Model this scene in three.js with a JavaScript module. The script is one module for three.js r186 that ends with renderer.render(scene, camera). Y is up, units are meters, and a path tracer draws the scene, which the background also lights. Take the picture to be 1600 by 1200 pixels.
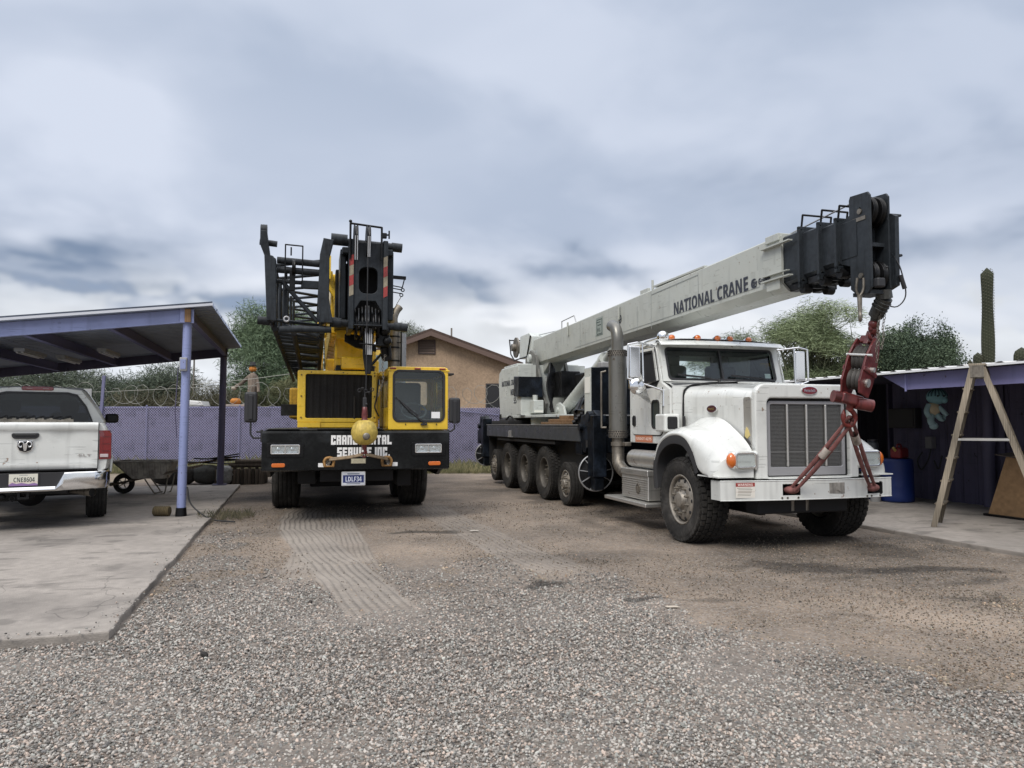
import * as THREE from 'three';
import { RoundedBoxGeometry } from 'three/addons/geometries/RoundedBoxGeometry.js';
import { mergeGeometries, mergeVertices, toCreasedNormals } from 'three/addons/utils/BufferGeometryUtils.js';
import { FontLoader } from 'three/addons/loaders/FontLoader.js';
import { TextGeometry } from 'three/addons/geometries/TextGeometry.js';

// ---------------------------------------------------------------- noise
function mulberry(a) { return () => { a |= 0; a = a + 0x6D2B79F5 | 0; let t = Math.imul(a ^ a >>> 15, 1 | a); t = t + Math.imul(t ^ t >>> 7, 61 | t) ^ t; return ((t ^ t >>> 14) >>> 0) / 4294967296; }; }
const rnd = mulberry(20240611);
const rr2 = (a, b) => a + (b - a) * rnd();
const NT = new Float32Array(65536); { const r = mulberry(77); for (let i = 0; i < 65536; i++) NT[i] = r(); }
function vn(x, y, p = 256) {
  let xi = Math.floor(x), yi = Math.floor(y); let fx = x - xi, fy = y - yi;
  fx = fx * fx * (3 - 2 * fx); fy = fy * fy * (3 - 2 * fy);
  xi = ((xi % p) + p) % p; yi = ((yi % p) + p) % p; const x1 = (xi + 1) % p, y1 = (yi + 1) % p;
  const a = NT[yi * 256 + xi], b = NT[yi * 256 + x1], c = NT[y1 * 256 + xi], d = NT[y1 * 256 + x1];
  return a + (b - a) * fx + (c - a) * fy + (a - b - c + d) * fx * fy;
}
function fbm(x, y, o = 4, g = 0.5) { let s = 0, a = 1, n = 0; for (let i = 0; i < o; i++) { s += a * vn(x + i * 17.3, y + i * 9.1); n += a; a *= g; x *= 2.03; y *= 2.03; } return s / n; }
function fbmP(x, y, p, o = 4) { let s = 0, a = 1, n = 0; for (let i = 0; i < o; i++) { s += a * vn(x, y, p); n += a; a *= 0.5; x *= 2; y *= 2; p *= 2; if (p > 256) break; } return s / n; }
const clamp = (x, a = 0, b = 1) => Math.min(b, Math.max(a, x));
const sstep = (a, b, x) => { const t = clamp((x - a) / (b - a)); return t * t * (3 - 2 * t); };
const mix = (a, b, t) => a + (b - a) * t;

// ---------------------------------------------------------------- camera, sky, sun, exposure
const scene = new THREE.Scene();
const camera = new THREE.PerspectiveCamera(2 * Math.atan(600 / 1150) * 180 / Math.PI, 4 / 3, 0.1, 900);
camera.position.set(0, 1.47, 0);
camera.rotation.x = Math.atan(63 / 1150);
scene.add(camera);
const renderer = new THREE.WebGLRenderer({ antialias: true });
renderer.toneMapping = THREE.LinearToneMapping;
renderer.toneMappingExposure = 1.42;
renderer.shadowMap.enabled = true;
renderer.shadowMap.type = THREE.PCFSoftShadowMap;

const SUN = new THREE.Vector3(-0.5, 1.25, 0.75).normalize();
{ // an overcast sky of layered, streaked cloud: brighter overhead, a darker cloud bank along parts of the horizon
  const W = 2048, H = 1024, a = new Float32Array(W * H * 4);
  const banks = [[-0.62, 0.20, 0.20, 0.030, 0.95], [-0.52, 0.155, 0.30, 0.024, 1.0], [-0.08, 0.185, 0.09, 0.024, 0.75], [0.09, 0.205, 0.10, 0.013, 0.7], [0.60, 0.215, 0.20, 0.026, 0.6], [0.45, 0.30, 0.3, 0.03, 0.25], [1.25, 0.12, 0.4, 0.035, 0.8], [1.9, 0.17, 0.35, 0.04, 0.7], [2.6, 0.09, 0.4, 0.03, 0.8], [-2.7, 0.14, 0.4, 0.035, 0.7], [-2.0, 0.08, 0.35, 0.03, 0.8], [-1.3, 0.12, 0.3, 0.035, 0.75]];
  for (let j = 0; j < H; j++) {
    const e = (j + 0.5) / H * Math.PI - Math.PI / 2, y = Math.sin(e), c = Math.cos(e);
    for (let i = 0; i < W; i++) {
      const th = ((i + 0.5) / W - 0.5) * 2 * Math.PI, x = Math.cos(th) * c, z = Math.sin(th) * c, k = (j * W + i) * 4;
      if (y < -0.02) { a[k] = 0.26; a[k + 1] = 0.25; a[k + 2] = 0.24; a[k + 3] = 1; continue; }
      const az = Math.atan2(x, -z), el = Math.max(e, 0);
      const q = 1.6 / (Math.max(y, 0) + 0.34); const px = (x * 0.94 - z * 0.34) * q, pz = (x * 0.34 + z * 0.94) * q;
      const w1 = fbm(px * 0.8 + 40, pz * 0.8 + 11, 3), w2 = fbm(px * 0.8 + 91, pz * 0.8 + 63, 3);
      const n1 = fbm(px * 0.75 + 1.6 * w1 + 5, pz * 0.85 + 1.6 * w2 + 9, 5);            // broad sheets
      const n2 = fbm(px * 2.1 + 1.6 * w2 + 70, pz * 3.0 + 1.9 * w1 + 30, 6);               // streaks
      let t = (sstep(0.30, 0.70, n1) - 0.5) * 0.42 + (sstep(0.32, 0.68, n2) - 0.5) * 0.40 + 0.12;
      t += 0.55 * Math.exp(-(((az + 0.53) / 0.12) ** 2) - (((el - 0.36) / 0.07) ** 2)) + 0.22 * Math.exp(-(((az + 0.30) / 0.25) ** 2) - (((el - 0.33) / 0.1) ** 2));
      let r = mix(0.275, 0.480, clamp(0.5 + t)), g = mix(0.330, 0.522, clamp(0.5 + t)), b = mix(0.430, 0.612, clamp(0.5 + t));
      // brighter band low over the horizon
      const lo = Math.exp(-(((el - 0.10) / 0.085) ** 2)) * (0.55 + 0.8 * (n2 - 0.5) + 0.5 * Math.sin(az * 2.6 + 1.45));
      r += 0.22 * clamp(lo); g += 0.19 * clamp(lo); b += 0.12 * clamp(lo);
      // bluish dark banks
      let bk = 0; for (const [ba, be, sa, se, s] of banks) { let da = Math.abs(az - ba); if (da > Math.PI) da = 2 * Math.PI - da; const wob = 0.05 * (n1 - 0.5) + 0.06 * (n2 - 0.5) + 0.03 * (fbm(az * 22 + 4, el * 34 + 9, 4) - 0.5); const f = Math.exp(-((da / sa) ** 4) - (((el - be + wob) / se) ** 2)); bk = Math.max(bk, s * f); }
      bk *= clamp(0.35 + 2.0 * (fbm(az * 11 + 31, el * 40 + 2, 4) - 0.28)); bk = clamp(bk * 1.15);
      r = mix(r, 0.105, bk * 0.85); g = mix(g, 0.148, bk * 0.83); b = mix(b, 0.225, bk * 0.8);
      // small cumulus heads along the horizon
      const cu = fbm(az * 9 + 3, el * 16 + 7, 5), cub = cu + 0.42 - el * 2.6; const hz = sstep(0.53, 0.62, cub) * clamp(sstep(0.35, 0.55, fbm(az * 2.1 + 17, 3.3, 2)) + Math.exp(-(((az - 0.62) / 0.13) ** 2))) * sstep(0.22, 0.12, el);
      const sh = 0.75 + 0.5 * (fbm(az * 14 + 5, el * 30 + 2, 4) - 0.35);
      r = mix(r, 0.66 * sh, hz * 0.8); g = mix(g, 0.69 * sh, hz * 0.8); b = mix(b, 0.73 * sh, hz * 0.8);
      const ov = sstep(0.48, 1.15, e), up = 1 + 2.3 * ov;                                           // overcast skies are brightest overhead
      a[k] = r * up; a[k + 1] = g * (1 + 2.0 * ov); a[k + 2] = b * (1 + 1.62 * ov); a[k + 3] = 1;
    }
  }
  const sky = new THREE.DataTexture(a, W, H, THREE.RGBAFormat, THREE.FloatType);
  sky.mapping = THREE.EquirectangularReflectionMapping; sky.magFilter = THREE.LinearFilter; sky.needsUpdate = true;
  scene.background = sky; scene.environment = sky;
}
const sun = new THREE.DirectionalLight(new THREE.Color(1.0, 0.95, 0.88), 1.5);
sun.position.copy(SUN).multiplyScalar(60); sun.target.position.set(0, 0, -12);
sun.castShadow = true; sun.shadow.radius = 40; sun.shadow.mapSize.set(2048, 2048);
Object.assign(sun.shadow.camera, { left: -35, right: 35, top: 35, bottom: -35, near: 1, far: 140 });
scene.add(sun, sun.target);

// ---------------------------------------------------------------- modelling helpers
const V = (x, y, z) => new THREE.Vector3(x, y, z);
const V3 = p => new THREE.Vector3(p[0], p[1], p[2]);
const usedNames = {};
function numbered(n) { if (!(n in usedNames)) { usedNames[n] = 0; return n; } usedNames[n]++; return n + '_' + String(usedNames[n]).padStart(3, '0'); }
function rrect(x0, y0, x1, y1, r, n = 4) { // rounded rectangle outline; r a number or [x0y0, x1y0, x1y1, x0y1]
  const R = Array.isArray(r) ? r : [r, r, r, r], o = [];
  const c = [[x0, y0, 1, 1, Math.PI], [x1, y0, -1, 1, 1.5 * Math.PI], [x1, y1, -1, -1, 0], [x0, y1, 1, -1, 0.5 * Math.PI]];
  c.forEach(([x, y, sx, sy, a0], k) => { const q = R[k]; if (q < 1e-5) { o.push([x, y]); return; } for (let i = 0; i <= n; i++) { const a = a0 + i / n * Math.PI / 2; o.push([x + sx * q + q * Math.cos(a), y + sy * q + q * Math.sin(a)]); } });
  return o;
}
function ring(cx, cy, rx, ry = rx, n = 24) { const o = []; for (let i = 0; i < n; i++) { const a = i / n * 2 * Math.PI; o.push([cx + rx * Math.cos(a), cy + ry * Math.sin(a)]); } return o; }
const _m = new THREE.Matrix4(), _q = new THREE.Quaternion(), _e = new THREE.Euler();
class P {
  constructor() { this.g = []; }
  put(g, x = 0, y = 0, z = 0, rx = 0, ry = 0, rz = 0) { if (rx || ry || rz) g.applyMatrix4(_m.makeRotationFromEuler(_e.set(rx, ry, rz))); if (x || y || z) g.translate(x, y, z); this.g.push(g); return this; }
  box(w, h, d, x, y, z, b = 0, rx = 0, ry = 0, rz = 0) { return this.put(b ? new RoundedBoxGeometry(w, h, d, 2, Math.min(b, w * 0.49, h * 0.49, d * 0.49)) : new THREE.BoxGeometry(w, h, d), x, y, z, rx, ry, rz); }
  span(x0, x1, y0, y1, z0, z1, b = 0) { return this.box(Math.abs(x1 - x0), Math.abs(y1 - y0), Math.abs(z1 - z0), (x0 + x1) / 2, (y0 + y1) / 2, (z0 + z1) / 2, b); }
  cyl(a, b, r0, r1 = r0, n = 12, open = false) { const A = V3(a), B = V3(b), L = A.distanceTo(B); const g = new THREE.CylinderGeometry(r1, r0, L, n, 1, open); g.applyQuaternion(_q.setFromUnitVectors(V(0, 1, 0), B.clone().sub(A).normalize())); g.translate((A.x + B.x) / 2, (A.y + B.y) / 2, (A.z + B.z) / 2); this.g.push(g); return this; }
  bar(a, b, w, h = w) { const A = V3(a), B = V3(b), L = A.distanceTo(B); const g = new THREE.BoxGeometry(w, h, L); const o = new THREE.Matrix4().lookAt(B, A, Math.abs(B.clone().sub(A).normalize().y) > 0.99 ? V(0, 0, 1) : V(0, 1, 0)); g.applyMatrix4(o); g.translate((A.x + B.x) / 2, (A.y + B.y) / 2, (A.z + B.z) / 2); this.g.push(g); return this; }
  poly(pts, r, n = 8) { for (let i = 0; i + 1 < pts.length; i++) { this.cyl(pts[i], pts[i + 1], r, r, n, i > 0 && i + 2 < pts.length); if (i) this.sph(r * 1.001, ...pts[i], n, Math.max(4, n / 2)); } return this; }
  tube(pts, r, n = 8, seg = 0, closed = false, tension = 0.5) { const c = new THREE.CatmullRomCurve3(pts.map(V3), closed, 'catmullrom', tension); this.g.push(new THREE.TubeGeometry(c, seg || pts.length * 6, r, n, closed)); return this; }
  sph(r, x, y, z, n = 16, m = 10, sx = 1, sy = 1, sz = 1) { const g = new THREE.SphereGeometry(r, n, m); g.scale(sx, sy, sz); return this.put(g, x, y, z); }
  ext(pts, t, pl, at, o = {}) { // extrude an outline: plane 'z' takes [x, y], 'x' takes [z, y], 'y' takes [x, z]; centred at `at` on that axis
    const f = pl === 'x' ? p => new THREE.Vector2(-p[0], p[1]) : pl === 'y' ? p => new THREE.Vector2(p[0], -p[1]) : p => new THREE.Vector2(p[0], p[1]);
    const s = new THREE.Shape(pts.map(f)); for (const h of o.holes || []) s.holes.push(new THREE.Path(h.map(f)));
    const b = o.b || 0; const g = new THREE.ExtrudeGeometry(s, { depth: t - 2 * b, bevelEnabled: b > 0, bevelThickness: b, bevelSize: b, bevelOffset: -b, bevelSegments: o.bs || 2, curveSegments: 6 });
    g.translate(0, 0, -(t - 2 * b) / 2);
    if (pl === 'x') g.rotateY(Math.PI / 2); else if (pl === 'y') g.rotateX(-Math.PI / 2);
    if (o.m) g.applyMatrix4(o.m);
    return this.put(g, pl === 'x' ? at : 0, pl === 'y' ? at : 0, pl === 'z' ? at : 0);
  }
  lathe(prof, n, ax, x, y, z, flip = 1) { const g = new THREE.LatheGeometry(prof.map(p => new THREE.Vector2(p[0], p[1])), n); if (ax === 'x') g.rotateZ(-Math.PI / 2 * flip); else if (ax === 'z') g.rotateX(Math.PI / 2 * flip); return this.put(g, x, y, z); }
  loft(secs, o = {}) { // secs: rows of [x, y, z]; smooth surface through them
    const m = secs.length, n = secs[0].length, pos = [], idx = [];
    for (const s of secs) for (const p of s) pos.push(p[0], p[1], p[2]);
    const ring_ = o.ring ? n : n - 1;
    for (let i = 0; i + 1 < m; i++) for (let j = 0; j < ring_; j++) { const a = i * n + j, b = i * n + (j + 1) % n, c = a + n, d = b + n; idx.push(a, b, d, a, d, c); }
    if (o.caps) for (const [base, fl] of [[0, 0], [(m - 1) * n, 1]]) for (let j = 1; j + 1 < n; j++) fl ? idx.push(base, base + j, base + j + 1) : idx.push(base, base + j + 1, base + j);
    let g = new THREE.BufferGeometry(); g.setAttribute('position', new THREE.Float32BufferAttribute(pos, 3)); g.setIndex(idx);
    if (o.flat) { g = g.toNonIndexed(); g.computeVertexNormals(); } else if (o.crease) { g = toCreasedNormals(g, o.crease); } else g.computeVertexNormals();
    this.g.push(g); return this;
  }
  text(str, size, depth, w, m) { const g = new TextGeometry(str, { font: FONT, size, depth, curveSegments: 3, bevelEnabled: false }); g.computeBoundingBox(); const bb = g.boundingBox; g.translate(-(bb.min.x + bb.max.x) / 2, -(bb.min.y + bb.max.y) / 2, 0); g.scale(w / (bb.max.x - bb.min.x), 1, 1); g.applyMatrix4(m); this.g.push(g); return this; }
  geo(keepUV) {
    const gs = this.g.map(g => { const q = g.index ? g.toNonIndexed() : g; for (const k of Object.keys(q.attributes)) if (!['position', 'normal'].includes(k) && !(k === 'uv' && keepUV)) q.deleteAttribute(k); if (!q.attributes.normal) q.computeVertexNormals(); q.clearGroups(); return q; });
    const g = gs.length > 1 ? mergeGeometries(gs) : gs[0];
    if (!keepUV) { // uv in metres, by the main direction of each face
      const p = g.attributes.position.array, n = p.length / 3, uv = new Float32Array(n * 2);
      for (let i = 0; i < n; i += 3) {
        const o = i * 3, ax = p[o + 3] - p[o], ay = p[o + 4] - p[o + 1], az = p[o + 5] - p[o + 2], bx = p[o + 6] - p[o], by = p[o + 7] - p[o + 1], bz = p[o + 8] - p[o + 2];
        const nx = Math.abs(ay * bz - az * by), ny = Math.abs(az * bx - ax * bz), nz = Math.abs(ax * by - ay * bx);
        const [u, v] = nx >= ny && nx >= nz ? [2, 1] : ny >= nz ? [0, 2] : [0, 1];
        for (let k = 0; k < 3; k++) { uv[(i + k) * 2] = p[o + k * 3 + u]; uv[(i + k) * 2 + 1] = p[o + k * 3 + v]; }
      }
      g.setAttribute('uv', new THREE.BufferAttribute(uv, 2));
    }
    return g;
  }
}
function mesh(name, geo, mat, parent) { const m = new THREE.Mesh(geo, mat); m.name = parent ? name : numbered(name); m.castShadow = m.receiveShadow = true; (parent || scene).add(m); return m; }
function part(name, mat, parent, fn, label) { const p = new P(); fn(p); const m = mesh(name, p.geo(), mat, parent); if (label) m.userData.label = label; return m; }
function tag(o, label, category, group) { o.userData.label = label; o.userData.category = category; if (group) o.userData.group = group; return o; }
function thing(name, label, category, [x, y, z] = [0, 0, 0], deg = 0, group) { const o = new THREE.Group(); o.name = numbered(name); o.position.set(x, y, z); o.rotation.y = deg * Math.PI / 180; scene.add(o); return tag(o, label, category, group); }
function structure(name, geo, mat) { const m = mesh(name, geo, mat); m.userData.kind = 'structure'; return m; }
const lerp3 = (a, b, t) => [mix(a[0], b[0], t), mix(a[1], b[1], t), mix(a[2], b[2], t)];
function spline(pts, n) { const c = new THREE.CatmullRomCurve3(pts.map(p => V(p[0], p[1], p[2] || 0)), false, 'centripetal'); return c.getPoints(n - 1).map(p => [p.x, p.y, p.z]); }
const FONT = await new FontLoader().loadAsync('fonts/droid/droid_sans_bold.typeface.json');
const X = (tx, ty, tz, ry = 0, rx = 0, rz = 0) => new THREE.Matrix4().makeTranslation(tx, ty, tz).multiply(new THREE.Matrix4().makeRotationFromEuler(new THREE.Euler(rx, ry, rz, 'YXZ')));

// ---------------------------------------------------------------- materials
function dataTex(size, fn, metres, srgb = true) { // fn(u, v) in 0..1 -> [r, g, b] as display values
  const d = new Uint8Array(size * size * 4);
  for (let j = 0; j < size; j++) for (let i = 0; i < size; i++) { const c = fn(i / size, j / size), k = (j * size + i) * 4; d[k] = clamp(c[0]) * 255; d[k + 1] = clamp(c[1]) * 255; d[k + 2] = clamp(c[2]) * 255; d[k + 3] = 255; }
  const t = new THREE.DataTexture(d, size, size, THREE.RGBAFormat); t.wrapS = t.wrapT = THREE.RepeatWrapping; t.magFilter = THREE.LinearFilter; t.minFilter = THREE.LinearMipmapLinearFilter;
  if (srgb) t.colorSpace = THREE.SRGBColorSpace; if (metres) t.repeat.set(1 / metres[0], 1 / (metres[1] || metres[0])); t.needsUpdate = true; return t;
}
const g3 = v => [v, v, v];
const TX = {
  grime: dataTex(512, (u, v) => { const a = fbmP(u * 4, v * 4, 4, 6), s = fbmP(u * 24, v * 3, 3 * 8, 3), sp = vn(u * 128, v * 128, 128); const ch = fbmP(u * 36, v * 36, 36, 3), chip = 0.6 * sstep(0.80, 0.84, ch) * sstep(0.5, 0.6, fbmP(u * 3 + 5, v * 3 + 1, 3, 3)), sc = sstep(0.80, 0.86, vn(u * 8, v * 96, 96 ) ) * sstep(0.6, 0.7, vn(u * 6 + 3, v * 6, 8)); const d = 0.97 - 0.11 * sstep(0.5, 0.9, a) - 0.07 * sstep(0.55, 0.9, s) - (sp > 0.975 ? 0.10 : 0) - 0.10 * sc; return [d * (1 - 0.45 * chip), d * 0.992 * (1 - 0.58 * chip), d * 0.975 * (1 - 0.66 * chip)]; }, [1.7]),
  grimeHard: dataTex(512, (u, v) => { const a = fbmP(u * 5, v * 5, 5, 6), b = fbmP(u * 32, v * 32, 32, 3), s = fbmP(u * 40, v * 4, 4, 3); const d = 0.88 - 0.24 * sstep(0.48, 0.85, a) + 0.22 * (b - 0.5) - 0.14 * sstep(0.5, 0.8, s); return [d, d * 0.97, d * 0.93]; }, [1.1]),
  dust: dataTex(512, (u, v) => { const a = fbmP(u * 4, v * 4, 4, 6), b = fbmP(u * 40, v * 40, 40, 3); const d = 0.55 + 0.8 * sstep(0.42, 0.8, a) * 0.6 + 0.4 * (b - 0.5); return [d, d * 0.98, d * 0.95]; }, [0.9]),
  rough: dataTex(256, (u, v) => g3(0.62 + 0.6 * (fbmP(u * 6, v * 6, 6, 5) - 0.5)), [0.8], false),
  bump: dataTex(512, (u, v) => g3(fbmP(u * 48, v * 48, 48, 3)), [0.5], false),
  concrete: dataTex(1024, (u, v) => { const a = fbmP(u * 4, v * 4, 4, 6), b = fbmP(u * 64, v * 64, 64, 3), c = fbmP(u * 9 + 3, v * 9 + 7, 9, 4); const sm = sstep(0.66, 0.76, fbmP(u * 10 + 2, v * 26, 26, 4)) , cr = Math.abs(fbmP(u * 3 + 9, v * 3 + 4, 3, 5) - 0.5) < 0.0022 ? 1 : 0; const d = 0.90 - 0.18 * sstep(0.4, 0.85, a) + 0.14 * (b - 0.5) - 0.13 * sstep(0.6, 0.85, c) - 0.13 * sm - 0.14 * cr; return [d, d * 0.985, d * 0.965]; }, [4.3]),
  stucco: dataTex(512, (u, v) => { const a = fbmP(u * 3, v * 3, 3, 5), b = fbmP(u * 60, v * 60, 60, 2), s = fbmP(u * 14, v * 2, 2, 4); const d = 0.88 + 0.30 * (a - 0.5) + 0.16 * (b - 0.5) - 0.14 * sstep(0.52, 0.75, s); return [d, d * 0.99, d * 0.98]; }, [3]),
  wood: dataTex(512, (u, v) => { const s = fbmP(u * 30, v * 3, 3, 4), g = fbmP(u * 5, v * 2, 2, 4), k = fbmP(u * 90, v * 6, 6, 2); const d = 0.76 + 0.5 * (s - 0.5) + 0.35 * (g - 0.5) + 0.25 * (k - 0.5); return [d, d * 0.95, d * 0.88]; }, [0.25, 1.2]),
};
const col = c => Array.isArray(c) ? new THREE.Color().setRGB(...c) : new THREE.Color(c);
function mat(c, r, m = 0, o = {}) {
  const { physical, ...rest } = o; const p = { color: col(c), roughness: r, metalness: m, ...rest };
  const M_ = (physical || 'clearcoat' in rest || 'transmission' in rest || 'sheen' in rest) ? new THREE.MeshPhysicalMaterial(p) : new THREE.MeshStandardMaterial(p);
  return M_;
}
const M = {
  white: mat([0.72, 0.745, 0.74], 0.36, 0, { clearcoat: 0.45, clearcoatRoughness: 0.15, map: TX.grime, roughnessMap: TX.rough }),
  offwhite: mat([0.56, 0.60, 0.59], 0.55, 0, { map: TX.grime, roughnessMap: TX.rough }),
  boom: mat([0.46, 0.485, 0.46], 0.6, 0, { map: TX.grime, roughnessMap: TX.rough }),
  boomUnder: mat([0.40, 0.39, 0.36], 0.7, 0, { map: TX.grimeHard }),
  black: mat([0.018, 0.019, 0.022], 0.6, 0, { physical: true, specularIntensity: 0.5, roughnessMap: TX.rough, map: TX.dust }),
  navy: mat([0.014, 0.020, 0.032], 0.6, 0, { physical: true, specularIntensity: 0.4, roughnessMap: TX.rough, map: TX.dust }),
  deck: mat([0.072, 0.084, 0.10], 0.6, 0, { map: TX.grimeHard, roughnessMap: TX.rough }),
  charcoal: mat([0.034, 0.043, 0.055], 0.65, 0, { physical: true, specularIntensity: 0.5, map: TX.grimeHard, roughnessMap: TX.rough }),
  frame: mat([0.012, 0.012, 0.013], 0.85),
  rubber: mat([0.046, 0.044, 0.042], 0.9, 0, { map: TX.dust }),
  plastic: mat([0.02, 0.02, 0.022], 0.55),
  chrome: mat([0.78, 0.78, 0.78], 0.14, 1, { roughnessMap: null }),
  steel: mat([0.20, 0.20, 0.19], 0.55, 0.6, { map: TX.grime, roughnessMap: TX.rough }),
  dullSteel: mat([0.32, 0.31, 0.29], 0.55, 0.8, { map: TX.grimeHard }),
  hubDark: mat([0.13, 0.127, 0.12], 0.6, 0.4, { map: TX.grimeHard }), hub: mat([0.40, 0.39, 0.37], 0.5, 0.5, { map: TX.grimeHard }),
  alu: mat([0.66, 0.66, 0.65], 0.42, 0.85, { map: TX.grime }),
  yellow: mat([0.86, 0.57, 0.035], 0.45, 0, { clearcoat: 0.3, clearcoatRoughness: 0.3, map: TX.grime, roughnessMap: TX.rough }),
  yellowDirty: mat([0.62, 0.38, 0.035], 0.65, 0, { map: TX.grimeHard }),
  ballYellow: mat([0.66, 0.52, 0.12], 0.55, 0, { map: TX.grimeHard }),
  red: mat([0.165, 0.034, 0.036], 0.55, 0, { map: TX.grimeHard, roughnessMap: TX.rough }),
  redLens: mat([0.17, 0.006, 0.010], 0.12, 0, { clearcoat: 1, clearcoatRoughness: 0.05 }),
  amber: mat([0.58, 0.13, 0.012], 0.2, 0, { clearcoat: 1 }),
  glass: mat([0.80, 0.86, 0.86], 0.03, 0, { transmission: 1, thickness: 0, ior: 1.5, specularIntensity: 1 }),
  tint: mat([0.22, 0.25, 0.26], 0.03, 0, { transmission: 1, thickness: 0, ior: 1.5 }),
  lens: mat([0.9, 0.92, 0.92], 0.06, 0, { transmission: 0.9, thickness: 0 }),
  interior: mat([0.075, 0.078, 0.08], 0.85),
  seat: mat([0.10, 0.095, 0.09], 0.9),
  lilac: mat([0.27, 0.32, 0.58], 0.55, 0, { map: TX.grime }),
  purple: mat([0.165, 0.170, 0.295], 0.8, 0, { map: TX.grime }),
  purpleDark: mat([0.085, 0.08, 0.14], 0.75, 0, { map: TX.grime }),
  roofUnder: mat([0.26, 0.31, 0.43], 0.65, 0, { map: TX.grime }),
  galv: mat([0.42, 0.43, 0.45], 0.5, 0.6, { map: TX.grime }),
  concrete: mat([0.362, 0.338, 0.314], 0.9, 0, { map: TX.concrete, bumpMap: TX.bump, bumpScale: 0.003 }),
  stucco: mat([0.47, 0.35, 0.245], 0.95, 0, { map: TX.stucco, bumpMap: TX.bump, bumpScale: 0.006 }),
  roofBrown: mat([0.10, 0.07, 0.06], 0.9, 0, { map: TX.grimeHard }),
  wood: mat([0.47, 0.45, 0.41], 0.85, 0, { map: TX.wood }),
  woodBrown: mat([0.33, 0.22, 0.13], 0.9, 0, { map: TX.wood }),
  woodGrey: mat([0.20, 0.18, 0.165], 0.95, 0, { map: TX.wood }),
  cardboard: mat([0.36, 0.225, 0.115], 0.9, 0, { map: TX.stucco }),
  rope: mat([0.42, 0.42, 0.42], 0.45, 0.7),
  sling: mat([0.33, 0.26, 0.18], 0.9, 0, { map: TX.grimeHard }),
  slingRed: mat([0.29, 0.125, 0.125], 0.85, 0, { map: TX.grimeHard }),
  blue: mat([0.008, 0.024, 0.13], 0.5),
  print: mat([0.03, 0.035, 0.05], 0.6),
  printWhite: mat([0.8, 0.8, 0.79], 0.6),
  paper: mat([0.75, 0.74, 0.68], 0.8),
};
function canvasMat(w, h, draw, r = 0.6) { const c = document.createElement('canvas'); c.width = w; c.height = h; const x = c.getContext('2d'); draw(x, w, h); const t = new THREE.CanvasTexture(c); t.colorSpace = THREE.SRGBColorSpace; return new THREE.MeshStandardMaterial({ map: t, roughness: r }); }
function printed(name, mt, parent, w, h, m, label) { // a flat printed plate: front face carries the print
  const g = new THREE.PlaneGeometry(w, h); g.applyMatrix4(m); const o = mesh(name, g, mt, parent); if (label) o.userData.label = label; return o;
}
// ---------------------------------------------------------------- ground
const segDist = (px, py, a, b) => { const dx = b[0] - a[0], dy = b[1] - a[1], t = clamp(((px - a[0]) * dx + (py - a[1]) * dy) / (dx * dx + dy * dy)); const cx = a[0] + dx * t - px, cy = a[1] + dy * t - py; return [Math.hypot(cx, cy), t * Math.hypot(dx, dy), (dx * (py - a[1]) - dy * (px - a[0])) >= 0 ? 1 : -1]; };
const smoothPath = p => { const c = new THREE.CatmullRomCurve3(p.map(q => V(q[0], 0, q[1])), false, 'centripetal'); return c.getSpacedPoints(p.length * 4).map(q => [q.x, q.z]); };
const TRACKS = [
  { w: 0.33, s: 1.0, p: [[-3.62, -13.4], [-3.40, -12.0], [-2.95, -10.4], [-2.42, -9.1], [-1.9, -7.9], [-1.5, -7.0], [-1.2, -6.3], [-0.98, -5.75], [-0.86, -5.35]] },
  { w: 0.27, s: 0.75, p: [[-3.1, -13.0], [-2.72, -11.5], [-2.27, -9.94], [-1.85, -8.5], [-1.55, -7.5], [-1.35, -7.0]] },
  { w: 0.30, s: 0.7, p: [[-2.75, -10.2], [-2.36, -8.9], [-2.13, -7.9], [-1.98, -7.1], [-1.9, -6.6]] },
  { w: 0.36, s: 0.6, p: [[-1.75, -14.2], [-1.35, -12.7], [-0.95, -11.5], [-0.53, -10.23], [-0.08, -8.91], [0.34, -7.89], [0.9, -7.0]] },
].map(t => ({ ...t, p: smoothPath(t.p) }));
for (const t of TRACKS) { t.len = 0; for (let i = 0; i + 1 < t.p.length; i++) t.len += Math.hypot(t.p[i + 1][0] - t.p[i][0], t.p[i + 1][1] - t.p[i][1]); t.bb = [Math.min(...t.p.map(q => q[0])) - t.w, Math.max(...t.p.map(q => q[0])) + t.w, Math.min(...t.p.map(q => q[1])) - t.w, Math.max(...t.p.map(q => q[1])) + t.w]; }
function trackAt(x, z) { // strength 0..1, offset across -1..1, length along
  let best = [0, 0, 0];
  for (const t of TRACKS) { if (x < t.bb[0] || x > t.bb[1] || z < t.bb[2] || z > t.bb[3]) continue; let s = 0, bd = 9, bs = 0, sg = 1; for (let i = 0; i + 1 < t.p.length; i++) { const d = segDist(x, z, t.p[i], t.p[i + 1]); if (d[0] < bd) { bd = d[0]; bs = s + d[1]; sg = d[2]; } s += Math.hypot(t.p[i + 1][0] - t.p[i][0], t.p[i + 1][1] - t.p[i][1]); }
    if (bd < t.w) { const rag = 0.25 * (vn(x * 5, z * 5) - 0.5); const q = t.s * sstep(t.w, t.w * 0.78, bd + t.w * rag * 0.5) * sstep(0.05, 1.6, bs) * sstep(0.0, 1.1, t.len - bs) * (0.62 + 0.85 * fbm(x * 1.7 + 3, z * 1.7 + 8, 3)); if (q > best[0]) best = [Math.min(1, q), bd / t.w * sg + 0.16 * (vn(x * 2.3 + 9, z * 2.3) - 0.5), bs]; } }
  return best;
}
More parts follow.
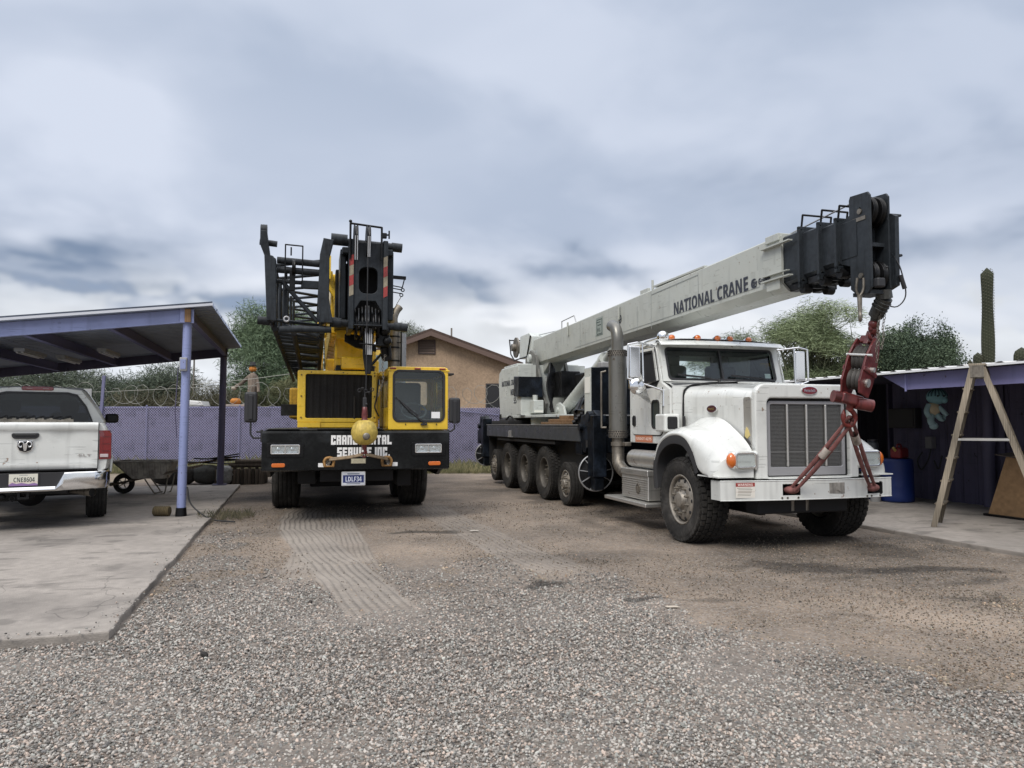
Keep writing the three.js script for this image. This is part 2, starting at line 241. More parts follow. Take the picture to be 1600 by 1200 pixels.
const EDGE = [[-9, -4.6], [-3.4, -5.4], [-2.9, -6.6], [-2.27, -7.3], [-1.1, -6.5], [-0.5, -6.6], [0.0, -6.8], [0.9, -6.5], [1.24, -5.79], [1.4, -4.97], [1.6, -4.4], [1.95, -3.9], [3, -3.0], [9, -2]];
function edgeZ(x) { for (let i = 0; i + 1 < EDGE.length; i++) if (x <= EDGE[i + 1][0]) { const a = EDGE[i], b = EDGE[i + 1]; return mix(a[1], b[1], clamp((x - a[0]) / (b[0] - a[0]))); } return -2; }
function gravelAt(x, z) { // 0 dirt .. 1 thick gravel
  const e = edgeZ(x) + 2.2 * (fbm(x * 0.8 + 50, z * 0.8 + 20, 4) - 0.5); let g = sstep(-2.0, 1.3, z - e + 1.3 * (fbm(x * 3.1 + 8, z * 3.1 + 2, 3) - 0.5));
  g = Math.max(g, 0.40 * sstep(0.50, 0.68, fbm(x * 0.5 + 13, z * 0.5 + 77, 4)) * sstep(-11.5, -7, z));
  const right = sstep(0.48, 0.60, fbm(x * 0.7 + 3, z * 0.7 + 4, 3)) * sstep(1.0, 2.0, x) * sstep(-5.2, -4.2, z); g = Math.max(g, 0.6 * right);
  g = Math.max(g, 0.6 * sstep(0.9, 0.25, Math.abs((x + 2.9 + (z + 5.3) * -0.296) - 0.35)) * sstep(-11.5, -9, z) * sstep(0.3, 0.6, vn(x * 2.1, z * 2.1)));
  return clamp(g * (1 - 0.9 * trackAt(x, z)[0]));
}
const STAINS = [[-1.2, -10.05, 0.42, 0.17, 0.6], [0.2, -6.84, 0.2, 0.12, 0.75], [1.17, -6.25, 0.16, 0.07, 0.85], [2.95, -7.7, 0.62, 0.22, 0.5], [3.3, -7.2, 0.4, 0.1, 0.3], [4.15, -7.5, 0.7, 0.2, 0.55], [4.4, -6.9, 0.35, 0.12, 0.4], [3.9, -6.4, 0.3, 0.08, 0.35], [2.1, -12.0, 1.0, 0.5, 0.4], [4.3, -8.7, 0.7, 0.35, 0.4], [2.9, -9.4, 0.9, 0.5, 0.4], [-2.9, -14.6, 1.3, 1.4, 0.45], [1.0, -8.27, 0.9, 0.35, 0.2], [1.69, -6.2, 0.3, 0.08, 0.4], [-0.2, -16.5, 0.9, 0.4, 0.35], [0.6, -14.5, 0.35, 0.9, 0.4], [1.3, -11.0, 0.3, 0.7, 0.35], [2.6, -5.6, 0.3, 0.06, 0.25], [-4.5, -14.5, 0.8, 0.7, 0.25]];
function stainAt(x, z) { let s = 0; const wx = x + 0.9 * (fbm(x * 2.3, z * 2.3, 4) - 0.5), wz = z + 0.55 * (fbm(x * 2.3 + 31, z * 2.3 + 8, 3) - 0.5); for (const [a, b, rx, rz, k] of STAINS) { const d = ((wx - a) / rx) ** 2 + ((wz - b) / rz) ** 2; if (d < 4) s = Math.max(s, Math.min(0.9, k * 1.35) * sstep(1.7, 0.25, d)); } return s; }
const GX0 = -9.5, GX1 = 10.5, GZ0 = -22, GZ1 = -2;
{
  const N = 2048, cd = new Uint8Array(N * N * 4), bd = new Uint8Array(N * N * 4);
  const enc = v => 255 * (v <= 0.0031308 ? 12.92 * v : 1.055 * Math.pow(v, 1 / 2.4) - 0.055);
  const Q = 512, grid = fn => { const a = new Float32Array((Q + 1) * (Q + 1)); for (let j = 0; j <= Q; j++) for (let i = 0; i <= Q; i++) a[j * (Q + 1) + i] = fn(mix(GX0, GX1, i / Q), mix(GZ0, GZ1, j / Q)); return (u, v) => { const x = Math.min(u * Q, Q - 0.001), y = Math.min(v * Q, Q - 0.001), i = x | 0, j = y | 0, fx = x - i, fy = y - j, k = j * (Q + 1) + i; return mix(mix(a[k], a[k + 1], fx), mix(a[k + Q + 1], a[k + Q + 2], fx), fy); }; };
  const sG = grid(gravelAt), sS = grid(stainAt), sB = grid((x, z) => fbm(x * 0.35 + 7, z * 0.35 + 3, 4)), sT = grid((x, z) => { let m = 9; for (const t of TRACKS) for (let i = 0; i + 1 < t.p.length; i++) m = Math.min(m, segDist(x, z, t.p[i], t.p[i + 1])[0]); return m; });
  for (let j = 0; j < N; j++) { // row 0 is the far edge: v runs with +z
    const z = mix(GZ0, GZ1, (j + 0.5) / N);
    for (let i = 0; i < N; i++) {
      const x = mix(GX0, GX1, (i + 0.5) / N), k = (j * N + i) * 4;
      const u_ = (i + 0.5) / N, v_ = (j + 0.5) / N, tr = sT(u_, v_) < 0.6 ? trackAt(x, z) : [0, 0, 0], st = sS(u_, v_), big = sB(u_, v_), mid = fbm(x * 1.6 + 2, z * 1.6 + 5, 3), fine = vn(x * 31, z * 31) * 0.5 + 0.5 * NT[(i * 131 + j * 7919) & 65535];
      const g = sG(u_, v_);
      // packed dirt, in warm browns, with loose grit
      let d = 0.130 + 0.15 * (big - 0.5) + 0.14 * (mid - 0.5) + 0.11 * (fine - 0.5);
      let r = d * 1.28, gg = d * 1.0, b = d * 0.75;
      const grit = NT[(i * 517 + j * 3571 + 11) & 65535]; if (grit > 0.76 - 0.2 * g) { const q = grit > 0.94 ? 0.36 : grit > 0.84 ? 0.25 : 0.075; r = mix(r, q, 0.6); gg = mix(gg, q * 0.97, 0.6); b = mix(b, q * 0.93, 0.6); }
      // bed of the gravel
      const gv = 0.135 + 0.15 * (fine - 0.5) + 0.05 * (mid - 0.5); r = mix(r, gv * 1.14, g); gg = mix(gg, gv * 0.985, g); b = mix(b, gv * 0.84, g);
      // dusty wheel tracks
      if (tr[0] > 0) { const c_ = tr[1] * 4.5, rb = sstep(0.45, 0.85, Math.abs(((c_ % 1) + 1) % 1 - 0.5) * 2), bl = sstep(0.5, 0.8, Math.abs((((tr[2] * 16 + Math.floor(c_) * 0.5) % 1) + 1) % 1 - 0.5) * 2); const dusty = 0.228 - 0.06 * rb * sstep(0.3, 0.6, vn(x * 3 + 5, z * 3)) - 0.025 * bl + 0.10 * (mid - 0.5) + 0.07 * (fine - 0.5); const q = Math.min(1, tr[0] * 0.95); r = mix(r, dusty * 1.12, q); gg = mix(gg, dusty * 0.99, q); b = mix(b, dusty * 0.85, q); }
      const wet = 1 - st * 0.82; r *= wet; gg *= wet; b *= wet;
      cd[k] = enc(clamp(r)); cd[k + 1] = enc(clamp(gg)); cd[k + 2] = enc(clamp(b)); cd[k + 3] = 255;
      let h = 0.5 + 0.16 * (fine - 0.5) + 0.25 * (mid - 0.5);
      if (tr[0] > 0) { // tread: ribs along, blocks across
        const c = tr[1] * 4.5, rib = Math.abs(((c % 1) + 1) % 1 - 0.5) * 2, blk = Math.abs((((tr[2] * 16 + Math.floor(c) * 0.5) % 1) + 1) % 1 - 0.5) * 2;
        h = mix(h, 0.40 + 0.30 * sstep(0.5, 0.85, rib) + 0.14 * sstep(0.55, 0.85, blk) + 0.16 * (fine - 0.5) + 0.2 * (mid - 0.5), Math.min(1, tr[0] * 1.1) * 0.8);
      }
      bd[k] = bd[k + 1] = bd[k + 2] = clamp(h) * 255; bd[k + 3] = 255;
    }
  }
  const tx = (d, srgb) => { const t = new THREE.DataTexture(d, N, N, THREE.RGBAFormat); t.magFilter = THREE.LinearFilter; if (srgb) t.colorSpace = THREE.SRGBColorSpace; t.needsUpdate = true; return t; };
  const yardMat = new THREE.MeshStandardMaterial({ map: tx(cd, true), bumpMap: tx(bd, false), bumpScale: 0.04, roughness: 0.96 });
  const g = new THREE.PlaneGeometry(GX1 - GX0, GZ1 - GZ0, 160, 160); g.rotateX(-Math.PI / 2); g.translate((GX0 + GX1) / 2, 0, (GZ0 + GZ1) / 2);
  const p = g.attributes.position, uv = g.attributes.uv;
  for (let i = 0; i < p.count; i++) { const x = p.getX(i), z = p.getZ(i); uv.setXY(i, (x - GX0) / (GX1 - GX0), (z - GZ0) / (GZ1 - GZ0)); const inner = sstep(0, 1.5, Math.min(x - GX0, GX1 - x, z - GZ0, GZ1 - z)); p.setY(i, 0.004 + inner * 0.035 * (fbm(x * 0.9 + 9, z * 0.9 + 4, 3) - 0.5)); }
  g.computeVertexNormals(); structure('yard', g, yardMat);
  // the ground as one sheet to the horizon
  const farTex = dataTex(512, (u, v) => { const a = fbmP(u * 4, v * 4, 4, 6), b = fbmP(u * 60, v * 60, 60, 2); const d = 0.80 + 0.35 * (a - 0.5) + 0.2 * (b - 0.5); return [d, d * 0.95, d * 0.87]; }, [5]);
  const gg = new THREE.PlaneGeometry(1600, 1600, 40, 40); gg.rotateX(-Math.PI / 2); gg.translate(0, -0.012, -300);
  const gp = gg.attributes.position, gu = gg.attributes.uv; for (let i = 0; i < gp.count; i++) gu.setXY(i, gp.getX(i), gp.getZ(i));
  structure('ground', gg, new THREE.MeshStandardMaterial({ color: col([0.29, 0.27, 0.245]), map: farTex, roughness: 0.97 }));
}
{ // loose stones: real pebbles, thick in the foreground and thinning over the dirt
  const base = () => { let g = new THREE.IcosahedronGeometry(1, 0); g = mergeVertices((g.deleteAttribute('uv'), g.deleteAttribute('normal'), g)); const p = g.attributes.position; for (let i = 0; i < p.count; i++) { const s = rr2(0.68, 1.15); p.setXYZ(i, p.getX(i) * s, p.getY(i) * s * 0.72, p.getZ(i) * s * 0.85); } g = g.toNonIndexed(); g.computeVertexNormals(); return g; };
  const m = new THREE.MeshStandardMaterial({ color: 0xffffff, roughness: 0.92 });
  const inSlab = (x, z) => { const a = x + 2.75, b = z + 5.1, c = Math.cos(16.5 * Math.PI / 180), s = Math.sin(16.5 * Math.PI / 180); const lx = a * c - b * s, lz = a * s + b * c; return lx < 0.03 && lz < 0.05 ? (lx > -0.16 || lz > -0.12 ? 2 : 1) : 0; };
  const inShop = (x, z) => { const a = x - 4.902, b = z + 10.436, c = Math.cos(17.5 * Math.PI / 180), s = Math.sin(17.5 * Math.PI / 180); return a * c - b * s > -0.03; };
  const lists = [[]]; const half = z => -z * 0.70 + 0.25;
  const tgt = [[-2.7, -4.6, 11500, 0.0074], [-4.6, -6.6, 6000, 0.0080], [-6.6, -9.5, 2700, 0.0090], [-9.5, -14, 900, 0.0105]];
  for (const [za, zb, dens, sz] of tgt) {
    const n = Math.round((half(za) + half(zb)) * (za - zb) * dens);
    for (let i = 0; i < n; i++) {
      const z = mix(za, zb, rnd()), hx = half(z), x = (rnd() * 2 - 1) * half(zb); const sl = inSlab(x, z); if (Math.abs(x) > hx || sl === 1 || (sl === 2 && rnd() > 0.07) || inShop(x, z)) { rnd(); continue; }
      const g = gravelAt(x, z), q = rnd(); if (q > 0.16 + 0.26 * fbm(x * 1.1 + 4, z * 1.1 + 6, 3) + 0.58 * Math.pow(g, 1.2)) continue; if (g < 0.5 && rnd() < trackAt(x, z)[0] * 0.9) continue;
      const s = sz * (0.45 + 1.15 * Math.pow(rnd(), 2.0) + (rnd() > 0.985 ? 0.8 : 0)) * (g < 0.3 ? 0.7 : 1);
      lists[0].push([x, z, s, g, sl ? 0.06 : 0]);
    }
  }
  const o = new THREE.Object3D(), c = new THREE.Color();
  lists.forEach((L, v) => {
    const im = new THREE.InstancedMesh(base(), m, L.length); im.name = numbered('gravel'); im.userData.kind = 'stuff';
    tag(im, 'loose grey and pinkish gravel stones strewn over the yard ground', 'gravel');
    L.forEach(([x, z, s, g, dy], i) => {
      o.position.set(x, dy + 0.006 + s * 0.25 + rnd() * 0.008 * g, z); o.rotation.set(rr2(-0.6, 0.6), rnd() * 6.28, rr2(-0.6, 0.6)); o.scale.set(s * rr2(0.8, 1.3), s * rr2(0.7, 1.1), s * rr2(0.8, 1.2)); o.updateMatrix(); im.setMatrixAt(i, o.matrix);
      const t = rnd(), k = (g < 0.3 ? mix(0.085, 0.33, t * t) : mix(0.12, 0.46, Math.pow(t, 1.1)) * (0.7 + 0.3 * g)) * (1 - 0.6 * stainAt(x, z)), w = rnd(); if (w < 0.24) c.setRGB(k * 1.16, k * 0.95, k * 0.80); else if (w < 0.38) c.setRGB(k * 1.0, k, k * 0.91); else if (w < 0.5) c.setRGB(k * 0.5, k * 0.48, k * 0.46); else c.setRGB(k * 1.06, k * 0.985, k * 0.89); if (g < 0.35) c.multiply(new THREE.Color().setRGB(1.05, 0.93, 0.78)); im.setColorAt(i, c);
    });
    im.castShadow = im.receiveShadow = true; scene.add(im);
  });
  const rocks = [[-1.93, -4.7, 0.035, 'dark loose rock lying in the gravel left of centre', 0x2b2927], [-1.7, -4.82, 0.016, 'small dark stone beside the loose rock in the gravel', 0x33302d], [-1.65, -6.1, 0.024, 'dark chip of stone lying by the end of the curved tyre track', 0x3a3632]];
  for (const [x, z, s, lb, c0] of rocks) { const r = mesh('rock', base(), mat(c0, 0.95)); r.scale.setScalar(s); r.position.set(x, s * 0.5 + 0.01, z); r.rotation.y = x * 5; tag(r, lb, 'rock'); }
  const sc = part('paper_scrap', mat(0xb5ab9c, 0.9), null, p => p.ext([[1.22, -5.96], [1.31, -5.97], [1.33, -5.93], [1.23, -5.92]], 0.004, 'y', 0.022)); tag(sc, 'pale flattened paper scrap lying on the ground in front of the white truck', 'litter');
  const sc2 = part('paper_scrap', mat(0xb0aaa0, 0.9), null, p => p.ext([[-0.58, -10.18], [-0.47, -10.19], [-0.45, -10.13], [-0.56, -10.11]], 0.004, 'y', 0.022)); tag(sc2, 'pale litter scrap lying between the two crane vehicles', 'litter');
}
// ---------------------------------------------------------------- concrete slabs
function rough(pts) { const o = []; for (let i = 0; i < pts.length; i++) { const a = pts[i], b = pts[(i + 1) % pts.length], L = Math.hypot(b[0] - a[0], b[1] - a[1]), n = Math.max(1, Math.round(L / 0.11)); for (let k = 0; k < n; k++) { const t = k / n, q = 0.05 * (fbm(a[0] + t * L * 1.7 + i * 9, i * 5 + 3, 4) - 0.5) + 0.012 * (rnd() - 0.5); const nx = (b[1] - a[1]) / L, ny = -(b[0] - a[0]) / L; o.push([mix(a[0], b[0], t) + nx * q, mix(a[1], b[1], t) + ny * q]); } } return o; }
function slabGeo(pts, y0, y1) { const p = new P(); p.ext(pts, y1 - y0, 'y', (y0 + y1) / 2, { b: 0.012 }); return p.geo(); }
{
  const carFloor = structure('carport_slab', slabGeo(rough([[0, 0], [-14, 0], [-14, -12.9], [0, -12.9]]), -0.1, 0.06), M.concrete); carFloor.position.set(-2.75, 0, -5.1); carFloor.rotation.y = 16.5 * Math.PI / 180;
  const shopFloor = structure('shop_slab', slabGeo(rough([[0, 9.5], [9, 9.5], [9, -13], [0, -13]]), -0.1, 0.065), M.concrete); shopFloor.position.set(4.902, 0, -10.436); shopFloor.rotation.y = 17.5 * Math.PI / 180;
}
// ---------------------------------------------------------------- chain-link fence over purple sheeting
{
  const ZF = -24, xs = []; for (let x = -30; x <= -0.25; x += 3.02) xs.push(+x.toFixed(2)); xs.push(0.66);
  const f = thing('chain_link_fence', 'long purple chain link fence with sheeting and coiled wire behind the crane and carport', 'fence', [0, 0, ZF]);
  const fenceTones = [[0.190, 0.195, 0.335], [0.175, 0.182, 0.302], [0.206, 0.209, 0.352], [0.182, 0.183, 0.325]].map(c => mat(c, 0.85, 0, { map: TX.grimeHard }));
  const topY = x => x > -0.3 ? mix(2.02, 1.66, clamp((x + 0.3) / 0.95)) : 2.02;
  for (let i = 0; i < xs.length; i++) part('post', M.purple, f, p => { p.cyl([xs[i], 0, 0.05], [xs[i], topY(xs[i]) + 0.03, 0.05], 0.032, 0.032, 10); p.sph(0.036, xs[i], topY(xs[i]) + 0.04, 0.05, 8, 6); });
  for (let i = 0; i + 1 < xs.length; i++) { const a = xs[i], b = xs[i + 1];
    part('sheeting', fenceTones[(i * 5 + 1) % 4], f, p => { const rows = []; for (let k = 0; k <= 14; k++) { const x = mix(a, b, k / 14); const w = 0.012 * Math.sin(k * 1.7 + i); rows.push([[x, 0.06, w], [x, topY(x) * 0.5, -0.5 * w], [x, topY(x) - 0.02, 0]]); } p.loft(rows); });
    part('top_rail', M.purple, f, p => p.cyl([a, topY(a), 0.05], [b, topY(b), 0.05], 0.024, 0.024, 8)); }
  const wire = part('chain_mesh', mat([0.46, 0.45, 0.62], 0.5, 0.2), f, p => {
    const s = 0.085, x0 = -21, x1 = 0.64, h = 1.98;
    for (let x = x0 - h; x < x1; x += s) { const clipA = Math.max(x, x0), ya = clipA - x, xb = Math.min(x + h, x1), yb = xb - x; if (xb > clipA && yb > ya) p.bar([clipA, 0.04 + ya, 0.075], [xb, Math.min(0.04 + yb, topY(xb)), 0.075], 0.007, 0.007); const a2 = Math.max(x, x0), b2 = Math.min(x + h, x1); if (b2 > a2) p.bar([a2, 0.04 + h - (a2 - x), 0.09], [b2, 0.04 + h - (b2 - x), 0.09], 0.007, 0.007); } });
  wire.userData.kind = 'stuff';
  const coilMat = mat([0.30, 0.30, 0.27], 0.5, 0.6);
  for (const [xa, xb, seed] of [[-29, -14], [-14, -8.3], [-8.3, -6.1], [-2.6, 0.3]]) part('razor_coil', coilMat, f, p => { const pts = [], n = Math.round((xb - xa) * 2.1), r0 = 0.33; for (let i = 0; i <= n * 12; i++) { const a = i / 12 * 2 * Math.PI, t = i / (n * 12), jit = 0.07 * Math.sin(i * 0.37) + 0.05 * Math.sin(i * 0.113 + 1); pts.push([mix(xa, xb, t) + (r0 + jit) * Math.cos(a), 2.40 + (r0 + jit) * Math.sin(a), 0.02 + 0.08 * Math.sin(a * 0.5 + i * 0.02)]); } p.tube(pts, 0.0075, 4, pts.length * 1); });
  for (const x of [-13.42, -19.4]) part('extension_arm', M.purple, f, p => p.bar([x, 0.0, 0.1], [x + 0.16, 3.05, 0.12], 0.09, 0.05));
  part('strand', coilMat, f, p => p.poly([[-30, 2.5, 0.1], [-13.3, 2.52, 0.12], [-10.3, 2.66, 0.1], [-8.3, 2.72, 0.1]], 0.008, 5)); part('strand', coilMat, f, p => p.poly([[-10.4, 2.75, 0.1], [-8.4, 2.95, 0.1], [-6.9, 3.15, 0.1]], 0.01, 5));
}
// ---------------------------------------------------------------- tan house beyond the fence
{
  const h = thing('stucco_house', 'tan stucco house with a brown gable roof beyond the purple fence', 'house', [-3.6, 0, -33]);
  const hw = 3.85, eave = 4.2, ap = 5.62;
  const wall = part('wall', M.stucco, h, p => { p.ext([[-hw + 0.35, 0], [hw - 0.35, 0], [hw - 0.35, eave + 0.05], [0, ap - 0.12], [-hw + 0.35, eave + 0.05]], 0.25, 'z', -0.12); p.span(-hw + 0.35, -hw + 0.6, 0, eave, -10, -0.25); p.span(hw - 0.6, hw - 0.35, 0, eave, -10, -0.25); });
  const roof = part('roof', M.roofBrown, h, p => { for (const s of [-1, 1]) { p.ext([[0, ap - 0.02], [s * (hw + 0.25), eave - 0.12], [s * (hw + 0.25), eave - 0.0], [0, ap + 0.11]], 11, 'z', -5.0); } });
  part('vent_pipe', M.dullSteel, roof, p => p.cyl([0.75, ap - 0.3, -1.5], [0.75, ap + 0.38, -1.5], 0.04, 0.04, 8));
  part('fascia_board', mat([0.12, 0.08, 0.065], 0.8), h, p => { for (const s of [-1, 1]) p.ext([[0, ap - 0.22], [s * (hw + 0.27), eave - 0.33], [s * (hw + 0.27), eave - 0.12], [0, ap - 0.02]], 0.06, 'z', 0.5); });
  const v = part('gable_vent', mat([0.075, 0.055, 0.05], 0.8), h, p => { const x0 = -0.62, x1 = 0.16, y0 = 4.62, y1 = 5.26; p.ext([[x0, y0], [x1, y0], [x1, y1], [x0, y1]], 0.06, 'z', 0.03, { holes: [[[x0 + 0.05, y0 + 0.05], [x1 - 0.05, y0 + 0.05], [x1 - 0.05, y1 - 0.05], [x0 + 0.05, y1 - 0.05]]] }); p.span(x0 + 0.03, x1 - 0.03, y0 + 0.03, y1 - 0.03, 0.001, 0.008); });
  for (let i = 0; i < 8; i++) part('slat', mat([0.17, 0.125, 0.10], 0.8), v, p => p.box(0.7, 0.075, 0.012, -0.23, 4.70 + i * 0.072, 0.04, 0, -0.7));
  const w = part('window', mat([0.05, 0.045, 0.045], 0.7), h, p => { const x0 = 2.42, x1 = 3.1, y0 = 2.0, y1 = 3.3; p.ext([[x0, y0], [x1, y0], [x1, y1], [x0, y1]], 0.07, 'z', 0.035, { holes: [[[x0 + 0.06, y0 + 0.06], [x1 - 0.06, y0 + 0.06], [x1 - 0.06, y1 - 0.06], [x0 + 0.06, y1 - 0.06]]] }); });
  part('screen', mat([0.02, 0.02, 0.022], 0.35), w, p => p.span(2.46, 3.06, 2.04, 3.26, 0.01, 0.02));
  part('porch_lamp_bracket', M.plastic, h, p => { p.span(-0.15, 0.42, 3.62, 3.74, 0, 0.5); p.span(0.05, 0.25, 3.35, 3.62, 0.0, 0.25); });
}
// ---------------------------------------------------------------- trees
const leafShape = (n, r, w, l) => { const p = []; const r0 = mulberry(n * 31 + 5); const nrm = []; const U = V(0, 0, 0), A = V(0, 0, 0), B = V(0, 0, 0); for (let i = 0; i < n; i++) { U.set(r0() * 2 - 1, r0() * 2 - 1, r0() * 2 - 1).multiplyScalar(r); A.set(r0() * 2 - 1, r0() * 1.2 - 0.7, r0() * 2 - 1).normalize(); B.set(r0() * 2 - 1, r0() * 2 - 1, r0() * 2 - 1).cross(A).normalize(); const q = l * (0.7 + 0.6 * r0()), ww = w * (0.7 + 0.6 * r0()); const a = U, b = U.clone().addScaledVector(A, q * 0.5).addScaledVector(B, ww), c = U.clone().addScaledVector(A, q), d = U.clone().addScaledVector(A, q * 0.5).addScaledVector(B, -ww); for (const t of [a, b, c, a, c, d]) p.push(t.x, t.y, t.z); } const g = new THREE.BufferGeometry(); g.setAttribute('position', new THREE.Float32BufferAttribute(p, 3)); g.computeVertexNormals(); return g; };
const LEAF = { broad: leafShape(26, 0.17, 0.014, 0.075), fine: leafShape(20, 0.20, 0.007, 0.16), feather: leafShape(22, 0.22, 0.008, 0.22) };
const leafMat = new THREE.MeshStandardMaterial({ color: 0xffffff, roughness: 0.85, side: THREE.DoubleSide });
const barkMat = mat([0.10, 0.085, 0.07], 0.95, 0, { map: TX.wood }), barkGreen = mat([0.14, 0.15, 0.09], 0.9);
function tree(name, label, [x, z], o) {
  const t = thing(name, label, o.cat || 'tree', [x, 0, z], 0, o.group); const r = mulberry(o.seed);
  const pts = []; const vol = o.blobs.map(b => b[3] * b[4] * b[5]), tot = vol.reduce((a, b) => a + b, 0);
  let guard = 0; while (pts.length < o.n && guard++ < o.n * 12) { let k = r() * tot, bi = 0; while (k > vol[bi] && bi < vol.length - 1) { k -= vol[bi]; bi++; } const [bx, by, bz, rx, ry, rz] = o.blobs[bi]; const u = r() * 2 - 1, a = r() * 6.283, q = Math.sqrt(1 - u * u), rad = Math.pow(r(), o.shell || 0.45) * (0.82 + 0.36 * fbm(a * 1.4 + bi * 7, u * 2 + 5, 3)); const px = bx + rx * q * Math.cos(a) * rad, py = by + ry * u * rad, pz = bz + rz * q * Math.sin(a) * rad; if (py < (o.minY || 0.2)) continue; const gap = fbm(px * o.gf + pz * 0.6 * o.gf, py * o.gf + pz * 0.35 * o.gf + 20, 3); if (gap < o.gap) continue; pts.push([px, py, pz, gap, rad]); }
  const wood = part('trunk', o.bark || barkMat, t, p => {
    const th = o.trunk; p.cyl([0, -0.1, 0], [0.1, th, 0], o.tr, o.tr * 0.7, 10);
    for (const [bx, by, bz, rx, ry] of o.blobs) { const e = [bx, by + ry * 0.2, bz], m = [mix(0.1, bx, 0.55) + (r() - 0.5) * 0.4, mix(th, by, 0.45) - 0.15, mix(0, bz, 0.5) + (r() - 0.5) * 0.4]; p.cyl([0.1, th * 0.95, 0], m, o.tr * 0.6, o.tr * 0.38, 7); p.cyl(m, e, o.tr * 0.38, o.tr * 0.12, 6);
      for (let i = 0; i < (o.twigs || 8); i++) { const q = pts[Math.floor(r() * pts.length)]; if (Math.hypot(q[0] - bx, q[1] - by, q[2] - bz) > 1.6 * Math.max(rx, ry)) continue; const s = lerp3(m, e, r()); const mm = lerp3(s, q, 0.5); mm[1] += 0.15 + 0.2 * r(); p.cyl(s, mm, o.tr * 0.14, o.tr * 0.09, 4, true); p.cyl(mm, [q[0], q[1], q[2]], o.tr * 0.09, o.tr * 0.03, 4, true); } } });
  const im = new THREE.InstancedMesh(LEAF[o.leaf], leafMat, pts.length); im.name = 'crown'; const ob = new THREE.Object3D(), c = new THREE.Color();
  pts.forEach((q, i) => { ob.position.set(q[0], q[1], q[2]); if (o.droop) ob.rotation.set(rr2(-0.5, 0.5), r() * 6.28, rr2(-0.5, 0.5)); else ob.rotation.set(r() * 6.28, r() * 6.28, r() * 6.28); ob.scale.setScalar(o.ls * (0.65 + 0.8 * r())); ob.updateMatrix(); im.setMatrixAt(i, ob.matrix); const l = clamp((q[3] - 0.4) * 2.2) * 0.5 + 0.5 * r(); const A = o.c[0], B = o.c[1]; c.setRGB(mix(A[0], B[0], l), mix(A[1], B[1], l), mix(A[2], B[2], l)); im.setColorAt(i, c); });
  im.castShadow = im.receiveShadow = true; im.userData.kind = 'stuff'; t.add(im); return t;
}
tree('mesquite_tree', 'tall grey green mesquite tree behind the fence between carport and yellow crane', [-9.2, -28], { seed: 3, n: 4800, leaf: 'fine', ls: 1.25, gf: 1.1, gap: 0.40, shell: 0.5, trunk: 1.4, tr: 0.2, twigs: 16, c: [[0.06, 0.10, 0.055], [0.25, 0.33, 0.19]], blobs: [[0, 3.7, 0, 1.75, 1.6, 1.6], [-0.5, 5.0, 0.2, 0.95, 1.1, 1.1], [0.9, 4.6, -0.3, 1.2, 1.2, 1.2], [-0.9, 2.5, 0.2, 0.9, 0.8, 1.0], [1.5, 2.6, 0.4, 1.4, 1.2, 1.2]] });
tree('shrub_tree', 'dark bushy tree behind the fence above the white pickup', [-14.2, -27.5], { seed: 5, n: 3600, leaf: 'fine', ls: 1.2, gf: 1.2, gap: 0.42, trunk: 0.9, tr: 0.14, c: [[0.042, 0.062, 0.042], [0.17, 0.20, 0.14]], blobs: [[0, 2.4, 0, 1.5, 1.1, 1.2], [1.2, 2.6, 0, 1.2, 1.05, 1.1], [-1.6, 2.3, 0, 1.4, 1.0, 1.1]] });
tree('shrub_tree', 'leafy tree behind the fence at the left edge under the carport roof', [-18.4, -27.2], { seed: 8, n: 4200, leaf: 'fine', ls: 1.25, gf: 1.1, gap: 0.42, trunk: 1.0, tr: 0.16, c: [[0.045, 0.065, 0.042], [0.18, 0.205, 0.145]], blobs: [[0, 2.6, 0, 2.0, 1.4, 1.5], [2.0, 2.6, 0.2, 1.6, 1.3, 1.3], [-2.2, 2.6, 0, 2.0, 1.4, 1.4], [-5, 2.7, 0, 2.4, 1.6, 1.5]] });
tree('hedge', 'low dry brownish hedge behind the fence beside the lilac carport post', [-11.6, -26.4], { seed: 9, cat: 'hedge', n: 2600, leaf: 'fine', ls: 0.95, gf: 1.6, gap: 0.40, trunk: 0.6, tr: 0.08, c: [[0.06, 0.06, 0.035], [0.19, 0.175, 0.11]], blobs: [[-1.5, 2.0, 0, 1.4, 0.8, 0.7], [0.2, 2.1, 0, 1.3, 0.85, 0.7], [1.4, 1.9, 0, 1.2, 0.7, 0.7]] });
tree('hedge', 'pale green vine thicket on the fence left of the yellow crane', [-7.6, -25.2], { seed: 12, cat: 'hedge', n: 2400, leaf: 'fine', ls: 0.85, gf: 1.8, gap: 0.38, trunk: 0.6, tr: 0.07, c: [[0.055, 0.065, 0.03], [0.215, 0.215, 0.105]], blobs: [[0, 2.2, 0, 0.9, 0.8, 0.5], [0.9, 2.3, 0, 0.9, 0.85, 0.5], [-1.2, 2.0, 0, 0.7, 0.55, 0.45]] });
tree('palo_verde_tree', 'airy palo verde tree with fine twigs behind the white crane truck', [12.5, -31.5], { seed: 21, n: 2900, leaf: 'feather', ls: 1.1, gf: 0.9, gap: 0.455, shell: 0.62, droop: true, trunk: 0.9, tr: 0.2, twigs: 120, bark: barkGreen, c: [[0.10, 0.135, 0.065], [0.32, 0.38, 0.21]], blobs: [[0, 4.2, 0, 2.2, 1.9, 1.9], [1.3, 5.2, 0, 1.6, 1.55, 1.5], [-1.1, 4.7, 0.2, 1.5, 1.4, 1.4], [2.2, 4.0, 0.3, 1.5, 1.5, 1.4], [0.2, 2.6, 0.3, 2.4, 1.2, 1.5], [0.5, 5.6, 0, 1.2, 1.3, 1.1]] });
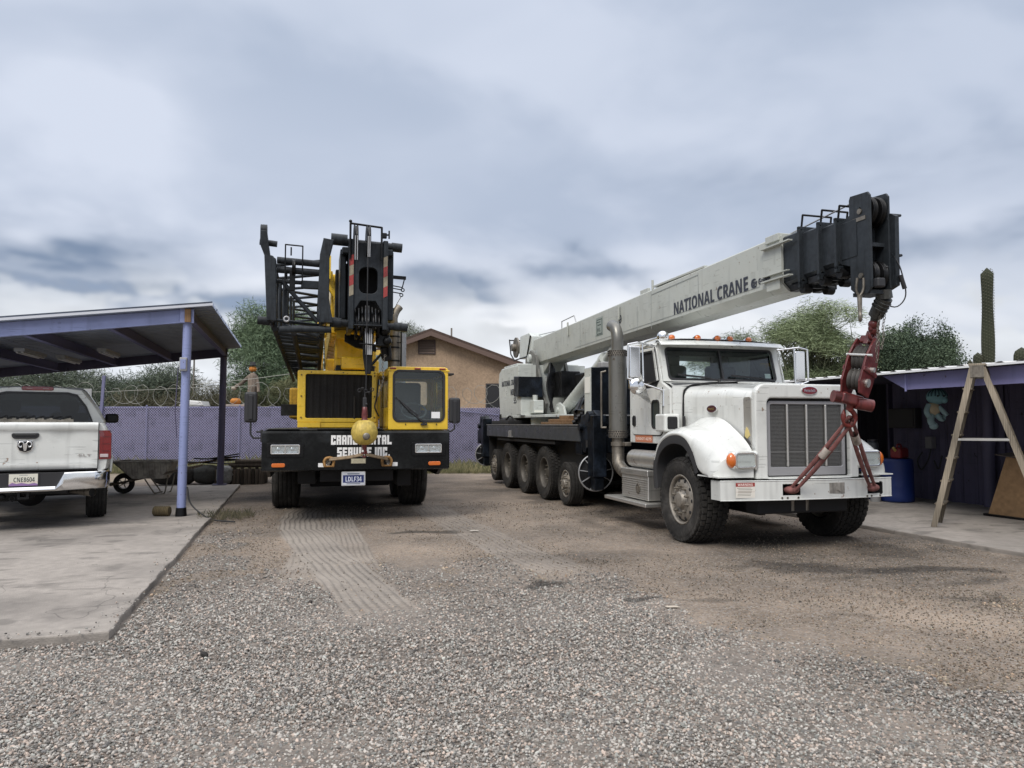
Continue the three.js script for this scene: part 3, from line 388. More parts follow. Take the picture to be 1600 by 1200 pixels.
tree('dense_tree', 'dense dark green rounded tree behind the purple shop roof', [17.0, -31], { seed: 23, n: 6800, leaf: 'broad', ls: 1.3, gf: 1.3, gap: 0.38, shell: 0.4, trunk: 1.2, tr: 0.22, twigs: 10, c: [[0.028, 0.05, 0.03], [0.125, 0.17, 0.10]], blobs: [[0, 3.6, 0, 1.9, 1.7, 1.7], [0.5, 4.9, 0, 1.0, 1.0, 1.0], [-1.0, 4.2, 0.2, 1.2, 1.2, 1.2], [1.1, 3.2, 0.3, 1.0, 1.0, 1.0], [-0.3, 2.4, 0.3, 2.2, 1.2, 1.3]] });
tree('palo_verde_tree', 'small sparse palo verde seen beside the crane truck cab roof', [8.9, -34], { seed: 29, n: 1500, leaf: 'feather', ls: 1.0, gf: 1.1, gap: 0.43, shell: 0.6, droop: true, trunk: 1.0, tr: 0.12, twigs: 25, bark: barkGreen, c: [[0.10, 0.13, 0.07], [0.27, 0.31, 0.20]], blobs: [[0.6, 3.6, 0, 1.6, 1.6, 1.3], [1.8, 4.6, 0, 1.4, 1.1, 1.2]] });
tree('shrub_tree', 'sparse twiggy tree top showing above the tan house', [-7.2, -48], { seed: 33, n: 500, leaf: 'fine', ls: 1.2, gf: 1.2, gap: 0.44, trunk: 4.5, tr: 0.12, twigs: 20, c: [[0.07, 0.085, 0.06], [0.2, 0.22, 0.16]], blobs: [[0, 7.2, 0, 1.3, 1.0, 1.0], [1.2, 6.9, 0, 1.0, 0.8, 0.8]] });
// ---------------------------------------------------------------- saguaros beyond the shop
function saguaro(label, x, z, h, r, lean = 0) {
  const t = thing('saguaro_cactus', label, 'cactus', [x, 0, z], 0, 'saguaros beyond the shop roof');
  const ribs = 16, rows = [], n = ribs * 4;
  for (let k = 0; k <= 30; k++) { const y = h * k / 30, top = clamp((h - y) / (r * 1.5)), R = r * (0.9 + 0.1 * Math.sin(y * 2.1 + x)) * Math.sqrt(1 - (1 - top) ** 2 + 1e-4); const row = []; for (let i = 0; i < n; i++) { const a = i / n * 6.2832, q = R * (1 + 0.11 * Math.cos(a * ribs)); row.push([lean * y + q * Math.cos(a), y, q * Math.sin(a)]); } rows.push(row); }
  part('trunk', mat([0.052, 0.062, 0.038], 0.9, 0, { map: TX.stucco }), t, p => p.loft(rows, { ring: true }));
  part('spines', mat([0.15, 0.14, 0.10], 0.9), t, p => { for (let k = 0; k < h / 0.12; k++) for (let i = 0; i < ribs; i += 1) { const y = 0.1 + k * 0.12 + 0.04 * (i % 3), top = clamp((h - y) / (r * 1.5)), R = r * 1.06 * Math.sqrt(1 - (1 - top) ** 2 + 1e-4), a = i / ribs * 6.2832; if (y < h - 0.05 && Math.sin(a) > -0.3) p.box(0.035, 0.014, 0.035, lean * y + R * Math.cos(a), y, R * Math.sin(a)); } }).userData.kind = 'stuff';
}
saguaro('tall single saguaro standing above the purple shop roof', 17.4, -26.9, 7.25, 0.20, 0.018);
saguaro('short saguaro top at the right edge above the shop roof', 18.7, -26.9, 4.3, 0.24);
saguaro('small saguaro top showing just behind the ladder', 17.15, -27.0, 4.12, 0.16);
saguaro('smallest saguaro tip left of the ladder top', 16.85, -27.0, 3.86, 0.10);
// ---------------------------------------------------------------- carport
{
  const c = thing('carport', 'lilac steel carport with a corrugated sloping roof over the white pickup', 'carport', [-5.09, 0.06, -11.4], 16.5);
  const S = 0.123, W_ = 7.4, Lz = -6.1; // the roof falls to the left
  const yb = x => 2.99 + S * x;
  const beam = (name, z, h, m, x0, x1, th = 0.07) => part(name, m, c, p => { p.ext([[x0, yb(x0)], [x1, yb(x1)], [x1, yb(x1) + h], [x0, yb(x0) + h]], th * 0.25, 'z', z); for (const q of [0.012, h - 0.012]) p.ext([[x0, yb(x0) + q - 0.012], [x1, yb(x1) + q - 0.012], [x1, yb(x1) + q + 0.012], [x0, yb(x0) + q + 0.012]], th, 'z', z - th * 0.4); });
  const purlinMat = mat([0.17, 0.175, 0.30], 1.0, 0, { specularIntensity: 0.1, physical: true });
  beam('front_beam', 0.02, 0.205, M.lilac, -W_, 0.12);
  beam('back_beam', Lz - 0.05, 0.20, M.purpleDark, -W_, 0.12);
  part('post', M.lilac, c, p => { p.cyl([0.0, 0.0, -0.03], [0.03, 2.98, -0.03], 0.066, 0.066, 18); p.span(-0.07, 0.13, 2.98, 3.2, 0.035, 0.07, 0.006); });
  part('beam_end_block', M.woodBrown, c, p => p.span(0.0, 0.09, 2.99, 3.2, 0.071, 0.10, 0.004), 'bare wood patch on the beam end above the front post');
  const ob = part('outlet_box', M.galv, c, p => p.span(-0.06, 0.05, 2.23, 2.44, 0.035, 0.10, 0.012)); part('outlet_cover', M.lilac, ob, p => p.span(-0.045, 0.035, 2.26, 2.41, 0.10, 0.112, 0.004));
  part('post_foot', M.black, c, p => p.cyl([0, 0, -0.03], [0, 0.13, -0.03], 0.085, 0.075, 16));
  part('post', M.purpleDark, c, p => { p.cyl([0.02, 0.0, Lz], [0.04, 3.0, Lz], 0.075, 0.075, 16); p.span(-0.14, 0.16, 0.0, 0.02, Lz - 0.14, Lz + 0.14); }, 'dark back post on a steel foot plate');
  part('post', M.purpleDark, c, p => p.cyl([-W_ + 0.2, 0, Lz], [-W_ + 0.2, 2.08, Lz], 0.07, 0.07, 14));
  part('post', M.lilac, c, p => p.cyl([-W_ + 0.2, 0, -0.03], [-W_ + 0.2, 2.08, -0.03], 0.066, 0.066, 14));
  for (const x of [0.07, -1.1, -2.25, -3.4, -4.6, -5.8, -7.0]) part('purlin', purlinMat, c, p => { const y = yb(x); p.span(x - 0.008, x + 0.008, y + 0.03, y + 0.20, Lz, -0.01); p.span(x - 0.045, x + 0.045, y + 0.022, y + 0.036, Lz, -0.01); p.span(x - 0.045, x + 0.0, y + 0.185, y + 0.199, Lz, -0.01); });
  for (let k = 0; k < 8; k++) { // corrugated sheets, ribs running down the slope, side by side from front to back
    const z0 = mix(0.17, Lz - 0.35, k / 8), z1 = mix(0.17, Lz - 0.35, (k + 1) / 8) - 0.02;
    part('roof_sheet', k % 2 ? M.roofUnder : M.roofUnder, c, p => { const n = 32, sec = []; for (let i = 0; i <= n; i++) { const ph = i % 8, h = ph < 2 ? 0.062 : 0; sec.push([mix(z0, z1, i / n), h]); } const rows = [-W_ - 0.2, 0.40].map(x => sec.map(([z, h]) => [x, yb(x) + 0.212 + h + 0.0015 * (k % 2), z])); p.loft(rows, { flat: true }); const rows2 = [-W_ - 0.2, 0.40].map(x => sec.map(([z, h]) => [x, yb(x) + 0.2155 + h + 0.0015 * (k % 2), z])); p.loft(rows2, { flat: true }); });
  }
  part('roof_edge_trim', mat([0.55, 0.57, 0.62], 0.5), c, p => p.ext([[-W_ - 0.2, yb(-W_ - 0.2) + 0.212], [0.41, yb(0.41) + 0.212], [0.41, yb(0.41) + 0.25], [-W_ - 0.2, yb(-W_ - 0.2) + 0.25]], 0.02, 'z', 0.18));
  for (const [x, z] of [[-2.75, -2.2], [-2.55, -3.7], [-1.75, -3.2]]) { const f = part('light_fixture', mat([0.33, 0.35, 0.38], 0.5), c, p => { p.box(0.16, 0.06, 1.15, x, yb(x) + 0.0, z, 0.008); }); part('tube', mat([0.5, 0.52, 0.53], 0.3), f, p => { for (const s of [-0.04, 0.04]) p.cyl([x + s, yb(x) - 0.045, z - 0.55], [x + s, yb(x) - 0.045, z + 0.55], 0.016, 0.016, 8); }); }
  part('wall_conduit', M.purpleDark, c, p => p.poly([[-0.09, 2.3, -0.03], [-0.12, 1.6, -0.03], [-0.085, 1.2, -0.03]], 0.008, 5));
}
{
  const t = thing('wood_round', 'short yellowish log section lying at the foot of the lilac post', 'log', [-5.37, 0.06, -11.42], 0);
  part('bark', mat([0.25, 0.21, 0.12], 0.9, 0, { map: TX.wood }), t, p => { p.lathe([[0.0, -0.12], [0.066, -0.12], [0.075, -0.11], [0.072, 0.0], [0.076, 0.11], [0.068, 0.12], [0, 0.12]], 18, 'x', -0.02, 0.076, 0); for (let i = -3; i <= 3; i++) p.lathe([[0.072, -0.008], [0.079, 0], [0.072, 0.008]], 18, 'x', -0.02 + i * 0.032, 0.076, 0); });
  const k = thing('electric_cord', 'dark cord trailing on the slab from the lilac post into the weeds', 'cord', [-5.05, 0.06, -11.4]);
  part('cable', M.plastic, k, p => p.tube([[0.05, 0.45, 0], [0.12, 0.2, 0.03], [0.35, 0.03, 0.1], [0.6, -0.02, 0.3], [0.95, -0.03, 0.42]], 0.012, 6, 30));
}
// ---------------------------------------------------------------- workshop on the right
const SHOP = [4.902, 0, -10.436];
{
  const s = thing('workshop', 'long purple workshop with ribbed walls and a low overhanging tin roof', 'shed', SHOP, 17.5);
  const rib = (x, za, zb, y0, y1, name, m, dir) => part(name, m, s, p => { const rows = [[], []]; const n = Math.round(Math.abs(zb - za) / 0.06); for (let i = 0; i <= n; i++) { const ph = i % 5, d = ph === 0 || ph === 1 ? 0.045 : 0; const q = mix(za, zb, i / n); if (dir) { rows[0].push([q, y0, x + d]); rows[1].push([q, y1, x + d]); } else { rows[0].push([x + d, y0, q]); rows[1].push([x + d, y1, q]); } } p.loft(rows, { flat: true }); if (dir) p.span(za, zb, y0, y1, x - 0.09, x - 0.05); else p.span(x + 0.10, x + 0.14, y0, y1, za, zb); });
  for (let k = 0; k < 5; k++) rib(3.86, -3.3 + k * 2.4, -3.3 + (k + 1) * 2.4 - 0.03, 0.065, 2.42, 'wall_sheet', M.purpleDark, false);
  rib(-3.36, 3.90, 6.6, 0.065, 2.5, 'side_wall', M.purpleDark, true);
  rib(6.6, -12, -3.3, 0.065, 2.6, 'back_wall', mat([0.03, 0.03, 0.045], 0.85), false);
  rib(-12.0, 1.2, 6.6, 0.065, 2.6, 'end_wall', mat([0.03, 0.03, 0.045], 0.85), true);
  const yr = x => 2.255 + (x - 1.5) * 0.045;
  for (let k = 0; k < 14; k++) { const z0 = -12.1 + k * 1.5, z1 = z0 + 1.49; part('roof_sheet', mat([0.62, 0.63, 0.64], 0.55, 0.1, { map: TX.grime }), s, p => { const sec = []; const n = 25; for (let i = 0; i <= n; i++) { const ph = i % 5; sec.push([mix(z0, z1, i / n), ph === 0 || ph === 4 ? 0.03 : 0]); } for (const dy of [0.0, 0.005]) p.loft([1.38, 7.0].map(x => sec.map(([z, h]) => [x, yr(x) + 0.03 + h + dy, z])), { flat: true }); }); }
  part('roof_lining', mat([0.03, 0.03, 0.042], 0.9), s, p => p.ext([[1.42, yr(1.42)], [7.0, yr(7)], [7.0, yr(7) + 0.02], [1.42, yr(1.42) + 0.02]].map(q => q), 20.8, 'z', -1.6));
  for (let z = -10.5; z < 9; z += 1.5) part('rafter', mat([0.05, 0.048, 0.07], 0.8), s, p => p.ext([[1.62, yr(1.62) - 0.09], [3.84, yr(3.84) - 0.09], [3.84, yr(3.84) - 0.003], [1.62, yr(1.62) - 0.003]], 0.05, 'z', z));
  part('fascia', mat([0.24, 0.235, 0.46], 0.65, 0, { map: TX.grime }), s, p => p.ext([[-1.1, 2.255], [-0.62, 2.01], [-0.04, 2.012], [8.6, 2.01], [8.6, 2.252]].map(q => q), 0.035, 'x', 1.53));
  part('fascia_joint', mat([0.27, 0.27, 0.5], 0.6), s, p => p.span(1.495, 1.511, 1.985, 2.25, -0.635, -0.605));
  part('roof_edge', mat([0.78, 0.79, 0.80], 0.5), s, p => p.span(1.36, 1.40, 2.262, 2.292, -12.1, 8.8));
  for (const [z, r] of [[-1.1, 0.085], [2.9, 0.07]]) part('wall_pipe', mat([0.085, 0.08, 0.135], 0.6), s, p => { p.cyl([3.74, 0.07, z], [3.74, 1.15, z], r * 1.15, r * 1.15, 14); p.cyl([3.74, 1.15, z], [3.74, 2.32, z], r, r, 14); p.cyl([3.74, 1.1, z], [3.74, 1.2, z], r * 1.35, r * 1.35, 14); });
  part('wall_box', mat([0.16, 0.16, 0.17], 0.5), s, p => { p.span(3.72, 3.84, 1.02, 1.24, -2.38, -2.24, 0.01); });
  part('breaker_box', M.plastic, s, p => { p.span(3.68, 3.84, 1.4, 1.78, -3.2, -2.55, 0.012); p.span(3.665, 3.68, 1.43, 1.75, -3.16, -2.59, 0.004); });
  part('wall_cable', M.plastic, s, p => p.tube([[3.78, 1.02, -2.3], [3.74, 0.8, -2.34], [3.74, 0.62, -2.5], [3.76, 0.78, -2.6], [3.78, 0.95, -2.5]], 0.014, 5, 24)); part('wall_cable', M.plastic, s, p => p.tube([[3.76, 0.9, -2.05], [3.72, 0.65, -2.1], [3.73, 0.8, -2.2]], 0.014, 5, 16));
  part('roof_post', M.purpleDark, s, p => p.cyl([1.62, 0.065, -7.6], [1.62, 2.25, -7.6], 0.05, 0.05, 10));
}
const shopAt = (x, y, z) => { const a = 17.5 * Math.PI / 180; return [SHOP[0] + x * Math.cos(a) + z * Math.sin(a), y, SHOP[2] - x * Math.sin(a) + z * Math.cos(a)]; };
// drums and things on them
function drum(label, x, z) {
  const t = thing('plastic_drum', label, 'drum', shopAt(x, 0.065, z), 0, 'blue drums in the workshop');
  part('shell', M.blue, t, p => p.lathe([[0, 0], [0.26, 0], [0.285, 0.03], [0.29, 0.12], [0.283, 0.14], [0.283, 0.27], [0.294, 0.285], [0.283, 0.30], [0.283, 0.55], [0.294, 0.565], [0.283, 0.58], [0.285, 0.72], [0.27, 0.78], [0.25, 0.785], [0.25, 0.765], [0, 0.765]], 32, 'y', 0, 0, 0));
  for (const x of [-0.15, 0.15]) part('bung', M.plastic, t, p => p.cyl([x, 0.765, 0], [x, 0.785, 0], 0.03, 0.03, 10));
}
drum('blue plastic drum half hidden behind the truck bumper and red leg', 2.95, -3.0); drum('blue plastic drum in full view with a red can on its top', 2.95, -2.3);
{
  const g = thing('fuel_can', 'red plastic fuel can on top of the right blue drum', 'fuel can', shopAt(2.93, 0.85, -2.2), 40);
  part('body', mat([0.16, 0.012, 0.014], 0.5), g, p => p.box(0.36, 0.2, 0.2, 0, 0.1, 0, 0.05)); part('handle', mat([0.16, 0.012, 0.014], 0.5), g, p => p.tube([[-0.1, 0.19, 0], [-0.07, 0.25, 0], [0.05, 0.25, 0], [0.09, 0.19, 0]], 0.018, 6, 16)); part('spout', mat([0.45, 0.33, 0.1], 0.6), g, p => p.cyl([-0.16, 0.15, 0], [-0.25, 0.2, 0], 0.03, 0.02, 10));
  const j = thing('glass_jar', 'grey covered jar on the left blue drum in the dark bay', 'jar', shopAt(2.95, 0.85, -2.85)); part('body', mat([0.10, 0.11, 0.12], 0.3), j, p => p.lathe([[0, 0], [0.1, 0], [0.105, 0.02], [0.105, 0.26], [0.08, 0.3], [0, 0.3]], 20, 'y', 0, 0, 0)); part('lid', mat([0.07, 0.07, 0.08], 0.4, 0.5), j, p => p.cyl([0, 0.3, 0], [0, 0.335, 0], 0.09, 0.09, 18));
  const w = thing('canister', 'small pale canister fixed low on the front of the blue drum', 'canister', shopAt(2.58, 0.065, -2.42)); part('body', mat([0.30, 0.30, 0.30], 0.7), w, p => p.lathe([[0, 0], [0.085, 0], [0.09, 0.32], [0.08, 0.52], [0.05, 0.55], [0, 0.55]], 18, 'y', 0, 0, 0)); part('cap', mat([0.2, 0.2, 0.21], 0.6), w, p => p.cyl([0, 0.55, 0], [0, 0.58, 0], 0.045, 0.045, 12));
}
{ // cardboard box leaning in
  const b = thing('cardboard_box', 'large brown cardboard box with open flap standing behind the ladder', 'box', shopAt(2.62, 0.065, -0.22), 17.5);
  part('front_panel', M.cardboard, b, p => p.ext([[0, 0.0], [1.7, 0.0], [1.7, 0.93], [0.34, 0.93]], 0.012, 'x', 0)); part('side_panel', M.cardboard, b, p => p.loft([[[0, 0, 0], [0, 0.93, 0.34]], [[0.75, 0, 0], [0.75, 0.93, 0.34]]])); part('back_panel', M.cardboard, b, p => p.ext([[0, 0.0], [1.7, 0.0], [1.7, 0.93], [0.34, 0.93]], 0.012, 'x', 0.75));
  part('flap', mat([0.10, 0.08, 0.065], 0.9), b, p => p.box(0.75, 0.01, 0.36, 0.33, 0.955, 0.36, 0, 0.1, 0, 0.08)); part('pallet', M.black, b, p => p.span(-0.05, 0.8, -0.0, 0.035, -0.04, 1.7));
  const q = thing('stone_pile', 'pale rubble heaped on the cardboard box at the right edge', 'rubble', shopAt(2.7, 1.05, 0.55)); const stoneM = mat([0.30, 0.24, 0.2], 0.95); for (let i = 0; i < 7; i++) part('stone', stoneM, q, p => p.sph(0.07 + 0.02 * (i % 3), 0.16 * (i % 4), 0.02 + 0.05 * (i % 2), 0.1 * (i % 3), 7, 5, 1.2, 0.7, 1));
}
{ // stuffed toy hanging from the roof
  const t = thing('stuffed_toy', 'pale blue stuffed toy with striped head hanging under the shop roof', 'stuffed toy', shopAt(3.35, 1.60, -1.78), -15);
  const bl = mat([0.22, 0.42, 0.47], 0.95, 0, { sheen: 0.6, sheenRoughness: 0.6, sheenColor: col([0.4, 0.5, 0.5]) }), cr = mat([0.60, 0.50, 0.34], 0.95), lb = mat([0.36, 0.52, 0.56], 0.95);
  part('head', bl, t, p => { p.sph(0.15, 0.02, 0.36, 0, 20, 14, 1.12, 0.92, 1); p.sph(0.06, 0.12, 0.30, 0.08, 12, 8); });
  part('head_stripe', mat([0.05, 0.12, 0.15], 0.95), t, p => { for (let i = -3; i <= 3; i++) { const pts = []; for (let k = 0; k <= 10; k++) { const la = 0.05 + k / 10 * 1.35, lo = i * 0.36; pts.push([0.02 + 0.172 * Math.sin(lo) * Math.cos(la), 0.36 + 0.142 * Math.sin(la), 0.155 * Math.cos(lo) * Math.cos(la)]); } p.tube(pts, 0.011, 5, 16); } });
  part('body', cr, t, p => p.sph(0.13, -0.05, 0.14, 0.0, 18, 12, 0.95, 0.95, 0.9)); part('arm', lb, t, p => p.tube([[-0.12, 0.22, 0.05], [-0.17, 0.1, 0.09], [-0.13, 0.0, 0.1]], 0.045, 10, 14)); part('arm', lb, t, p => p.tube([[0.04, 0.18, 0.05], [0.11, 0.08, 0.09], [0.15, 0.02, 0.1]], 0.04, 10, 14));
  part('leg', lb, t, p => { p.tube([[-0.08, 0.06, 0.02], [-0.10, -0.07, 0.06], [-0.07, -0.14, 0.08]], 0.058, 10, 14); p.sph(0.07, -0.06, -0.16, 0.08, 14, 10, 1.05, 0.9, 1.05); }); part('leg', lb, t, p => p.tube([[0.0, 0.05, 0.0], [0.06, -0.03, 0.08], [0.09, -0.02, 0.12]], 0.05, 10, 14));
  part('eye', M.plastic, t, p => { p.sph(0.017, 0.10, 0.37, 0.135, 8, 6); p.sph(0.017, -0.0, 0.37, 0.15, 8, 6); }); part('hanging_cord', M.plastic, t, p => p.poly([[0.0, 0.49, 0], [0.0, 0.70, 0]], 0.005, 5));
}
{ // wooden step ladder
  const t = thing('step_ladder', 'weathered wooden A-frame stepladder standing open on the shop slab', 'ladder', [5.78, 0.065, -10.18], 53.13);
  // own axes: +z along the spread (towards the camera's right), +x across the rungs
  const topZ = 0.56, topY = 2.2, wB = 0.56, wT = 0.32, bk = 1.30;
  const rail = (name, x0, x1, z0, m) => part(name, m, t, p => p.bar([x0, 0.0, z0], [x1, topY, topZ + (z0 > topZ ? 0.05 : -0.05)], 0.028, 0.07));
  const dim = mat([0.27, 0.25, 0.215], 0.9, 0, { map: TX.wood });
  rail('front_rail', 0, 0.1, 0, M.wood); rail('front_rail', wB, wB - 0.1, 0, dim); rail('rear_rail', 0.03, 0.12, bk, M.wood); rail('rear_rail', wB - 0.03, wB - 0.12, bk, dim);
  for (let i = 1; i < 7; i++) { const k = i / 7; part('step', dim, t, p => p.box(mix(wB, wT, k), 0.024, 0.11, wB / 2, k * topY, k * (topZ - 0.05), 0.004)); }
  for (let i = 1; i < 4; i++) { const k = i / 4.3; part('rear_bar', dim, t, p => p.box(mix(wB, wT, k) - 0.06, 0.05, 0.02, wB / 2, k * topY, mix(bk, topZ + 0.05, k))); }
  part('cap', M.wood, t, p => p.box(0.40, 0.032, 0.20, wB / 2, topY + 0.012, topZ, 0.006));
  part('spreader', M.alu, t, p => { p.bar([0.055, 1.2, 0.29], [0.075, 1.2, 0.9], 0.012, 0.03); p.bar([wB - 0.055, 1.2, 0.29], [wB - 0.075, 1.2, 0.9], 0.012, 0.03); });
  part('hinge', M.dullSteel, t, p => { p.span(0.07, 0.09, topY - 0.16, topY, topZ - 0.08, topZ + 0.08); p.span(wB - 0.09, wB - 0.07, topY - 0.16, topY, topZ - 0.08, topZ + 0.08); });
}
{ // wheelbarrow
  const t = thing('wheelbarrow', 'grey steel wheelbarrow with front wheel standing behind the pickup', 'wheelbarrow', [-7.75, 0.06, -15.15], 8);
  // points left (-x) with its wheel; handles to the right
  const tub = part('tub', mat([0.55, 0.55, 0.54], 0.7, 0, { map: TX.grimeHard }), t, p => { const top = rrect(-0.35, -0.30, 0.85, 0.30, 0.09, 4), bot = rrect(0.02, -0.20, 0.66, 0.20, 0.06, 4); const rows = [top.map(([x, z]) => [x, 0.66, z]), bot.map(([x, z]) => [x, 0.31, z])]; p.loft(rows, { ring: true }); p.loft([bot.map(([x, z]) => [x, 0.31, z]), bot.map(([x, z]) => [mix(x, 0.34, 0.98), 0.305, z * 0.02])], { ring: true }); p.tube(top.map(([x, z]) => [x, 0.66, z]), 0.014, 6, 60, true); });
  const w = part('wheel', M.rubber, t, p => p.lathe([[0.115, -0.03], [0.15, -0.045], [0.19, -0.04], [0.205, -0.02], [0.208, 0], [0.205, 0.02], [0.19, 0.04], [0.15, 0.045], [0.115, 0.03]], 28, 'z', -0.18, 0.208, 0)); part('rim', mat([0.3, 0.29, 0.27], 0.6, 0.4), w, p => { p.lathe([[0.12, -0.028], [0.105, -0.02], [0.105, 0.02], [0.12, 0.028]], 24, 'z', -0.18, 0.208, 0); p.cyl([-0.18, 0.208, -0.06], [-0.18, 0.208, 0.06], 0.025, 0.025, 10); for (let i = 0; i < 5; i++) { const a = i * 1.2566; p.bar([-0.18, 0.208, 0], [-0.18 + 0.11 * Math.cos(a), 0.208 + 0.11 * Math.sin(a), 0], 0.03, 0.012); } });
  for (const s of [-1, 1]) part('handle', M.woodGrey, t, p => p.bar([-0.36, 0.19, s * 0.1], [1.28, 0.55, s * 0.27], 0.04, 0.045)); part('front_guard', M.dullSteel, t, p => p.box(0.03, 0.07, 0.3, -0.38, 0.2, 0));
  for (const s of [-1, 1]) part('leg', M.dullSteel, t, p => p.tube([[0.28, 0.3, s * 0.18], [0.42, 0.1, s * 0.2], [0.5, 0.0, s * 0.2], [0.66, 0.01, s * 0.2], [0.70, 0.15, s * 0.21], [0.74, 0.38, s * 0.22]], 0.014, 6, 30, false)); part('brace', M.dullSteel, t, p => p.bar([0.5, 0.02, -0.2], [0.5, 0.02, 0.2], 0.02));
}
{ // clutter round the back post: planter, sacks, boards
  const a = thing('tree_planter', 'low dark planter of upright logs beside the back carport post', 'planter', [-6.7, 0.0, -18.4], 12);
  for (let i = 0; i < 12; i++) part('log', i % 3 ? M.woodGrey : mat([0.09, 0.08, 0.07], 0.95, 0, { map: TX.wood }), a, p => { p.cyl([-0.5 + i * 0.088, 0, 0.35], [-0.5 + i * 0.088, 0.36 + 0.03 * (i % 2), 0.35], 0.045, 0.043, 8); p.cyl([-0.5 + i * 0.088, 0, -0.35], [-0.5 + i * 0.088, 0.36 + 0.03 * (i % 2), -0.35], 0.045, 0.043, 8); });
  for (const [lx, lz, l] of [[-0.55, 0, 0.7], [0.52, 0, 0.7]]) part('side_wall', M.woodGrey, a, p => p.span(lx - 0.04, lx + 0.04, 0, 0.37, -0.4, 0.4, 0.02)); part('soil', mat([0.05, 0.04, 0.03], 1), a, p => p.span(-0.5, 0.5, 0.2, 0.3, -0.33, 0.33));
  const sack = (label, x, z, c0, w, h, d, r) => { const t = thing('sack', label, 'sack', [x, 0.02, z], r); part('bag', mat(c0, 0.9, 0, { map: TX.grimeHard }), t, p => { const g = new RoundedBoxGeometry(w, h, d, 6, Math.min(w, h, d) * 0.42); const q = g.attributes.position; for (let i = 0; i < q.count; i++) { const n = 0.10 * (fbm(q.getX(i) * 7 + x * 3, q.getY(i) * 7 + q.getZ(i) * 5, 3) - 0.5); q.setXYZ(i, q.getX(i) * (1 + n), q.getY(i) * (1 + n * 1.5), q.getZ(i) * (1 + n)); } g.computeVertexNormals(); p.put(g, 0, h / 2, 0); }); part('tie', M.rope, t, p => p.cyl([w * 0.44, h * 0.5, 0], [w * 0.54, h * 0.55, 0], 0.03, 0.05, 8)); };
  sack('dark sack lying between wheelbarrow and back carport post', -8.2, -18.0, [0.05, 0.05, 0.052], 0.95, 0.42, 0.5, 12); sack('dark grey sack leaning on the back carport post', -7.45, -18.05, [0.07, 0.075, 0.075], 0.6, 0.46, 0.45, -10); sack('pale bluish sack behind the back carport post', -6.98, -17.95, [0.30, 0.33, 0.36], 0.36, 0.45, 0.32, 20);
  const b = thing('scrap_timber', 'loose dark boards stacked on the clutter behind the wheelbarrow', 'boards', [-7.6, 0.48, -18.3], 6); for (let i = 0; i < 6; i++) part('board', i === 2 ? M.woodBrown : M.black, b, p => p.box(1.5 - 0.15 * i, 0.03, 0.12, 0.1 * i, 0.03 + 0.035 * i, -0.2 + 0.09 * i, 0.004, 0, 0.12 * (i - 2), 0.10 * (i % 3 - 0.4)));
  const c2 = thing('log_stack', 'small stack of pale grey split logs by the log planter', 'firewood', [-6.55, 0.40, -18.5], 8); for (let i = 0; i < 5; i++) part('log', M.woodGrey, c2, p => p.cyl([-0.45 + 0.05 * i, 0.06 + 0.045 * (i > 2 ? 2 : 0), 0.25 - 0.13 * (i % 3)], [0.45 - 0.03 * i, 0.06 + 0.045 * (i > 2 ? 2 : 0), 0.25 - 0.13 * (i % 3)], 0.06, 0.055, 8));
}
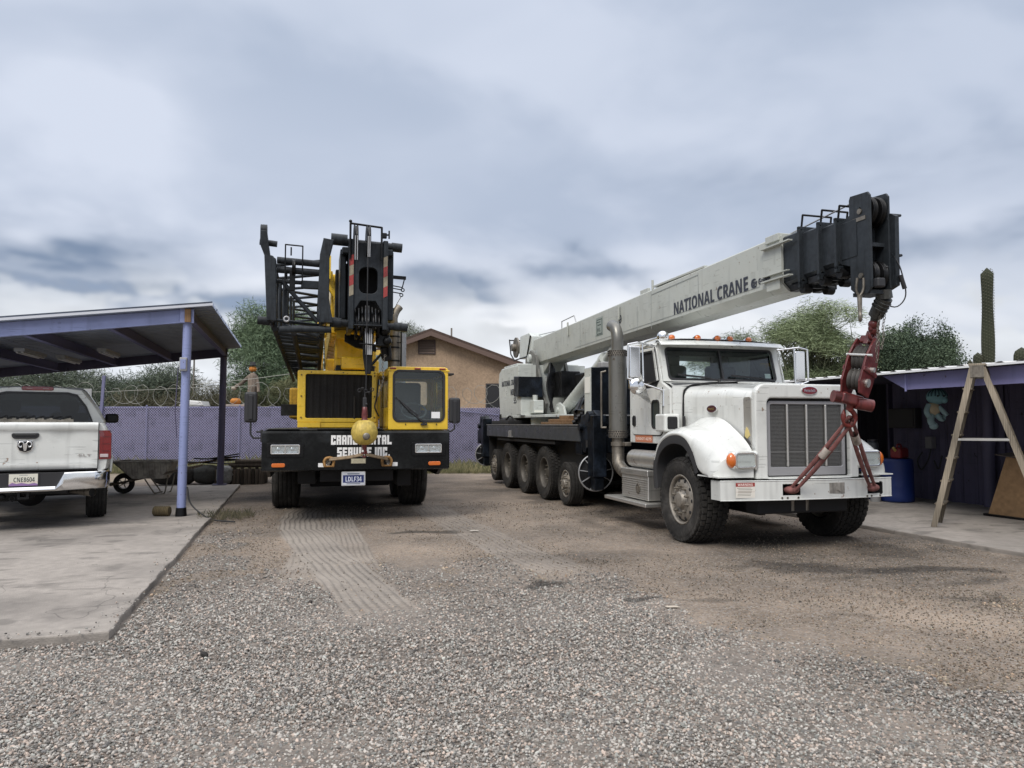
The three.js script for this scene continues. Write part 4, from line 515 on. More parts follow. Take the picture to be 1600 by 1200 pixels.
{ // pumpkin scarecrow and ornament over the fence
  const s = thing('scarecrow', 'scarecrow with an orange pumpkin head standing behind the fence by the crane mirror', 'scarecrow', [-8.72, 0, -24.7]); const or = mat([0.50, 0.19, 0.03], 0.7);
  part('pumpkin_head', or, s, p => { for (let i = 0; i < 8; i++) { const a = i / 8 * 6.283; p.sph(0.085, 0.055 * Math.cos(a), 3.33, 0.055 * Math.sin(a), 10, 8, 0.9, 1.05, 0.9); } }); part('stem', M.woodBrown, s, p => p.cyl([0, 3.44, 0], [0.03, 3.55, 0], 0.03, 0.02, 8)); part('hat', M.black, s, p => p.lathe([[0.001, 0.14], [0.08, 0.12], [0.1, 0.02], [0.17, 0]], 14, 'y', 0, 3.44, 0)); part('pole', M.woodGrey, s, p => p.cyl([0, 0, 0], [0, 3.2, 0], 0.035, 0.03, 8)); part('shirt', mat([0.28, 0.24, 0.21], 0.95, 0, { map: TX.grimeHard }), s, p => { p.lathe([[0.06, 3.2], [0.16, 3.1], [0.15, 2.7], [0.19, 2.35], [0.001, 2.34]], 14, 'y', 0, 0, 0); p.tube([[-0.12, 3.08, 0], [-0.35, 2.85, 0.04], [-0.55, 2.72, 0.06]], 0.06, 8, 14); p.tube([[0.12, 3.08, 0], [0.2, 2.8, 0.05], [0.24, 2.55, 0.1]], 0.055, 8, 14); }); part('glove', mat([0.36, 0.32, 0.26], 0.9), s, p => p.sph(0.075, -0.6, 2.68, 0.06, 10, 8, 1.3, 0.9, 0.8));
  const q = thing('pumpkin', 'small orange pumpkin on a pale ledge just over the fence top', 'pumpkin', [-9.2, 2.13, -24.5]); part('flesh', or, q, p => { for (let i = 0; i < 8; i++) { const a = i / 8 * 6.283; p.sph(0.11, 0.08 * Math.cos(a), 0.1, 0.08 * Math.sin(a), 10, 8, 0.95, 0.95, 0.95); } }); part('stem', M.woodBrown, q, p => p.cyl([0, 0.18, 0], [0.02, 0.25, 0], 0.02, 0.015, 7));
  const l = thing('brick_ledge', 'pale brick pier ledge under the orange pumpkin behind the fence', 'pier', [-9.15, 0, -24.55]); part('pier', mat([0.36, 0.27, 0.23], 0.9, 0, { map: TX.stucco }), l, p => p.span(-0.36, 0.36, 0, 2.06, -0.2, 0.2, 0.01)); part('coping', mat([0.40, 0.32, 0.28], 0.9), l, p => p.span(-0.4, 0.4, 2.06, 2.13, -0.24, 0.24, 0.01));
  const u = thing('utility_pole', 'slim dark pole standing behind the fence above the hedge', 'pole', [-11.35, 0, -26.2]); part('shaft', M.dullSteel, u, p => p.cyl([0, 0, 0], [0, 3.9, 0], 0.035, 0.03, 8)); part('cap', M.black, u, p => p.sph(0.045, 0, 3.92, 0, 8, 6));
  const sg = thing('metal_sign', 'small plain grey sheet fixed above the fence beside the pickup cab', 'sign', [-14.05, 2.1, -23.85]); part('panel', M.galv, sg, p => p.span(-0.02, 0.42, 0.08, 0.52, -0.01, 0.01, 0.004)); part('stake', M.purple, sg, p => p.span(0.16, 0.2, -0.3, 0.5, -0.04, -0.012));
  const wh = thing('white_container', 'white bundle showing over the fence top left of the lilac post', 'container', [-10.95, 0, -25.4]); part('body', mat([0.62, 0.62, 0.6], 0.7, 0, { map: TX.grime }), wh, p => { p.span(-0.36, 0.36, 0, 2.16, -0.3, 0.3, 0.1); }); part('cover', mat([0.68, 0.68, 0.66], 0.7), wh, p => p.ext([[-0.42, 2.1], [0.42, 2.1], [0.36, 2.26], [-0.22, 2.3]], 0.66, 'z', 0, { b: 0.03 }));
}
{ // grass along the fence and weeds by the post
  const blade = (() => { const p = []; const r = mulberry(5); for (let i = 0; i < 9; i++) { const a = r() * 6.28, l = 0.6 + 0.5 * r(), x = (r() - 0.5) * 0.3, z = (r() - 0.5) * 0.3, w = 0.012, bx = Math.cos(a) * 0.35, bz = Math.sin(a) * 0.35; p.push(x - w, 0, z, x + w, 0, z + w, x + bx * 0.4, l * 0.6, z + bz * 0.4, x + w, 0, z, x + bx * 0.4 + w, l * 0.6, z + bz * 0.4, x + bx, l, z + bz); } const g = new THREE.BufferGeometry(); g.setAttribute('position', new THREE.Float32BufferAttribute(p, 3)); g.computeVertexNormals(); return g; })();
  const spread = (label, n, fn, c0, c1, cat = 'grass') => { const im = new THREE.InstancedMesh(blade, leafMat, n); im.name = numbered(cat === 'grass' ? 'grass' : 'weeds'); tag(im, label, cat); im.userData.kind = 'stuff'; const o = new THREE.Object3D(), c = new THREE.Color(); for (let i = 0; i < n; i++) { const [x, z, s, y] = fn(); o.position.set(x, y || 0, z); o.rotation.set(0, rnd() * 6.28, 0); o.scale.set(s * 1.3, s, s * 1.3); o.updateMatrix(); im.setMatrixAt(i, o.matrix); const t = rnd(); c.setRGB(mix(c0[0], c1[0], t), mix(c0[1], c1[1], t), mix(c0[2], c1[2], t)); im.setColorAt(i, c); } im.castShadow = im.receiveShadow = true; scene.add(im); };
  spread('strip of rough green and dry grass growing along the fence foot', 5200, () => { const x = rr2(-22, 3.2); const d = Math.pow(rnd(), 0.8) * (1.5 + 0.8 * fbm(x * 0.7, 3, 2)); return [x, -23.85 + d, rr2(0.18, 0.5) * (1 - 0.3 * d) * (0.7 + 0.7 * fbm(x * 0.5 + 5, 9, 2))]; }, [0.10, 0.115, 0.05], [0.30, 0.27, 0.15]);
  spread('scrappy low weeds at the slab edge beside the lilac post', 90, () => { const a = rnd() * 6.28, r = Math.sqrt(rnd()); return [-4.45 + 0.42 * r * Math.cos(a), -11.55 + 0.5 * r * Math.sin(a), rr2(0.05, 0.14), 0.02]; }, [0.05, 0.055, 0.03], [0.17, 0.145, 0.09], 'weeds');
}
// ---------------------------------------------------------------- wheels
function tyreGeo(R, w, o = {}) { // axis along x, outer face at -x
  const p = new P(), r0 = o.bead || R * 0.55, h = w / 2, td = o.td || 0.016, Rt = R - td; const prof = [[r0, -h * 0.78], [r0 + 0.02, -h * 0.86], [mix(r0, R, 0.35), -h * 0.985], [mix(r0, R, 0.6), -h], [mix(r0, R, 0.82), -h * 0.965], [R - 0.03, -h * 0.92], [Rt - 0.006, -h * 0.82]];
  const mid = []; const ribs = o.ribs || 0;
  if (ribs) { for (let i = 0; i < ribs; i++) { const a = mix(-h * 0.80, h * 0.80, i / ribs), b = mix(-h * 0.80, h * 0.80, (i + 1) / ribs), gp = w * 0.018; mid.push([Rt, a + gp * 0.5], [R, a + gp], [R, b - gp], [Rt, b - gp * 0.5]); } }
  else mid.push([Rt, -h * 0.6], [Rt, 0], [Rt, h * 0.6]);
  const full = [...prof, ...mid, ...prof.map(([r, y]) => [r, -y]).reverse()];
  const g = new THREE.LatheGeometry(full.map(q => new THREE.Vector2(q[0], q[1])), o.seg || 56); g.rotateZ(-Math.PI / 2); p.g.push(g);
  if (o.blocks) { // chunky tread blocks
    const [rows, n] = o.blocks, bw = w * 0.86 / rows; for (let r = 0; r < rows; r++) for (let i = 0; i < n; i++) { const a = (i + (r % 2) * 0.5) / n * 6.2832, len = 6.2832 * R / n * 0.84; const g = new THREE.BoxGeometry(bw * 0.86, td * 1.3, len); const q = g.attributes.position; for (let k = 0; k < q.count; k++) if (q.getY(k) > 0) { q.setX(k, q.getX(k) * 0.9); q.setZ(k, q.getZ(k) * 0.92); } g.translate((r - (rows - 1) / 2) * bw, R - td * 0.65 - (r === 0 || r === rows - 1 ? 0.006 : 0), 0); g.rotateX(a); p.g.push(g); }
    for (const s of [-1, 1]) for (let i = 0; i < n; i++) { const a = (i + 0.25) / n * 6.2832; const g = new THREE.BoxGeometry(0.02, 0.045, 6.2832 * R / n * 0.55); g.translate(s * h * 0.93, R - 0.045, 0); g.rotateX(a); p.g.push(g); }
  }
  for (const rr of [0.66, 0.86]) { const g = new THREE.TorusGeometry(mix(r0, R, rr), 0.004, 4, 48); g.rotateY(Math.PI / 2); g.translate(-h * 0.985, 0, 0); p.g.push(g); }
  return p.geo();
}
function rimGeo(r, w, deep, holes, slots) { // outer face at -x; deep: how far the disc sits back from the outer lip
  const p = new P(), h = w / 2; p.lathe([[r, -h * 0.80], [r + 0.012, -h * 0.86], [r - 0.004, -h * 0.88], [r - 0.02, -h * 0.78], [r - 0.035, -h * 0.4 ], [r - 0.04, h * 0.5], [r - 0.02, h * 0.8]], 48, 'x', 0, 0, 0);
  const x0 = -h * 0.86 + deep; p.lathe([[r - 0.034, x0 + 0.02], [r * 0.82, x0 - (deep > 0.1 ? 0.0 : 0.02)], [r * 0.62, x0 - 0.035], [r * 0.5, x0 - 0.03], [r * 0.48, x0 - 0.02]].map(q => q), 48, 'x', 0, 0, 0);
  p.lathe([[r * 0.5, x0 - 0.022], [r * 0.34, x0 - 0.024], [r * 0.33, x0 - 0.07], [r * 0.27, x0 - 0.085], [0.001, x0 - 0.088]], 28, 'x', 0, 0, 0);
  return p.geo();
}
function nutGeo(r, w, deep, n) { const p = new P(), x0 = -w * 0.43 + deep; for (let i = 0; i < n; i++) { const a = i / n * 6.2832; p.cyl([x0 - 0.03, r * 0.56 * Math.cos(a), r * 0.56 * Math.sin(a)], [x0 - 0.085, r * 0.56 * Math.cos(a), r * 0.56 * Math.sin(a)], 0.021, 0.014, 6); } return p.geo(); }
function holeGeo(r, w, deep, n) { const p = new P(), x0 = -w * 0.43 + deep; for (let i = 0; i < n; i++) { const a = (i + 0.5) / n * 6.2832; p.sph(0.026, x0 - 0.018, r * 0.78 * Math.cos(a), r * 0.78 * Math.sin(a), 10, 6, 0.5, 1, 1); } return p.geo(); }
const WH = {};
function wheel(parent, kind, x, y, z, side, turn = 0) { // side -1: outer face to -x
  const K = { front: { R: 0.535, w: 0.40, rim: 0.30, t: { blocks: [5, 40], td: 0.024, bead: 0.295 }, deep: 0.045, nuts: 10, holes: 10, m: M.hub },
    rear: { R: 0.525, w: 0.29, rim: 0.295, t: { blocks: [4, 46], td: 0.016, bead: 0.29 }, deep: 0.15, nuts: 10, holes: 10, m: M.hubDark }, lift: { R: 0.39, w: 0.25, rim: 0.235, t: { ribs: 4, td: 0.012, bead: 0.23 }, deep: 0.03, nuts: 10, holes: 8, m: M.hub },
    crane: { R: 0.60, w: 0.44, rim: 0.31, t: { ribs: 5, td: 0.016, bead: 0.3 }, deep: 0.12, nuts: 10, holes: 8, m: M.dullSteel }, pickup: { R: 0.40, w: 0.275, rim: 0.225, t: { ribs: 5, td: 0.012, bead: 0.22 }, deep: 0.05, nuts: 8, holes: 8, m: M.alu } }[kind];
  if (!WH[kind]) WH[kind] = [tyreGeo(K.R, K.w, K.t), rimGeo(K.rim, K.w, K.deep), nutGeo(K.rim, K.w, K.deep, K.nuts), holeGeo(K.rim, K.w, K.deep, K.holes)];
  const g = new THREE.Group(); g.name = 'wheel'; g.position.set(x, y, z); g.rotation.y = (side > 0 ? Math.PI : 0) + turn; parent.add(g);
  mesh('tyre', WH[kind][0], M.rubber, g); mesh('rim', WH[kind][1], K.m, g); for (const [n, i, m] of [['lug_nuts', 2, M.dullSteel], ['hand_holes', 3, M.frame]]) mesh(n, WH[kind][i], m, g).userData.kind = 'stuff'; return g;
}
// ================================================================ white crane truck
{
  const T = thing('crane_truck', 'white conventional truck carrying a long grey telescopic crane boom over its cab', 'crane truck', [3.238, 0, -9.576], 15.5);
  // ---- wheels and running gear
  for (const s of [-1, 1]) {
    wheel(T, 'front', s * 1.0, 0.532, 0, s, 0.0);
    for (const z of [-5.5, -6.87, -8.24]) { wheel(T, 'rear', s * 1.055, 0.522, z, s); mesh('inner_tyre', WH.rear[0], M.rubber, T).position.set(s * 0.73, 0.522, z); }
    wheel(T, 'lift', s * 1.06, 0.40, -4.28, s); wheel(T, 'lift', s * 1.04, 0.46, -9.6, s);
  }
  part('chassis', M.frame, T, p => { for (const s of [-1, 1]) p.span(s * 0.36, s * 0.46, 0.62, 0.98, -10.2, 0.85, 0.01); p.span(-0.5, 0.5, 0.42, 0.62, -0.12, 0.12, 0.04); p.cyl([-0.95, 0.52, 0], [0.95, 0.52, 0], 0.07, 0.07, 12); for (const z of [-5.5, -6.87, -8.24]) { p.cyl([-1, 0.52, z], [1, 0.52, z], 0.11, 0.11, 12); p.sph(0.26, 0, 0.52, z, 14, 10); } for (const z of [-4.28, -9.6]) p.cyl([-1, 0.42, z], [1, 0.42, z], 0.06, 0.06, 10); p.span(-0.5, 0.5, 0.44, 1.4, -1.6, 0.6, 0.06); p.span(-1.0, 1.0, 0.66, 1.2, -10.0, -3.5, 0.02); p.cyl([0, 0.55, -1], [0, 0.6, -5.3], 0.06, 0.06, 10); p.span(-0.62, 0.62, 0.42, 0.60, 0.55, 0.82, 0.03); });
  part('front_spring', M.frame, T, p => { for (const s of [-1, 1]) { p.span(s * 0.36, s * 0.46, 0.38, 0.46, -0.6, 0.6, 0.02); p.cyl([s * 0.6, 0.45, 0.1], [s * 0.55, 0.85, 0.25], 0.04, 0.04, 10); } });
  part('tow_pin', M.dullSteel, T, p => { p.span(-0.72, -0.52, 0.60, 0.66, 0.8, 0.98, 0.02); p.cyl([-0.15, 0.45, 0.8], [-0.15, 0.6, 0.8], 0.03, 0.03, 8); p.cyl([0.05, 0.45, 0.8], [0.05, 0.6, 0.8], 0.03, 0.03, 8); });
  // ---- bumper
  { const y0 = 0.605, y1 = 0.825, bow = x => 1.02 - 0.10 * Math.pow(Math.abs(x) / 1.17, 2.2); const pk = [[-0.42, -0.19, 0.655, 0.785], [0.77, 1.0, 0.645, 0.775]];
    const b = part('bumper', M.white, T, p => { // steel channel with two tow pockets let into its face
      const xs = [-1.17, -1.0, -0.8, -0.6, -0.42, -0.19, 0, 0.2, 0.4, 0.6, 0.77, 1.0, 1.17];
      for (let i = 0; i + 1 < xs.length; i++) { const a = xs[i], c = xs[i + 1], k = pk.find(q => Math.abs(q[0] - a) < 1e-6); const strips = k ? [[y0, k[2]], [k[3], y1]] : [[y0, y1]]; for (const [ya, yb2] of strips) { p.loft([[[a, ya, bow(a)], [a, yb2, bow(a)]], [[c, ya, bow(c)], [c, yb2, bow(c)]]], { flat: true }); } }
      const edge = (y, dz) => { p.loft([xs.map(x => [x, y, bow(x)]), xs.map(x => [x, y, bow(x) - dz])], { flat: true }); }; edge(y1, 0.2); edge(y0, 0.2); for (const x of [-1.17, 1.17]) p.loft([[[x, y0, bow(x)], [x, y1, bow(x)]], [[x, y0, bow(x) - 0.2], [x, y1, bow(x) - 0.2]]], { flat: true }); p.tube(xs.map(x => [x, y1, bow(x) - 0.002]), 0.007, 6, 40); p.tube(xs.map(x => [x, y0, bow(x) - 0.002]), 0.007, 6, 40); });
    for (const q of pk) { part('tow_pocket', M.frame, b, p => { p.span(q[0] - 0.01, q[1] + 0.01, q[2] - 0.01, q[3] + 0.01, 0.84, 0.86); const z = bow((q[0] + q[1]) / 2); for (const [a, c, d, e] of [[q[0] - 0.012, q[0], q[2], q[3]], [q[1], q[1] + 0.012, q[2], q[3]], [q[0], q[1], q[2] - 0.012, q[2]], [q[0], q[1], q[3], q[3] + 0.012]]) p.span(a, c, d, e, z - 0.16, z - 0.012); p.cyl([(q[0] + q[1]) / 2, q[2], 0.93], [(q[0] + q[1]) / 2, q[3], 0.93], 0.02, 0.02, 8); });
      part('bolts', M.dullSteel, b, p => { for (const k of [-0.01, 0.06, 0.2]) p.cyl([q[0] + k, q[2] - 0.027, bow(q[0] + k) - 0.01], [q[0] + k, q[2] - 0.027, bow(q[0] + k) + 0.008], 0.012, 0.012, 6); }); }
    printed('warning_label', canvasMat(256, 200, (c, w, h) => { c.fillStyle = '#d9d5cb'; c.fillRect(0, 0, w, h); c.fillStyle = '#93332f'; c.fillRect(0, 0, w, 52); c.fillStyle = '#e8dcd4'; c.font = 'bold 42px sans-serif'; c.textAlign = 'center'; c.fillText('WARNING', w / 2, 41); c.fillStyle = '#6b675f'; for (let i = 0; i < 6; i++) c.fillRect(16 + (i * 37 % 20), 68 + i * 20, 190 - (i * 53 % 50), 6); c.fillStyle = 'rgba(120,60,50,0.35)'; c.fillRect(0, 120, w, 4); }), b, 0.235, 0.17, X(-0.88, 0.722, bow(-0.88) + 0.004, -0.085));
    const smear = part('dirty_patch', mat([0.42, 0.42, 0.41], 0.7, 0, { map: TX.grimeHard }), b, p => { p.span(0.20, 0.42, 0.66, 0.79, 1.006, 1.018, 0.005); p.box(0.06, 0.012, 0.012, 0.33, 0.70, 1.022, 0, 0, 0, -0.4); });
  }
  // ---- hood, crown and grille
  const HW = 0.70;
  const hood = part('hood', M.white, T, p => {
    const rows = []; for (let k = 0; k <= 12; k++) { const t = k / 12, z = mix(-0.56, 0.86, t), hw = mix(0.80, HW, Math.pow(t, 0.8)), top = mix(2.03, 1.93, t) + 0.012 * Math.sin(t * 3.14), r = mix(0.16, 0.14, t), b = 0.84; const s = [[-hw, b, z], [-hw, 1.2, z], [-hw, top - r - 0.15, z]]; for (let i = 0; i <= 6; i++) { const a = Math.PI - i / 6 * Math.PI / 2; s.push([-hw + r + r * Math.cos(a), top - 0.045 - r + r * Math.sin(a), z]); } s.push([-hw * 0.45, top - 0.012, z], [0, top, z]); const mir = s.slice(0, -1).reverse().map(q => [-q[0], q[1], q[2]]); rows.push([...s, ...mir]); } p.loft(rows);
    p.tube([[-0.01, 2.04, -0.5], [0, 1.975, 0.5], [0, 1.94, 0.84]], 0.008, 6, 20); });
  part('hood_gap', M.frame, hood, p => { p.tube([[-0.806, 0.95, -0.575], [-0.806, 1.75, -0.575], [-0.74, 1.97, -0.575], [-0.4, 2.035, -0.575], [0, 2.05, -0.575]], 0.012, 6, 40); });
  const crownOut = rrect(-HW - 0.005, 0.84, HW + 0.005, 1.945, [0.02, 0.02, 0.14, 0.14], 6), hole = rrect(-0.545, 0.86, 0.585, 1.775, [0.02, 0.02, 0.06, 0.06], 4);
  const crown = part('grille_surround', M.white, T, p => { p.ext(crownOut, 0.09, 'z', 0.885, { holes: [hole], b: 0.022, bs: 3 }); });
  for (const s of [-1, 1]) part('corner_trim', M.alu, crown, p => { p.ext(rrect(0.70, 0.86, 0.845, 1.79, 0.03).map(q => q), 0.012, 'x', s * (HW + 0.006)); p.span(s * (HW + 0.012), s * (HW + 0.018), 1.05, 1.06, 0.72, 0.83); p.span(s * (HW + 0.012), s * (HW + 0.018), 1.22, 1.23, 0.72, 0.83); });
  part('worn_patch', mat([0.62, 0.50, 0.20], 0.8), crown, p => p.ext([[0.72, 1.33], [0.77, 1.30], [0.83, 1.34], [0.80, 1.40], [0.76, 1.44], [0.735, 1.40]], 0.004, 'x', -HW - 0.0145));
  part('grille_gap', M.frame, crown, p => { p.ext(rrect(-0.56, 0.845, 0.60, 1.79, 0.06, 4), 0.05, 'z', 0.845, { holes: [rrect(-0.515, 0.875, 0.555, 1.745, [0.015, 0.015, 0.05, 0.05], 4)] }); p.span(-0.6, 0.62, 0.84, 1.79, 0.62, 0.66); });
  const gr = part('grille_frame', mat([0.36, 0.36, 0.37], 0.45, 0.4), crown, p => p.ext(rrect(-0.515, 0.872, 0.553, 1.745, [0.015, 0.015, 0.05, 0.05], 4), 0.03, 'z', 0.862, { holes: [rrect(-0.475, 0.97, 0.515, 1.705, 0.02)], b: 0.006 }));
  part('grille_mesh', mat([0.16, 0.16, 0.155], 0.5, 0.4), gr, p => { for (let i = 0; i < 46; i++) p.box(0.99, 0.0085, 0.006, 0.02, 0.978 + i * 0.0159, 0.852); for (let i = 0; i < 60; i++) p.box(0.006, 0.735, 0.005, -0.47 + i * 0.0167, 1.337, 0.848); p.span(-0.475, 0.515, 1.135, 1.155, 0.853, 0.858); }).userData.kind = 'stuff';
  part('radiator_core', mat([0.05, 0.05, 0.048], 0.8), gr, p => p.span(-0.48, 0.52, 0.96, 1.71, 0.78, 0.80));
  for (const x of [-0.245, 0.02, 0.285]) part('grille_bar', M.alu, gr, p => { p.span(x - 0.014, x + 0.014, 0.975, 1.705, 0.858, 0.888, 0.012); });
  const emb = (ax, x, y, z, nm) => { const e = part(nm, M.chrome, crown, p => ax === 'z' ? p.ext(ring(x, y, 0.11, 0.052, 28), 0.02, 'z', z, { b: 0.006 }) : p.ext(ring(z, y, 0.115, 0.048, 28), 0.016, 'x', x, { b: 0.004 })); part('emblem_face', ax === 'z' ? mat([0.17, 0.012, 0.02], 0.35) : mat([0.05, 0.008, 0.012], 0.5), e, p => ax === 'z' ? p.ext(ring(x, y, 0.10, 0.043, 28), 0.006, 'z', z + 0.0115) : p.ext(ring(z, y, 0.110, 0.044, 28), 0.006, 'x', x - 0.0095)); part('emblem_script', M.chrome, e, p => ax === 'z' ? p.text('Peterbilt', 0.034, 0.003, 0.15, X(x, y, z + 0.014)) : p.text('Peterbilt', 0.028, 0.003, 0.14, X(x - 0.0125, y, z, -Math.PI / 2))); };
  emb('z', 0.02, 1.868, 0.935, 'front_emblem'); emb('x', -0.772, 1.665, 0.10, 'side_emblem');
  // ---- fenders with lamps
  const FS = [[-1.195, -0.03, [[-.64, .98], [-.52, 1.17], [-.28, 1.295], [0, 1.32], [.22, 1.26], [.4, 1.09], [.5, .93], [.58, .89], [.70, .87], [.72, .86]]], [-1.215, 0, [[-.64, 1.0], [-.52, 1.2], [-.28, 1.325], [0, 1.35], [.22, 1.29], [.4, 1.12], [.5, .96], [.6, .91], [.72, .88], [.74, .86]]], [-1.19, 0, [[-.66, 1.0], [-.55, 1.23], [-.3, 1.36], [0, 1.385], [.26, 1.335], [.5, 1.19], [.66, 1.07], [.75, 1.0], [.80, .92], [.80, .86]]], [-1.08, 0, [[-.67, 1.0], [-.57, 1.26], [-.3, 1.405], [0, 1.43], [.28, 1.395], [.55, 1.28], [.75, 1.17], [.84, 1.09], [.87, 1.0], [.87, .86]]], [-0.92, 0, [[-.67, 1.0], [-.57, 1.28], [-.3, 1.44], [0, 1.47], [.29, 1.435], [.57, 1.33], [.78, 1.21], [.88, 1.13], [.905, 1.0], [.905, .86]]], [-0.74, 0, [[-.67, 1.0], [-.57, 1.32], [-.3, 1.53], [0, 1.57], [.3, 1.53], [.58, 1.40], [.79, 1.27], [.90, 1.16], [.925, 1.02], [.925, .86]]]];
  for (const s of [-1, 1]) {
    const f = part('fender', M.white, T, p => { const rows = FS.map(([x, , c]) => spline(c.map(q => [q[0], q[1], 0]), 34).map(q => [-s * x * -1 * -1, q[1], q[0]])); const cols = []; for (let j = 0; j < 34; j++) cols.push(spline(rows.map(r => r[j]), 16)); p.loft(cols); p.ext([[0.47, 0.86], [0.92, 0.86], [0.92, 0.875], [0.47, 0.875]], 0.46, 'x', s * 0.97); });
    part('wheel_flare', mat([0.03, 0.03, 0.032], 0.7), f, p => { const out = spline([[-.66, 0.62], [-.68, 0.95], [-.54, 1.18], [-.28, 1.305], [0, 1.33], [.22, 1.27], [.4, 1.10], [.49, .90]].map(q => [q[0], q[1], 0]), 30), inn = spline([[-.58, 0.62], [-.585, 0.9], [-.47, 1.09], [-.25, 1.205], [0, 1.225], [.18, 1.18], [.34, 1.03], [.43, .88]].map(q => [q[0], q[1], 0]), 30); p.loft(out.map((q, i) => [[s * 1.205, q[1], q[0]], [s * 1.212, inn[i][1], inn[i][0]], [s * 1.19, inn[i][1] + 0.01, inn[i][0]], [s * 0.80, inn[i][1] + 0.05, inn[i][0]]])); });
    const hl = part('headlight', M.white, T, p => { p.box(0.36, 0.215, 0.20, s * 0.84, 1.057, 0.845, 0.045); });
    part('lamp_bezel', M.chrome, hl, p => p.ext(rrect(s * 0.855 - 0.135, 0.965, s * 0.855 + 0.135, 1.15, 0.035, 4), 0.03, 'z', 0.945, { holes: [rrect(s * 0.855 - 0.115, 0.985, s * 0.855 + 0.115, 1.13, 0.025, 4)], b: 0.006 }));
    part('lamp_reflector', mat([0.5, 0.51, 0.52], 0.3, 0.9), hl, p => p.loft([rrect(-0.115, -0.07, 0.115, 0.07, 0.025, 4).map(([x, y]) => [s * 0.855 + x, 1.057 + y, 0.945]), rrect(-0.05, -0.04, 0.05, 0.04, 0.02, 4).map(([x, y]) => [s * 0.855 + x, 1.057 + y, 0.90]), rrect(-0.002, -0.002, 0.002, 0.002, 0.001, 4).map(([x, y]) => [s * 0.855 + x, 1.057 + y, 0.897])], { ring: true }));
    part('lamp_lens', M.lens, hl, p => p.ext(rrect(s * 0.855 - 0.116, 0.984, s * 0.855 + 0.116, 1.131, 0.025, 4), 0.008, 'z', 0.957));
    part('turn_lamp', M.amber, hl, p => { p.sph(0.092, s * 1.005, 1.057, 0.90, 16, 12, 0.72, 0.98, 0.62); });
    part('lamp_bracket', M.alu, hl, p => { p.span(s * 0.70, s * 0.735, 0.95, 1.13, 0.86, 0.955, 0.008); });
  }
  // ---- cab
  const cw = 0.97, zr = -1.9, zf = -0.72;
  const sideOut = [[zr, 1.2], [zf + 0.1, 1.2], [zf + 0.1, 1.95], [-0.88, 2.06], [-1.02, 2.56], [-1.05, 2.63], [zr + 0.03, 2.66], [zr, 2.62]];
  const cab = part('cab', M.white, T, p => {
    for (const s of [-1, 1]) p.ext(sideOut, 0.05, 'x', s * cw * 0.985, { holes: [[[-1.74, 2.07], [-0.98, 2.07], [-1.11, 2.50], [-1.70, 2.50]]], b: 0.012 });
    p.ext([[-cw, 1.2], [cw, 1.2], [cw, 2.62], [-cw, 2.62]], 0.04, 'z', zr + 0.01, { holes: [rrect(-0.7, 2.05, 0.7, 2.45, 0.06)] });
    p.span(-cw, cw, 1.2, 1.24, zr, zf + 0.1); // floor
    p.loft([[[-0.94, 1.97, -0.60], [0, 2.06, -0.54], [0.94, 1.97, -0.60]], [[-0.93, 2.02, -0.72], [0, 2.075, -0.70], [0.93, 2.02, -0.72]], [[-0.93, 2.06, -0.90], [0, 2.075, -0.86], [0.93, 2.06, -0.90]]]); // cowl
    p.ext([[-0.95, 1.2], [0.95, 1.2], [0.95, 1.98], [-0.95, 1.98]], 0.03, 'z', -0.6);
    // roof
    const rows = []; for (let k = 0; k <= 10; k++) { const t = k / 10, z = mix(zr - 0.02, -1.0, t), up = 0.10 * Math.sin(Math.PI * (0.15 + 0.7 * t)), hw = cw + 0.005, s = [[-hw, 2.58, z], [-hw, 2.61, z]]; for (let i = 0; i <= 8; i++) { const x = mix(-hw + 0.03, hw - 0.03, i / 8); s.push([x, 2.645 + up * (1 - Math.pow(Math.abs(x) / hw, 3)), z]); } s.push([hw, 2.61, z], [hw, 2.58, z]); rows.push(s); } p.loft(rows);
    // windscreen frame, raked
    const R = new THREE.Matrix4().makeTranslation(0, 2.06, -0.885).multiply(new THREE.Matrix4().makeRotationX(-0.285));
    p.ext([[-0.95, 0], [0.95, 0], [0.93, 0.57], [-0.93, 0.57]], 0.05, 'z', 0, { holes: [rrect(-0.85, 0.04, 0.85, 0.50, 0.05)], m: R }); });
  { const R = new THREE.Matrix4().makeTranslation(0, 2.06, -0.885).multiply(new THREE.Matrix4().makeRotationX(-0.285));
    const ws = part('windscreen', M.glass, cab, p => { for (const s of [-1, 1]) p.ext(s < 0 ? rrect(-0.845, 0.045, -0.02, 0.495, 0.045) : rrect(0.02, 0.045, 0.845, 0.495, 0.045), 0.006, 'z', -0.008, { m: R }); });
    part('windscreen_seal', M.plastic, cab, p => { p.ext(rrect(-0.865, 0.025, 0.865, 0.515, 0.06), 0.016, 'z', 0.026, { holes: [rrect(-0.835, 0.055, 0.835, 0.485, 0.05)], m: R }); p.ext([[-0.014, 0.04], [0.014, 0.04], [0.014, 0.5], [-0.014, 0.5]], 0.03, 'z', 0.01, { m: R }); });
    part('wiper', M.plastic, cab, p => { for (const [x0, x1] of [[-0.10, -0.72], [0.78, 0.12]]) { const a = V(x0, 0.0, 0.06).applyMatrix4(R), b = V(x1, 0.085, 0.045).applyMatrix4(R), c = V(mix(x0, x1, 0.25), 0.04, 0.07).applyMatrix4(R); p.poly([a, c, b].map(v => [v.x, v.y, v.z]), 0.009, 6); p.bar(V(mix(x0, x1, 0.2), 0.055, 0.04).applyMatrix4(R).toArray(), V(x1, 0.10, 0.038).applyMatrix4(R).toArray(), 0.014, 0.02); p.sph(0.025, a.x, a.y, a.z, 8, 6); } });
